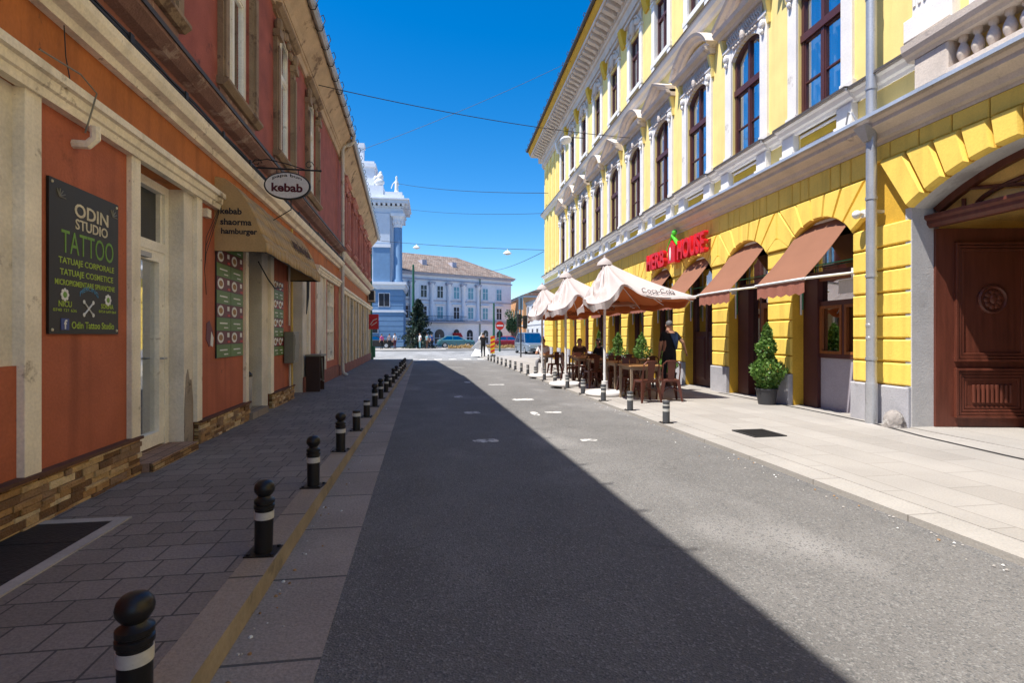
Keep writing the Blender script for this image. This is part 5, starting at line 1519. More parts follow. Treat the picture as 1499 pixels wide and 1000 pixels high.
# --- awnings, each a thing of its own
def awning(k):
    c = CK[k]
    labs = ['nearest, over the window beside the downpipe', 'over the door with the big potted shrub', 'over the closed brown door behind the waiter', 'fourth from the downpipe', 'fifth from the downpipe', 'sixth from the downpipe', 'seventh from the downpipe']
    t = RF.thing('window_awning', 'brown fabric drop awning on the yellow building, ' + labs[k], 'awning', c, 0, 2.3, 'brown awnings over the arches')
    hw = 0.68
    f = RF.mb(); n = 10
    for i in range(n):
        x0, x1 = -hw + 2 * hw * i / n, -hw + 2 * hw * (i + 1) / n
        for j in range(6):
            a0, a1 = j / 6, (j + 1) / 6
            q = lambda x, a_: (x, -0.14 + 0.94 * a_, 1.12 * (1 - a_) + 0.06 - 0.05 * math.sin(PI * a_) )
            f.face([q(x0, a0), q(x1, a0), q(x1, a1), q(x0, a1)], 0)
    o = f.build('canopy', 'awning_brown', t, recalc=False); sm = o.modifiers.new('thickness', 'SOLIDIFY'); sm.thickness = 0.006
    f = RF.mb(); n = 22
    for i in range(n):
        x0, x1 = -hw + 2 * hw * i / n, -hw + 2 * hw * (i + 1) / n
        y0, y1 = 0.79 + 0.012 * math.sin(i * 1.3), 0.79 + 0.012 * math.sin((i + 1) * 1.3)
        b0, b1 = -0.2 + 0.02 * math.cos(i * PI / 2), -0.2 + 0.02 * math.cos((i + 1) * PI / 2)
        f.face([(x0, 0.79, 0.05), (x1, 0.79, 0.05), (x1, y1, b1), (x0, y0, b0)])
    o = f.build('valance', 'awning_edge', t, recalc=False); sm = o.modifiers.new('thickness', 'SOLIDIFY'); sm.thickness = 0.005
    f = RF.mb(); f.tube([(-hw - 0.04, 0.8, 0.05), (hw + 0.04, 0.8, 0.05)], 0.022, 8); f.build('front_bar', 'steel_white', t)
    for s in (-1, 1):
        f = RF.mb(); f.tube([(s * (hw + 0.04), -0.1, 0.16), (s * (hw + 0.04), 0.8, 0.05)], 0.022, 8); f.box(s * (hw + .04) - 0.03, s * (hw + .04) + 0.03, -0.16, -0.06, 0.08, 0.24); f.build('arm', 'steel_white', t)
    f = RF.mb(); f.tube([(-hw, -0.14, 1.19), (hw, -0.14, 1.19)], 0.035, 8)
    for s in (-1, 1): f.box(s * (hw + 0.03) - 0.04, s * (hw + 0.03) + 0.04, -0.2, -0.04, 1.1, 1.26); f.tube([(s * (hw + 0.05), -0.16, 1.2), (s * (hw + 0.05), -0.16, -0.5)], 0.02, 6)
    f.build('roller', 'steel_white', t)
for k in range(7): awning(k)
# --- restaurant sign
RS = RF.thing('restaurant_sign', 'red block letter restaurant sign with green roofed house emblem above the arches', 'sign', 14.62, 0.0, 3.5)
AXR, UPR = (-1, 0, 0), (0, 0, 1)
lettering('HERB', (1.88, 0.14, -0.02), AXR, UPR, 1.42, 0.5, 'sign_red', RS, 0.028, depth=0.12)
lettering('HOUSE', (-0.45, 0.14, 0.02), AXR, UPR, 1.6, 0.55, 'sign_red', RS, 0.028, depth=0.12)
f = RF.mb(); f.poly_block([(0.14, -0.02), (-0.36, -0.02), (-0.36, 0.46), (-0.11, 0.66), (0.14, 0.46)], 0.12, 0.28, 0.95); f.build('house_emblem', 'sign_red', RS)
f = RF.mb(); f.tube([(0.24, 0.22, 0.4), (-0.1, 0.22, 0.78), (-0.46, 0.22, 0.46)], 0.06, 8); f.ell((-0.2, 0.22, 0.86), (0.14, 0.06, 0.09), 10, 6); f.build('green_roof', 'sign_green', RS)
f = RF.mb(); f.ell((-0.05, 0.285, 0.26), (0.05, 0.02, 0.2), 10, 8); f.build('bottle_emblem', 'letter_white', RS)
f = RF.mb()
for x in (1.4, 0.5, -0.7, -1.7): f.box(x - 0.02, x + 0.02, 0, 0.15, 0.1, 0.14)
f.build('bracket', 'dark_iron', RS)
# --- security camera, guard stone, wall lamp
t = RF.thing('security_camera', 'small white dome camera fixed beside the zinc downpipe', 'camera', 7.62, 0.02, 3.3)
f = RF.mb(); f.box(-0.05, 0.05, 0, 0.05, 0.0, 0.12); f.tube([(0, 0.03, 0.06), (0, 0.12, 0.06)], 0.03, 8); f.build('mount', 'steel_white', t)
f = RF.mb(); f.ell((0, 0.16, 0.04), (0.07, 0.07, 0.07), 12, 8); f.build('dome', 'steel_white', t, smooth=True)
g_ = random.Random(11)
f = RF.mb()
rings = []
for i in range(8):
    z = -0.1 + 0.33 * i / 7
    rr = 0.15 * math.sqrt(max(0.02, 1 - (i / 7.2) ** 3))
    rings.append([((rr * (1 + 0.3 * (g_.random() - .5))) * math.cos(2 * PI * k / 12), (rr * (1 + 0.3 * (g_.random() - .5))) * math.sin(2 * PI * k / 12), z) for k in range(12)])
f.loft(rings)
tag(f.build('guard_stone', 'rubble', None, RF.at(6.93, 0.16, 0.06), RF.rz, smooth=True), 'rough grey guard stone at the foot of the entrance jamb', 'stone')
# ------------------------------------------------------------------ cafe: parasols, tables, chairs, shrubs
def mk_canvas(name, col, trans):
    m = MATS[name]
    n, l = m.node_tree.nodes, m.node_tree.links
    b = n['Principled BSDF']
    t = n.new('ShaderNodeBsdfTranslucent'); t.inputs[0].default_value = (*col, 1)
    ms = n.new('ShaderNodeMixShader'); ms.inputs[0].default_value = trans
    l.new(b.outputs[0], ms.inputs[1]); l.new(t.outputs[0], ms.inputs[2]); l.new(ms.outputs[0], n['Material Output'].inputs[0])
mk_canvas('canvas_white', (0.65, 0.54, 0.5), 0.13)
mk_canvas('canvas_under', (0.8, 0.28, 0.09), 0.5)
mk_canvas('awning_brown', (0.5, 0.2, 0.12), 0.08)
def parasol(loc, label, seed, wid=1.0):
    g_ = random.Random(seed)
    t = thing('cafe_parasol', label, 'parasol', loc, 0, 'white cafe parasols')
    f = MB(); f.tube([(0, 0, 0.1), (0, 0, 3.02)], 0.033, 12); f.build('pole', 'steel_white', t, smooth=True)
    f = MB(); f.lathe([(0.44, 0), (0.46, 0.03), (0.45, 0.07), (0.36, 0.1), (0.08, 0.11), (0.07, 0.32), (0.001, 0.32)], -0.05, -0.15, 28); f.build('base', 'umbrella_base', t, smooth=True)
    key = [(1.5, -1.5, 2.2), (0.75, -1.52, 2.175), (0.3, -1.48, 2.25), (-0.05, -1.42, 2.46), (-0.22, -1.42, 2.3), (-0.42, -1.45, 2.1), (-0.66, -1.4, 2.0), (-0.74, -1.15, 2.04), (-0.6, -0.6, 2.2), (-0.48, 0.0, 2.22), (-0.4, 0.5, 2.14), (-0.36, 1.0, 2.05), (-0.25, 1.38, 2.0), (0.0, 1.45, 2.22), (0.3, 1.5, 2.17), (0.9, 1.52, 2.13), (1.5, 1.5, 2.2), (1.53, 0.75, 2.13), (1.5, 0, 2.19), (1.53, -0.75, 2.13)]
    N = 80
    per = []
    for i in range(N):
        u = i / N * len(key); a = int(u); fr = u - a
        p0, p1, p2, p3 = (Vector(key[(a + q) % len(key)]) for q in (-1, 0, 1, 2))
        corner = any(abs(abs(p.x) - 1.5) < .01 and abs(abs(p.y) - 1.5) < .01 for p in (p1, p2))
        v = p1.lerp(p2, fr) if corner else 0.5 * ((2 * p1) + (p2 - p0) * fr + (2 * p0 - 5 * p1 + 4 * p2 - p3) * fr * fr + (3 * p1 - p0 - 3 * p2 + p3) * fr ** 3)
        v.x *= wid
        per.append(v)
    M = 14
    ap = 3.1
    def surf(i, j, off=0.0):
        v = per[i % N]; a = j / M
        r = 0.03 + 0.97 * a
        z = ap + (v.z - ap) * (a ** 0.93)
        ang = math.atan2(v.y, v.x)
        left = max(0.0, min(1.0, -v.x / 0.45))
        sagf = 0.04 + 0.05 * left
        z -= sagf * math.sin(PI * a)
        wr = left * (0.075 * math.sin(ang * 21 + a * 5 + seed) + 0.08 * math.sin(ang * 9 - a * 11 + seed * 2)) * math.sin(PI * min(1, a * 1.1)) ** 0.7
        wr += left * 0.07 * math.sin(a * 13 + math.sin(ang * 5) * 1.5) * a * a
        wr += 0.006 * math.sin(ang * 33 + seed) * a
        return (v.x * r * (1 + wr), v.y * r * (1 + wr * .5), z + wr * 0.5 - off)
    f = MB()
    for j in range(M):
        for i in range(N):
            f.face([surf(i, j), surf(i + 1, j), surf(i + 1, j + 1), surf(i, j + 1)])
    def hem(i, k):
        x, y, z = surf(i, M)
        v = per[i % N]; left = max(0.0, min(1.0, -v.x / 0.45))
        near = 1.0 if (v.y < -1.0 and v.x > -0.1) else 0.0
        d = 0.15 - 0.11 * near + 0.03 * math.sin(i * 1.3) * left
        q = k / 2
        return (x * (1 + 0.02 * q * math.sin(i * 0.9)) - 0.05 * left * q * x, y * (1 + 0.02 * q * math.sin(i * 0.9)), z - d * q)
    for k in range(2):
        for i in range(N): f.face([hem(i, k), hem(i + 1, k), hem(i + 1, k + 1), hem(i, k + 1)])
    me = f.mesh('canopy', 'canvas_white', smooth=True, recalc=False)
    co_ = link('canopy', me, t)
    for p in me.polygons: p.use_smooth = True
    f = MB()
    for j in range(M):
        for i in range(N): f.face([surf(i, j, 0.015), surf(i + 1, j, 0.015), surf(i + 1, j + 1, 0.015), surf(i, j + 1, 0.015)])
    for i in range(N):
        a, b, c, d = hem(i, 0), hem(i + 1, 0), hem(i + 1, 2), hem(i, 2)
        q = lambda p: (p[0] * 0.99, p[1] * 0.99, p[2])
        f.face([q(a), q(b), q(c), q(d)])
    f.build('lining', 'canvas_under', t, smooth=True, recalc=False)
    f = MB(); f.lathe([(0.19, 3.02), (0.17, 3.09), (0.08, 3.17), (0.03, 3.2), (0.02, 3.26), (0.001, 3.27)], 0, 0, 12); f.build('cap', 'canvas_white', t, smooth=True)
    for q in ((1.46, -1.46), (-0.62, -1.34), (1.46, 1.46), (-.24, 1.34), (0.75, -1.46), (0.75, 1.46), (1.46, 0)):
        f = MB(); f.tube([(0.05 * q[0], 0.05 * q[1], 3.0), (q[0] * wid, q[1], 2.1 if q[0] > 0 else 1.98)], 0.011, 6); f.build('rib', 'steel_white', t)
    lettering('Coca-Cola', (0.36, -1.45, 2.27), (1, 0.02, -0.03), (-0.1, 0.85, 0.62), 0.72, 0.2, 'letter_dark', t, -0.004, shear=0.3, depth=0.004)
    lettering('Coca-Cola', (0.0, 1.42, 2.03), (1, 0, 0), (0, 0, 1), 0.75, 0.13, 'cloth_brown', t, -0.004, shear=0.3, depth=0.004)
    return t
parasol((4.05, 12.05, 0.02), 'white cafe parasol with bunched street side, nearest to the viewer', 1)
parasol((3.78, 14.65, 0.0), 'white cafe parasol with bunched street side, middle one of three', 2)
parasol((3.85, 18.2, -0.03), 'white cafe parasol with bunched street side, farthest of three', 3, 0.9)
GT, GC = 'square wooden cafe tables', 'brown metal cafe chairs'
def table():
    t = thing('cafe_table', 'x', 'table', (0, 0, 0), 0, GT)
    f = MB(); f.box(-0.36, 0.36, -0.36, 0.36, 0.715, 0.745); f.build('top', 'table_wood', t, bevel=0.006)
    for a in (-0.31, 0.31):
        for b in (-0.31, 0.31):
            f = MB(); f.loft([[(a + q * x, b + q * y, z) for x, y in ((-1, -1), (1, -1), (1, 1), (-1, 1))] for q, z in ((0.018, 0), (0.024, 0.7))]); f.build('leg', 'table_leg', t)
    f = MB(); f.box(-0.3, 0.3, -0.3, -0.27, 0.64, 0.715); f.box(-0.3, 0.3, 0.27, 0.3, 0.64, 0.715); f.box(-0.3, -0.27, -0.27, 0.27, 0.64, 0.715); f.box(0.27, 0.3, -0.27, 0.27, 0.64, 0.715); f.build('apron', 'table_leg', t)
    return t
def chair():
    """a pressed steel cafe chair facing +y"""
    t = thing('cafe_chair', 'x', 'chair', (0, 0, 0), 0, GC)
    f = MB()
    def sq(r, z, n=5):
        pts = []
        for cx, cy, a0 in ((1, 1, 0), (-1, 1, 90), (-1, -1, 180), (1, -1, 270)):
            for k in range(n):
                a = rad(a0 + 90 * k / (n - 1)); pts.append((cx * (r - 0.06) + 0.06 * math.cos(a), cy * (r - 0.06) + 0.06 * math.sin(a), z))
        return pts
    f.loft([sq(0.185, 0.41), sq(0.19, 0.44), sq(0.18, 0.455), sq(0.1, 0.445)]); f.build('seat', 'chair_brown', t, smooth=True)
    for a in (-1, 1):
        for b in (-1, 1):
            f = MB()
            R_ = []
            for z, o, w in ((0.45, 0.165, 0.062), (0.3, 0.185, 0.05), (0.12, 0.21, 0.036), (0.0, 0.225, 0.024)):
                cx, cy = a * o, b * o
                R_.append([(cx + a * w * 0.25, cy - b * w, z), (cx + a * w * 0.3, cy + b * w * 0.3, z), (cx - a * w, cy + b * w * 0.25, z), (cx - a * w * 0.2, cy - b * w * 0.2, z)])
            f.loft(R_); f.build('leg', 'chair_brown', t)
    f = MB(); f.tube([(-0.17, -0.17, 0.44), (-0.18, -0.2, 0.62), (-0.17, -0.225, 0.78), (-0.1, -0.235, 0.845), (0.0, -0.24, 0.855), (0.1, -0.235, 0.845), (0.17, -0.225, 0.78), (0.18, -0.2, 0.62), (0.17, -0.17, 0.44)], 0.014, 8); f.build('back_frame', 'chair_brown', t, smooth=True)
    f = MB(); f.loft([[(-w, y - 0.004, z), (w, y - 0.004, z), (w, y + 0.004, z), (-w, y + 0.004, z)] for w, y, z in ((0.06, -0.175, 0.43), (0.07, -0.2, 0.6), (0.085, -0.232, 0.84))]); f.build('splat', 'chair_brown', t)
    f = MB()
    for a in (-1, 1): f.tube([(a * 0.19, -0.19, 0.2), (0, -0.13, 0.29), (0, 0.13, 0.29), (a * 0.19, 0.19, 0.2)], 0.009, 6)
    f.build('brace', 'chair_brown', t)
    return t
tp, cp = table(), chair()
gp = lambda x, y: (x, y, gz(y) + 0.058)
tabs = [(4.5, 11.05, 'in front of the nearest parasol pole, closest to the viewer'), (4.75, 12.75, 'just beyond the nearest parasol pole'), (5.7, 13.9, 'near the tall shrub on the wall side'), (4.75, 14.3, 'beside the middle parasol pole'), (4.7, 15.8, 'between the middle and far parasols'), (5.0, 17.3, 'in front of the seated couple'), (4.3, 18.6, 'beside the farthest parasol pole')]
for i, (x, y, d) in enumerate(tabs):
    o = tp if i == 0 else copy_thing(tp)
    o.location = gp(x, y); o.rotation_euler.z = rng.uniform(-0.06, 0.06); o['label'] = 'square wooden cafe table ' + d
chs = [(4.42, 10.5, 0.12, 'at the nearest table, back to the viewer, left one'), (4.98, 10.62, -0.2, 'at the nearest table, back to the viewer, right one'), (4.45, 11.62, 3.0, 'facing the viewer across the nearest table'),
       (4.7, 12.2, 0.1, 'under the nearest parasol, back to the viewer'), (4.72, 13.3, 3.1, 'under the nearest parasol, facing the viewer'), (5.7, 13.35, 0.0, 'beside the potted shrub, back to the viewer'), (5.65, 14.5, 3.0, 'beside the potted shrub, facing the viewer'),
       (4.3, 13.75, 0.15, 'between the first two parasols, back to the viewer'), (4.95, 13.75, -0.1, 'just behind the middle parasol base, back to the viewer'), (4.75, 14.9, 3.25, 'facing the viewer beyond the middle parasol pole'), (4.65, 15.25, 0.05, 'back to the viewer between middle and far parasols'),
       (4.2, 15.8, -1.5, 'side on, nearest the kerb between middle and far parasols'), (4.7, 16.4, 3.1, 'facing the viewer before the seated couple'), (5.35, 15.9, 1.6, 'side on, by the wall between middle and far parasols'), (4.6, 17.35, -1.55, 'side on at the seated couple table'), (4.25, 18.0, 0.1, 'back to the viewer under the farthest parasol')]
for i, (x, y, r, d) in enumerate(chs):
    o = cp if i == 0 else copy_thing(cp)
    o.location = gp(x, y); o.rotation_euler.z = r; o['label'] = 'brown metal cafe chair ' + d
# potted shrubs
def shrub(w, h, n, seed, pot='pot_dark', potr=0.2, poth=0.32, dense=True):
    g_ = random.Random(seed)
    t = thing('potted_shrub', 'x', 'plant', (0, 0, 0), 0, 'cone shaped potted shrubs')
    f = MB(); f.lathe([(potr * 0.78, 0), (potr, poth - 0.03), (potr * 1.06, poth - 0.03), (potr * 1.06, poth), (potr * 0.9, poth), (potr * 0.88, poth - 0.05), (0.001, poth - 0.05)], 0, 0, 20); f.build('pot', pot, t, smooth=True)
    f = MB(); f.tube([(0, 0, poth - 0.06), (0.01, 0, poth + h * 0.5), (0, 0.01, poth + h * 0.9)], [0.025, 0.018, 0.006], 7); f.build('stem', 'bark', t)
    f = MB()
    for i in range(n):
        a = g_.random() ** 1.35
        prof = (0.42 + 0.58 * min(1, a * 5.0)) * (1 - a) ** 0.68 if a > 0.02 else 0.4
        lump = 1 + 0.2 * math.sin(a * 19 + seed) + 0.14 * math.sin(a * 9 + 3 * seed)
        th = g_.random() * 2 * PI
        lump *= 1 + 0.14 * math.sin(th * 3 + a * 8 + seed) + 0.1 * math.sin(th * 7 - a * 14)
        r = w / 2 * prof * lump * (0.55 + 0.5 * math.sqrt(g_.random()))
        f.leaf((r * math.cos(th), r * math.sin(th), poth + 0.0 + h * a + g_.gauss(0, 0.015)), g_.uniform(0.016, 0.05), g_)
    f.build('foliage', 'leaf_shrub', t, recalc=False)
    return t
s = shrub(0.62, 1.27, 4300, 2); s.location = gp(6.62, 9.72); s['label'] = 'big cone shaped shrub in a dark pot standing against the yellow pier, nearest the viewer'
for seed, w, h, x, y, lab in ((4, 0.5, 1.05, 6.55, 14.0, 'small cone shaped shrub in a dark pot half hidden behind the waiter'), (5, 0.7, 1.12, 6.55, 15.9, 'round bellied cone shrub just left of the waiter'), (6, 0.78, 1.15, 6.5, 17.9, 'wide cone shrub between the waiter and nearest parasol pole'), (8, 0.42, 1.25, 6.35, 19.6, 'narrow upright shrub left of the nearest parasol pole, farthest along the wall')):
    s = shrub(w, h, 2000, seed, 'pot_brown', 0.22, 0.36); s.location = gp(x, y); s['label'] = lab

# ------------------------------------------------------------------ people
def person(name_label, loc, rz, pose=None, top='cloth_navy', bottom='cloth_black', hair='hair_dark', scale=1.0, shoes='shoe', group=None, sleeve=0.6, hairlen=0, back_patch=None):
    J = {'pelvis': (0, 0, .95), 'belly': (0, .01, 1.1), 'chest': (0, .0, 1.3), 'neck': (0, -.015, 1.49), 'h1': (0, .015, 1.565), 'h2': (0, .02, 1.65), 'h3': (0, .005, 1.73),
         'sL': (-.18, -.01, 1.42), 'eL': (-.24, -.03, 1.14), 'wL': (-.25, .06, .9), 'pL': (-.25, .08, .83),
         'sR': (.18, -.01, 1.42), 'eR': (.24, -.03, 1.14), 'wR': (.25, .06, .9), 'pR': (.25, .08, .83),
         'hL': (-.095, 0, .88), 'kL': (-.1, .02, .49), 'aL': (-.1, -.03, .09), 'tL': (-.115, .13, .035),
         'hR': (.095, 0, .88), 'kR': (.1, .02, .49), 'aR': (.1, -.03, .09), 'tR': (.115, .13, .035)}
    if pose: J.update(pose)
    Rr = {'pelvis': (.15, .115), 'belly': (.15, .115), 'chest': (.17, .12), 'neck': (.058, .058), 'h1': (.068, .078), 'h2': (.078, .098), 'h3': (.055, .07), 's': (.075, .07), 'e': (.046, .046), 'w': (.03, .028), 'p': (.04, .022), 'h': (.098, .1), 'k': (.062, .064), 'a': (.043, .045), 't': (.045, .032)}
    names = list(J)
    idx = {k: i for i, k in enumerate(names)}
    E_ = [('pelvis', 'belly'), ('belly', 'chest'), ('chest', 'neck'), ('neck', 'h1'), ('h1', 'h2'), ('h2', 'h3')]
    for s in 'LR':
        E_ += [('chest', 's' + s), ('s' + s, 'e' + s), ('e' + s, 'w' + s), ('w' + s, 'p' + s), ('pelvis', 'h' + s), ('h' + s, 'k' + s), ('k' + s, 'a' + s), ('a' + s, 't' + s)]
    me = bpy.data.meshes.new('person')
    me.from_pydata([J[n] for n in names], [(idx[a], idx[b]) for a, b in E_], [])
    o = bpy.data.objects.new('person', me); C.objects.link(o)
    sk = o.modifiers.new('skin', 'SKIN')
    sk.use_smooth_shade = True
    for i, n in enumerate(names):
        r = Rr.get(n) or Rr[n[0]]
        me.skin_vertices[0].data[i].radius = r
        me.skin_vertices[0].data[i].use_root = (n == 'pelvis')
    ss = o.modifiers.new('sub', 'SUBSURF'); ss.levels = 2; ss.render_levels = 2
    dg = bpy.context.evaluated_depsgraph_get(); dg.update()
    body = bpy.data.meshes.new_from_object(o.evaluated_get(dg))
    bpy.data.objects.remove(o)
    # fingers, thumb, nose and ears join the body mesh
    bm = bmesh.new(); bm.from_mesh(body)
    x = MB()
    for s in 'LR':
        w_, p_ = Vector(J['w' + s]), Vector(J['p' + s])
        d = (p_ - w_).normalized(); side = Vector((0, 1, 0)) - d * d.y
        side = side.normalized() if side.length > .1 else Vector((0, 0, 1))
        nrm = d.cross(side) * (1 if s == 'L' else -1)
        for k, ln in enumerate((0.068, 0.078, 0.074, 0.056)):
            b0 = p_ + side * (0.027 - 0.018 * k) + d * 0.005
            x.tube([b0, b0 + d * ln * .5 + nrm * 0.006, b0 + d * ln + nrm * 0.024], [0.0095, 0.0088, 0.007], 6)
        b0 = p_ + side * 0.03 - d * 0.035
        x.tube([b0, b0 + side * 0.03 + d * 0.025, b0 + side * 0.038 + d * 0.06 + nrm * .01], [0.012, 0.0105, 0.008], 6)
    h2 = Vector(J['h2']); hd = (Vector(J['h3']) - Vector(J['h1'])).normalized(); fw = Vector((0, 1, 0))
    if pose and 'look' in pose: fw = Vector(pose['look']).normalized()
    rt = fw.cross(hd).normalized()
    x.ell(h2 + fw * 0.098 - hd * 0.03, (0.014, 0.02, 0.026), 8, 6)
    for q in (-1, 1): x.ell(h2 + rt * 0.078 * q - hd * 0.015, (0.014, 0.022, 0.032), 8, 6)
    x.ell(h2 + fw * 0.086 - hd * 0.072, (0.025, 0.012, 0.009), 8, 5)
    ex = x.mesh('x', 'skin'); bm.from_mesh(ex)
    body2 = bpy.data.meshes.new('person'); bm.to_mesh(body2); bm.free()
    mats = ['skin', top, bottom, shoes]
    body2.materials.clear()
    for m in mats: body2.materials.append(MATS[m])
    segs = [(Vector(J[a]), Vector(J[b]), a, b) for a, b in E_]
    nb = len(body.polygons)
    for p in body2.polygons:
        p.use_smooth = True
        if p.index >= nb: p.material_index = 0; continue
        c = p.center; best = (9, None, None, 0)
        for a, b, na, nb_ in segs:
            ab = b - a; t_ = max(0, min(1, (c - a).dot(ab) / ab.length_squared)); dd = (c - (a + ab * t_)).length
            if dd < best[0]: best = (dd, na, nb_, t_)
        _, na, nb_, t_ = best
        if na[0] == 'n' or nb_ in ('h2', 'h3', 'h1'): m = 0
        elif nb_ == 'neck': m = 0 if t_ > 0.75 else 1
        elif na in ('belly', 'chest') or nb_ in ('belly',) : m = 1 if not (nb_ == 'belly' and t_ < 0.1) else 1
        elif na[0] == 's': m = 1 if t_ < sleeve else 0
        elif na[0] in 'e' : m = 1 if sleeve > 1.2 else 0
        elif na[0] == 'w': m = 0
        elif na == 'pelvis' or na[0] in 'hk': m = 2
        else: m = 3
        p.material_index = m
    r = link('person', body2, None, loc, rz)
    r.scale = (scale,) * 3
    tag(r, name_label, 'person', group)
    f = MB()
    h3 = h2 + hd * 0.02 - fw * 0.012
    R_ = []
    for i in range(9):
        a = -0.35 + (PI / 2 + 0.35) * i / 8
        ring = []
        for k in range(18):
            t_ = 2 * PI * k / 18
            front = math.sin(t_)
            zz = a if front < 0.3 else max(a, 0.45)
            ring.append(tuple(h3 + rt * (0.088 * math.cos(zz) * math.cos(t_)) + fw * (0.108 * math.cos(zz) * math.sin(t_)) + hd * (0.1 * math.sin(zz))))
        R_.append(ring)
    if hairlen:
        ring0 = [tuple(h3 + rt * 0.09 * math.cos(2 * PI * k / 18) + fw * min(0.02, 0.1 * math.sin(2 * PI * k / 18)) - hd * (0.05 + hairlen)) for k in range(18)]
        R_.insert(0, ring0)
    f.loft(R_); f.build('hair', hair, r, smooth=True)
    f = MB()
    for q in (-1, 1): f.ell(h2 + fw * 0.09 + rt * 0.032 * q + hd * 0.002, (0.012, 0.006, 0.007), 7, 5)
    f.build('eyes', 'hair_dark', r)
    return r
wt = person('person walking away in a navy and black t-shirt and black trousers', gp(5.92, 12.6), -0.05,
       {'eR': (.33, -.06, 1.2), 'wR': (.42, .0, 1.0), 'pR': (.46, .03, .94), 'kL': (-.1, .1, .5), 'aL': (-.1, .06, .1), 'tL': (-.11, .2, .04), 'aR': (.1, -.16, .12), 'tR': (.11, -.02, .04), 'eL': (-.23, .0, 1.14), 'wL': (-.22, .1, .92), 'pL': (-.22, .13, .86)}, 'cloth_black', 'cloth_black', 'hair_grey', 1.0)
f = MB()
f.loft([[(-0.03, -0.125, 1.43), (0.175, -0.075, 1.46), (0.235, -0.0, 1.36), (0.06, -0.135, 1.3)], [(0.02, -0.128, 1.28), (0.19, -0.1, 1.3), (0.21, -0.06, 1.25), (0.08, -0.132, 1.2)], [(0.1, -0.128, 1.08), (0.165, -0.11, 1.1), (0.165, -0.1, 1.06), (0.11, -0.126, 1.02)]])
f.build('navy_shirt_back', 'cloth_navy', wt, smooth=True)
seat = {'pelvis': (0, 0, .5), 'belly': (0, .03, .66), 'chest': (0, .06, .87), 'neck': (0, .07, 1.06), 'h1': (0, .1, 1.13), 'h2': (0, .11, 1.21), 'h3': (0, .1, 1.29), 'sL': (-.18, .05, .99), 'sR': (.18, .05, .99), 'eL': (-.24, .16, .75), 'eR': (.24, .16, .75), 'wL': (-.15, .36, .77), 'wR': (.15, .36, .77), 'pL': (-.12, .42, .78), 'pR': (.12, .42, .78),
        'hL': (-.1, .05, .5), 'hR': (.1, .05, .5), 'kL': (-.12, .43, .5), 'kR': (.12, .43, .5), 'aL': (-.12, .42, .09), 'aR': (.12, .42, .09), 'tL': (-.12, .56, .04), 'tR': (.12, .56, .04)}
person('seated person with short dark hair and brown top in the parasol shade', gp(5.1, 17.9), 3.0, seat, 'cloth_brown', 'cloth_black')
person('seated person with long dark hair and black top in the parasol shade', gp(5.75, 17.5), 1.9, seat, 'cloth_black', 'cloth_black', hairlen=0.12, sleeve=1.5)
person('person in pale grey clothes seated beside the farthest parasol pole', gp(4.15, 19.3), 2.6, seat, 'cloth_white', 'cloth_grey')
# ------------------------------------------------------------------ plaza and what stands beyond it
GZ = -0.195
bride = person('bride in a white gown and spread veil at the far end of the right kerb', (3.75, 39.3, GZ + 0.05), 0.4, None, 'cloth_white', 'cloth_white', hairlen=0.1)
f = MB()
g_ = random.Random(4)
R_ = []
for z, r in ((1.12, 0.15), (0.95, 0.2), (0.7, 0.36), (0.4, 0.52), (0.1, 0.68), (0.02, 0.72)):
    R_.append([(r * (1 + 0.1 * math.sin(k * 5 * 2 * PI / 40)) * math.cos(2 * PI * k / 40), r * (1 + 0.1 * math.sin(k * 5 * 2 * PI / 40)) * math.sin(2 * PI * k / 40), z) for k in range(40)])
f.loft(R_); f.build('gown', 'cloth_white', bride, smooth=True)
f = MB(); f.loft([[(-0.08, -0.1, 1.76), (0.08, -0.1, 1.76), (0.08, -0.12, 1.76), (-0.08, -0.12, 1.76)], [(-0.4, -0.35, 1.2), (0.2, -0.2, 1.2), (0.2, -0.22, 1.2), (-0.4, -0.37, 1.2)], [(-1.2, -0.6, 0.62), (0.1, -0.4, 0.4), (0.1, -0.42, 0.4), (-1.2, -0.62, 0.62)]]); f.build('veil', 'veil', bride, smooth=True)
person('photographer in black with a backpack standing before the bride', (3.72, 37.9, GZ + 0.05), 0.1, {'eL': (-.2, .2, 1.25), 'wL': (-.08, .3, 1.45), 'pL': (-.04, .32, 1.5), 'eR': (.2, .2, 1.25), 'wR': (.08, .3, 1.45), 'pR': (.04, .32, 1.5)}, 'cloth_black', 'cloth_black', sleeve=1.5, scale=0.98)
bk = [(-5.1, 58.0, 'cloth_pink', 'cloth_black', 'person in a bright pink top on the far pavement at left'), (-3.75, 58.2, 'cloth_white', 'cloth_maroon', 'person in a white shirt and maroon trousers by the conifer'), (-1.1, 58.2, 'cloth_white', 'cloth_teal', 'person in white top and pale teal trousers beside the green pole'), (-0.35, 58.6, 'cloth_teal', 'cloth_brown', 'person in a pale green top right of the conifer'), (0.15, 58.1, 'cloth_blue', 'cloth_black', 'person in dark blue leaning near the palace door'), (-4.5, 60.5, 'cloth_grey', 'cloth_black', 'person in grey standing behind the pink top')]
for i, (x, y, a, b, lab) in enumerate(bk):
    person(lab, (x, y, -0.07), rng.uniform(-2, 2), None, a, b, group='people on the far pavement', scale=rng.uniform(0.92, 1.0))
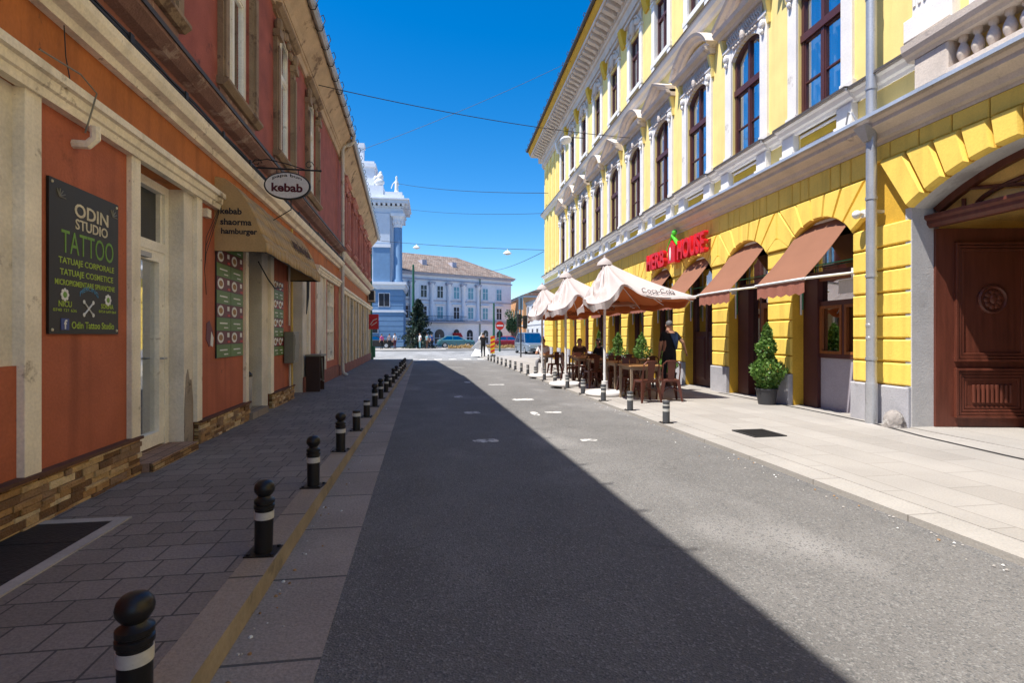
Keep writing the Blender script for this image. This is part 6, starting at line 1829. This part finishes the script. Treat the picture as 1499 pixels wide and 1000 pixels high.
# warning panel
t = thing('warning_panel', 'yellow and red striped road work panel at the far end of the right kerb', 'road sign', (4.55, 39.2, GZ + 0.05))
f = MB(); f.box(-0.16, 0.16, -0.02, 0.02, 0.2, 1.5); f.build('panel', 'road_sign_yellow', t)
f = MB()
for k in range(4): f.poly_block([(-0.16, 0.25 + k * 0.33), (0.16, 0.38 + k * 0.33), (0.16, 0.54 + k * 0.33), (-0.16, 0.41 + k * 0.33)], -0.024, -0.019, 1.0)
f.build('stripes', 'road_sign_red', t)
f = MB(); f.box(-0.2, 0.2, -0.2, 0.2, 0, 0.1); f.box(-0.02, 0.02, -0.015, 0.015, 0.1, 0.25); f.build('foot', 'rubber', t)
# cars
def car(label, loc, rz, paint, L=4.3, Wd=1.78, H=1.5, van=False, group='parked cars beyond the plaza'):
    t = thing('parked_car', label, 'car', loc, rz, group)
    hw = Wd / 2
    def ring(y, w, z0, z1, r=0.1):
        return [(-w + r * .3, y, z0), (w - r * .3, y, z0), (w, y, z0 + r), (w, y, z1 - r), (w - r, y, z1), (-w + r, y, z1), (-w, y, z1 - r), (-w, y, z0 + r)]
    f = MB()
    sec = [(-L / 2, hw * .78, .38, .72), (-L / 2 + .12, hw * .92, .25, .86), (-L / 2 + .6, hw, .2, .93), (-L * .12, hw, .2, .98), (L * .2, hw, .2, .98), (L / 2 - .5, hw * .99, .2, .98 if not van else 1.0), (L / 2 - .1, hw * .92, .26, .95), (L / 2, hw * .82, .38, .82)]
    f.loft([ring(*s_) for s_ in sec]); f.build('body', paint, t, smooth=True)
    f = MB()
    a0, a1, b1, b0 = (-L * .3, -L * .13, L * .34, L * .46) if van else (-L * .22, -L * .06, L * .25, L * .42)
    f.loft([[(-hw * .93, a0, .93), (hw * .93, a0, .93), (hw * .93, b0, .93), (-hw * .93, b0, .93)], [(-hw * .76, a1, H - .06), (hw * .76, a1, H - .06), (hw * .76, b1, H - .06), (-hw * .76, b1, H - .06)]]); f.build('window_glass', 'car_glass', t)
    f = MB(); f.loft([[(-hw * .77, a1 - .03, H - .07), (hw * .77, a1 - .03, H - .07), (hw * .77, b1 + .03, H - .07), (-hw * .77, b1 + .03, H - .07)], [(-hw * .68, a1 + .1, H), (hw * .68, a1 + .1, H), (hw * .68, b1 - .08, H), (-hw * .68, b1 - .08, H)]])
    for s in (-1, 1):
        for (ya, yb) in ((a0, a1), (L * .1, L * .1), (b0, b1)): f.tube([(s * hw * .94, ya, .93), (s * hw * .77, yb, H - .06)], .035, 6)
    f.build('roof', paint, t)
    for y in (-L * .31, L * .31):
        for s in (-1, 1):
            f = MB()
            f.loft([[(s * x, y + r * math.cos(2 * PI * k / 18), .31 + r * math.sin(2 * PI * k / 18)) for k in range(18)] for x, r in ((hw - .2, .3), (hw - .19, .31), (hw - .01, .31), (hw + .01, .29), (hw + .01, .2))]); w = f.build('wheel', 'rubber', t)
            f = MB(); f.loft([[(s * x, y + r * math.cos(2 * PI * k / 18), .31 + r * math.sin(2 * PI * k / 18)) for k in range(18)] for x, r in ((hw - .05, .2), (hw + .012, .2), (hw + .02, .06))]); f.build('rim', 'zinc', w)
    for s in (-1, 1):
        f = MB(); f.ell((s * hw * .68, -L / 2 + .1, .68), (.17, .1, .08), 10, 6); f.build('headlight', 'lamp_white', t)
        f = MB(); f.ell((s * hw * .76, L / 2 - .1, .78), (.1, .1, .12), 10, 6); f.build('tail_light', 'tail_red', t)
        f = MB(); f.ell((s * (hw + .08), a0 + .2, .98), (.09, .05, .07), 8, 6); f.build('mirror', paint, t)
    f = MB(); f.box(-hw * .7, hw * .7, -L / 2 - .02, -L / 2 + .1, .36, .46); f.build('bumper', 'rubber', t)
    f = MB(); f.box(-.26, .26, -L / 2 - .03, -L / 2 - .02, .46, .57); f.build('number_plate', 'letter_white', t)
    return t
car('silver blue van facing the viewer just beyond the right pavement corner', (8.75, 46.5, GZ), 0.1, 'car_silver', 4.6, 1.85, 1.85, True)
car('maroon car half hidden behind the silver blue van', (10.3, 49, GZ), 0.0, 'car_maroon')
car('low maroon car parked beyond the flower bed', (8.9, 58.8, GZ + .12), 1.35, 'car_maroon', 4.0, 1.7, 1.4)
car('teal car side on before the white palace', (3.0, 63.5, -0.07), 1.62, 'car_teal', 4.4, 1.75, 1.42)
car('black car at the far left edge behind the pedestrians', (-6.2, 62.0, -0.07), 1.55, 'car_black', 4.3, 1.75, 1.45)
# flower bed
g_ = random.Random(9)
f = MB()
for i in range(2600):
    x, y = g_.uniform(1.9, 9.6), g_.uniform(56.6, 58.4)
    f.leaf((x, y, -0.05 + abs(g_.gauss(0.12, 0.1)) + 0.12 * math.sin(x * 1.3) ** 2), g_.uniform(0.06, 0.13), g_)
tag(f.build('flower_bed', 'leaf_bed', recalc=False), 'low bed of ochre flowers edged by the plaza road', 'flower bed', kind='stuff')
f = MB(); f.box(1.6, 9.9, 56.3, 56.5, -0.3, 0.02); tag(f.build('flower_bed_kerb', 'kerb_light'), kind='structure')
# poles, signs, lights
def pole(label, loc, h, r, m='green_pole', box=False, base=True):
    t = thing('tram_pole', label, 'pole', loc, 0, 'green poles round the plaza')
    f = MB(); f.tube([(0, 0, 0), (0, 0, h * .3), (0, 0, h)], [r * 1.25, r * 1.1, r * .75], 12); f.build('shaft', m, t, smooth=True)
    f = MB(); f.lathe([(r * 1.9, 0), (r * 1.9, .25), (r * 1.35, .5), (r * 1.2, .55)], 0, 0, 12); f.build('base', m, t)
    f = MB(); f.ell((0, 0, h), (r * .9, r * .9, r * .6), 10, 6); f.build('cap', m, t)
    if box:
        f = MB(); f.box(-.32, .32, -.36, -.16, 0.45, 1.9); f.build('cabinet', 'meter_grey', t)
    return t
pole('tall green tram pole with grey cabinet in front of the conifer', (-1.93, 62, -0.07), 9.5, 0.15, box=True)
pole('short green tram pole before the right half of the palace', (7.35, 62, -0.07), 5.2, 0.13)
gp_ = pole('green pole close beside the far corner of the left building', (-3.72, 34.6, GZ), 7.9, 0.09)
f = MB(); f.tube([(0.05, 0, 4.6), (0.35, -.1, 4.5), (0.3, -.1, 4.35), (0.05, 0, 4.2)], .02, 6); f.build('clamp', 'green_pole', gp_)
f = MB(); f.box(0.06, 0.28, -0.05, 0.05, 0.2, 0.9); f.build('junction_box', 'green_pole', gp_)
t = thing('traffic_light', 'dark traffic light pole with blue sign on top at the right pavement corner', 'traffic light', (6.3, 37.0, GZ + .04))
f = MB(); f.tube([(0, 0, 0), (0, 0, 4.2)], 0.05, 10); f.build('pole', 'cable_black', t)
f = MB(); f.box(-.16, .16, -.03, .03, 3.35, 4.3); f.build('sign_panel', 'theatre_deep', t)
for x, z, w in ((-.14, 2.2, .26), (.3, 2.1, .28)):
    f = MB(); f.box(x - w / 2, x + w / 2, -.12, .1, z - .05, z + .85)
    for k in range(3): f.tube([(x, -.12, z + .12 + k * .27), (x, -.24, z + .12 + k * .27)], .09, 10)
    f.build('signal_head', 'cable_black', t)
f = MB(); f.tube([(0, 0, 2.8), (.3, 0, 2.75)], .025, 6); f.build('arm', 'cable_black', t)
t = thing('no_entry_sign', 'red no entry sign on a teal pole beside the palace corner', 'road sign', (6.75, 52, GZ))
f = MB(); f.tube([(0, 0, 0), (0, 0, 2.9)], .09, 10); f.build('pole', 'green_pole', t)
f = MB(); f.loft([[(.42 * math.cos(2 * PI * k / 28), y, 2.55 + .42 * math.sin(2 * PI * k / 28)) for k in range(28)] for y in (-.12, -.1)]); f.build('disc', 'road_sign_red', t)
f = MB(); f.box(-.32, .32, -.128, -.12, 2.48, 2.62); f.build('bar', 'letter_white', t)
# conifer and other trees
def conifer(loc, h, w, n, label):
    g_ = random.Random(21)
    t = thing('conifer', label, 'tree', loc)
    f = MB(); f.tube([(0, 0, 0), (0.03, 0, h * .5), (0, 0, h * .97)], [0.16, 0.09, 0.02], 8); f.build('trunk', 'bark', t)
    f = MB()
    nb = 110
    for b in range(nb):
        a = b / nb
        z = 0.35 + a * (h - 0.4)
        th = b * 2.4 + g_.random()
        L_ = w / 2 * (1 - a) ** 0.8 * g_.uniform(0.7, 1.12) + 0.1
        d = Vector((math.cos(th), math.sin(th), 0.16 - 0.3 * (1 - a)))
        f.tube([(0, 0, z), tuple(Vector((0, 0, z)) + d * L_)], [0.02, 0.006], 4, 1)
        for i in range(int(n / nb)):
            u = g_.random() ** 0.7
            p = Vector((0, 0, z)) + d * (L_ * u) + Vector((g_.gauss(0, .1), g_.gauss(0, .1), g_.gauss(-.05, .07))) * (0.5 + L_ * .4)
            f.leaf(tuple(p), g_.uniform(.09, .19), g_)
    f.build('crown', ['leaf_conifer', 'bark'], t, recalc=False)
conifer((-1.35, 61.2, -0.07), 5.6, 4.0, 5200, 'dark conifer standing between the blue theatre and the white palace')
def broad(loc, h, r, label, seed, m='leaf_dark'):
    g_ = random.Random(seed)
    t = thing('street_tree', label, 'tree', loc, 0, 'distant street trees')
    f = MB(); f.tube([(0, 0, 0), (.05, 0, h * .4), (.1, .05, h * .7)], [.16, .11, .05], 7)
    for k in range(5): f.tube([(.05, 0, h * .4), (r * .6 * math.cos(k * 1.26), r * .6 * math.sin(k * 1.26), h * .7)], [.07, .02], 5)
    f.build('trunk', 'bark', t)
    f = MB()
    cl = [(Vector((g_.gauss(0, r * .45), g_.gauss(0, r * .45), h * .68 + g_.gauss(0, h * .12))), r * g_.uniform(.3, .5)) for _ in range(16)]
    for c, q in cl:
        for i in range(130):
            v = Vector((g_.gauss(0, 1), g_.gauss(0, 1), g_.gauss(0, 1))).normalized() * q * g_.uniform(.6, 1.1)
            f.leaf(tuple(c + v), g_.uniform(.09, .18), g_)
    f.build('crown', m, t, recalc=False)
broad((10.7, 70, GZ), 4.4, 1.1, 'round green tree left of the traffic light in the far street', 31)
broad((12.6, 86, GZ), 5.5, 2.0, 'green tree deep in the far street beneath the red roof', 32)
# ------------------------------------------------------------------ blue theatre
TH = thing('blue_theatre', 'pale blue theatre with giant corner column and roof statues behind the left building', 'building', (-3.2, 64, GZ))
f = MB()
f.box(-22, 0, 0, 7, -0.3, 7.6, 0); f.box(-22, -1.3, 0.25, 7, 7.6, 16.2, 1)
f.build('wall', ['theatre_deep', 'theatre_blue'], TH)
f = MB()
for k in range(11): f.block(-22, 0.0, 0, 0, 0, 0) if False else None
for k in range(11):
    z = 0.25 + k * 0.6
    f.loft([[(-22, -0.0, z), (0.0, -0.0, z), (0.06, -0.06, z + .04), (-22, -0.06, z + .04)], [(-22, 0, z + .53), (0.0, 0, z + .53), (0.06, -.06, z + .49), (-22, -.06, z + .49)]])
f.build('rustication', 'theatre_deep', TH)
f = MB()
for z0, z1, d in ((4.3, 4.55, .14), (7.0, 7.2, .15), (7.2, 7.55, .25), (7.55, 7.85, .4)): f.box(-22, d, -d, 7, z0, z1)
f.build('band', 'theatre_pale', TH)
for x, z0, z1 in ((-2.15, 5.0, 6.5), (-3.4, 1.9, 3.3)):
    for q in ((0,) if z0 < 3 else (-.32, .32)):
        w_ = .27 if z0 > 3 else .5
        f = MB(); f.box(x + q - w_ - .08, x + q + w_ + .08, -.1, 0.02, z0 - .08, z1 + .08); w = f.build('window', 'theatre_pale', TH)
        f = MB(); f.box(x + q - w_, x + q + w_, -.115, -.1, z0, z1); f.build('pane', 'dark_glass', w)
f = MB(); f.box(-3.4, -1.5, -0.15, 0.25, 7.85, 12.4, 1); f.box(-3.4, -1.5, -0.15, 0.25, 12.4, 15.9, 0); f.box(-3.5, -1.4, -.25, .25, 11.9, 12.3, 2); f.build('corner_pier', ['theatre_blue', 'theatre_deep', 'theatre_pale'], TH)
f = MB(); f.lathe([(.62, 7.85), (.62, 8.1), (.52, 8.25), (.5, 14.3), (.48, 14.4)], -0.62, 0.55, 24); f.build('column', 'theatre_deep', TH, smooth=True)
f = MB(); f.lathe([(.5, 14.35), (.56, 14.5), (.52, 14.8), (.7, 15.4), (.78, 15.6)], -0.62, 0.55, 16)
for k in range(10):
    a = k * PI / 5
    f.ell((-.62 + .6 * math.cos(a), .55 + .6 * math.sin(a), 15.0), (.13, .13, .35), 7, 6)
f.box(-1.42, .2, -.25, 1.4, 15.6, 15.95); f.build('capital', 'theatre_pale', TH)
f = MB(); f.box(-22, -.0, .0, 7, 15.95, 16.6, 0); f.box(-22, .12, -.12, 7, 16.6, 16.8, 0)
for k in range(40): f.box(-.1 - k * .55, .2 - k * .55, -.5, -.12, 16.8, 17.05, 1)
for k in range(8): f.box(.12, .5, .1 + k * .55, .4 + k * .55, 16.8, 17.05, 1)
f.box(-22, .6, -.6, 7, 17.05, 17.45, 0); f.box(-22, .75, -.75, 7, 17.45, 17.6, 1); f.build('entablature', ['theatre_blue', 'theatre_pale'], TH)
f = MB(); f.box(-22, -2.3, .5, 6.5, 17.6, 19.3); f.box(-2.3, 0.1, .3, 1.8, 17.6, 18.2); f.box(-2.1, -.1, .45, 1.6, 18.2, 18.6); f.build('attic', 'theatre_pale', TH)
f = MB(); f.box(-9, -3.5, 2, 6, 17.6, 22.6); f.box(-9.2, -3.3, 1.8, 6.2, 21.9, 22.3); f.build('tower', 'theatre_pale', TH)
f = MB(); f.box(-5.8, -4.9, 3.4, 4.4, 22.6, 25.2); f.box(-5.9, -4.8, 3.3, 4.5, 24.7, 25.2); f.build('chimney', 'theatre_pale', TH)
t = thing('roof_statue', 'slim white standing figure statue at the corner of the blue theatre roof', 'statue', (-4.0, 65, GZ + 18.6), 0, 'statues on the theatre roof')
f = MB(); f.lathe([(.3, 0), (.3, .15), (.24, .2), (.2, .9), (.22, 1.3), (.1, 1.6), (.13, 1.75), (.12, 1.95), (.02, 2.05)], 0, 0, 12); f.tube([(-.15, 0, 1.4), (-.45, -.1, 1.0), (-.6, -.1, .5)], .06, 6); f.tube([(.15, 0, 1.4), (.25, -.1, .9)], .06, 6); f.build('figure', 'statue_white', t, smooth=True)
t = thing('roof_statue', 'broad white seated group statue left of the slim figure on the theatre roof', 'statue', (-6.0, 65, GZ + 19.3), 0, 'statues on the theatre roof')
f = MB(); f.ell((0, 0, .5), (.6, .5, .5), 12, 8); f.ell((.1, 0, 1.1), (.38, .35, .5), 12, 8); f.ell((.15, 0, 1.6), (.18, .18, .22), 10, 8); f.ell((-.4, -.1, .9), (.25, .25, .35), 10, 8); f.build('figure', 'statue_white', t, smooth=True)
# ------------------------------------------------------------------ white palace
PF = Frame((-3.4, 72), (15.5, 8), -1)
PA = PF.thing('white_palace', 'long pale lilac palace with half columns and a brown tiled hip roof across the plaza', 'building', 0, 0, 0)
PLn = 17.45
f = PF.mb(); f.box(-9, PLn, -14, 0, -.3, 9.9, 0); f.build('wall', 'palace_wall', PA)
f = PF.mb()
for z0, z1, d in ((3.05, 3.35, .2), (3.35, 3.45, .3), (6.1, 6.25, .1), (8.95, 9.15, .15), (9.6, 9.75, .3), (9.75, 9.95, .45)): f.box(-9, PLn + d, -3, d, z0, z1, 0)
f.build('cornice', 'palace_dark', PA)
f = PF.mb(); f.loft([[(-9, .6, 9.95), (PLn + .6, .6, 9.95), (PLn + .6, -14.4, 9.95), (-9, -14.4, 9.95)], [(-9, -6.0, 13.4), (PLn - 6.0, -6.0, 13.4), (PLn - 6.0, -8, 13.4), (-9, -8, 13.4)]]); f.build('roof', 'roof_old', PA)
for s in (3.9, 8.7):
    f = PF.mb(); f.box(s - .35, s + .35, -3.4, -1.9, 11.2, 12.0); f.build('dormer', 'palace_dark', PA)
for s in (-1.5, 0.9, 3.9, 6.55, 8.9, 11.4):
    f = PF.mb(); f.lathe([(.34, 3.45), (.34, 3.6), (.27, 3.7), (.24, 7.9), (.3, 8.0), (.36, 8.35), (.38, 8.5)], s, .2, 14); f.build('half_column', 'palace_white', PA, smooth=True)
    f = PF.mb(); f.box(s - .45, s + .45, 0, .6, 8.5, 8.72); f.box(s - .38, s + .38, 0.0, .5, 8.3, 8.5); f.build('capital', 'palace_dark', PA)
def palwin(s, z0, z1, w, m, ped=True, arch=False):
    f = PF.mb(); f.box(s - w / 2 - .13, s + w / 2 + .13, 0, .06, z0 - .1, z1 + .1)
    if ped: f.profile([(0, z1 + .25), (.25, z1 + .3), (.3, z1 + .42), (0, z1 + .45)], s - w / 2 - .3, s + w / 2 + .3)
    f.box(s - .035, s + .035, .075, .1, z0, z1); f.box(s - w / 2, s + w / 2, .075, .1, z0 + (z1 - z0) * .6, z0 + (z1 - z0) * .6 + .06)
    f.box(s - w / 2 - .2, s + w / 2 + .2, 0, .18, z0 - .2, z0 - .1)
    if arch: f.poly_block([(s + (w / 2 + .13) * math.cos(PI * k / 10), z1 + .1 + (w / 2 + .13) * math.sin(PI * k / 10)) for k in range(11)], 0, .06, 1)
    o = f.build('window', 'palace_white', PA)
    f = PF.mb(); f.box(s - w / 2, s + w / 2, .06, .075, z0, z1)
    if arch: f.poly_block([(s + w / 2 * math.cos(PI * k / 10), z1 + .0 + w / 2 * math.sin(PI * k / 10)) for k in range(11)], .06, .075, 1)
    f.build('pane', m, o)
cols = ['dark_glass', 'dark_glass', 'dark_glass', 'teal_glass', 'teal_glass', 'teal_glass', 'teal_glass']
for s, m in zip((0.55, 2.8, 5.3, 7.9, 10.25, 12.75, 15.2), cols):
    palwin(s, 6.6, 8.2, .85, m, False)
    palwin(s, 3.75, 5.35, .85, 'teal_glass' if s in (5.3, 10.25, 12.75) else 'dark_glass')
for s, w, zt in ((0.8, 1.0, 1.7), (5.2, 1.5, 1.5), (7.9, .9, 1.8), (10.1, 1.0, 1.7), (12.8, .9, 1.7), (15.3, 1.1, 1.5)): palwin(s, .25, zt, w, 'dark_glass', False, True)
f = PF.mb(); f.box(3.0, 9.2, 0, .95, 3.15, 3.3); f.build('balcony_slab', 'palace_dark', PA)
f = PF.mb()
for k in range(28): f.tube([(3.05 + k * .225, .9, 3.3), (3.05 + k * .225, .9, 4.05)], .02, 5)
f.tube([(3.05, .9, 4.05), (9.15, .9, 4.05)], .03, 6); f.build('railing', 'cable_black', PA)
f = PF.mb(); f.loft([[(7.3, .02, 1.75), (8.6, .02, 1.75), (8.6, .1, 1.75), (7.3, .1, 1.75)], [(7.3, .02, 1.2), (8.6, .02, 1.2), (8.6, .7, 1.15), (7.3, .7, 1.15)]]); f.build('red_awning', 'sign_red', PA)
f = PF.mb(); f.tube([(11.8, .12, 9.6), (11.8, .12, 0)], .07, 8); f.build('downpipe', 'green_pole', PA)
# ------------------------------------------------------------------ houses of the far street
def house(label, loc, w, d, h, wall, roofm, rows, cols_, rh=2.0, rz=0, group='houses of the far street'):
    t = thing('street_house', label, 'house', loc, rz, group)
    f = MB(); f.box(0, w, 0, d, -.3, h); f.build('wall', wall, t)
    f = MB(); f.loft([[(-.3, -.3, h), (w + .3, -.3, h), (w + .3, d + .3, h), (-.3, d + .3, h)], [(w / 2 - .1, -.1, h + rh), (w / 2 + .1, -.1, h + rh), (w / 2 + .1, d, h + rh), (w / 2 - .1, d, h + rh)]]); f.build('roof', roofm, t)
    f = MB(); f.box(-.12, w + .12, -.12, d + .12, h - .3, h - .02); f.box(-.06, w + .06, -.06, d, 2.9, 3.1); f.build('cornice', 'house_pale', t)
    def win(face, a, z):
        f = MB(); bx = (lambda m, o0, o1, q, z0, z1: m.box(a - q, a + q, -o1, -o0, z0, z1)) if face == 'front' else (lambda m, o0, o1, q, z0, z1: m.box(-o1, -o0, a - q, a + q, z0, z1))
        bx(f, 0, .08, .55, z - .1, z + 1.6); o = f.build('window', 'house_pale', t)
        f = MB(); bx(f, .08, .095, .42, z, z + 1.5); f.build('pane', 'dark_glass', o)
    for r in range(rows):
        for c in range(cols_): win('front', w * (c + .5) / cols_, .9 + r * 2.9)
        n = max(1, int(d / 2.6))
        for c in range(n): win('side', d * (c + .5) / n, .9 + r * 2.9)
    return t
house('orange house with pale windows on the right of the far street', (13.3, 76, GZ), 9, 14, 7.4, 'house_orange', 'roof_tile', 2, 3, 1.8)
house('white gabled house left of the orange house', (14.6, 92, GZ), 9, 16, 5.6, 'house_pale', 'roof_tile', 2, 3, 2.6)
house('pale narrow house at the right corner of the far street', (12.7, 58, GZ), 8, 12, 6.0, 'house_pale', 'roof_tile', 2, 2, 1.6)
house('low house with a bright red roof at the end of the far street', (9.5, 104, GZ), 6, 10, 3.4, 'house_cream', 'roof_red', 1, 2, 2.4)
house('cream house behind the tram pole, left of the red roof', (3.0, 118, GZ), 7, 10, 3.2, 'house_cream', 'roof_tile', 1, 2, 2.0)
# ------------------------------------------------------------------ overhead cables and hanging lamps
def cable(label, a, b, sag, r=0.012, n=24, group='overhead cables across the street'):
    f = MB()
    a, b = Vector(a), Vector(b)
    f.tube([a.lerp(b, i / n) - Vector((0, 0, sag * 4 * (i / n) * (1 - i / n))) for i in range(n + 1)], r, 5)
    return tag(f.build('overhead_cable', 'cable_black'), label, 'cable', group)
cable('thick overhead cable from the red eaves to the yellow facade, nearest of all', (-2.95, 14.0, 7.74), (7.2, 18.4, 8.55), 0.18, 0.011)
cable('thin diagonal cable rising to the right against the open sky', (-3.0, 24, 9.5), (6.75, 24, 14.3), 0.15, 0.009)
cable('long cable from the theatre roof to the yellow corner, below the thick one', (-3.9, 64, 19.3), (7.6, 34, 10.7), 0.3, 0.02)
cable('fainter lower cable from the theatre toward the yellow building', (-3.4, 64, 16.4), (7.6, 35, 9.6), 0.3, 0.014)
cable('level cable carrying two street lamps over the plaza', (-4.6, 52, 10.4), (7.75, 36, 7.3), 0.12, 0.02)
cable('short cable falling left from the yellow corner to the palace roof', (7.75, 36, 7.2), (8.2, 74, 10.4), 0.3, 0.02)
def cable_z(x):   # height and depth of the lamp cable above x
    u = (x + 4.6) / 12.35
    return 52 - 16 * u, 10.4 - 3.1 * u - 0.12 * 4 * u * (1 - u)
def hang_lamp(x, y, z, label):
    t = thing('hanging_lamp', label, 'street lamp', (x, y, z), 0, 'street lamps hung on cables')
    f = MB(); f.lathe([(.02, 0), (.03, -.12), (.12, -.16), (.3, -.3), (.32, -.36), (.3, -.36)], 0, 0, 16); f.build('shade', 'steel_white', t, smooth=True)
    f = MB(); f.ell((0, 0, -.36), (.24, .24, .1), 12, 6); f.build('diffuser', 'lamp_white', t, smooth=True)
for x, lab in ((-1.2, 'white lamp hanging from the plaza cable above the palace roof, left one'), (5.6, 'white lamp hanging from the plaza cable beside the yellow building, right one')):
    y_, z_ = cable_z(x); hang_lamp(x, y_, z_, lab)
p = RF.at(25.2, 0.95, 10.95)
t = thing('facade_lamp', 'white lamp on an arm high on the yellow facade below the cornice', 'street lamp', p, RF.rz)
f = MB(); f.tube([(0, -.95, .1), (0, 0, .1)], .02, 6); f.build('arm', 'cable_black', t)
f = MB(); f.ell((0, 0, -.05), (.42, .28, .16), 14, 8); f.build('head', 'steel_white', t, smooth=True)
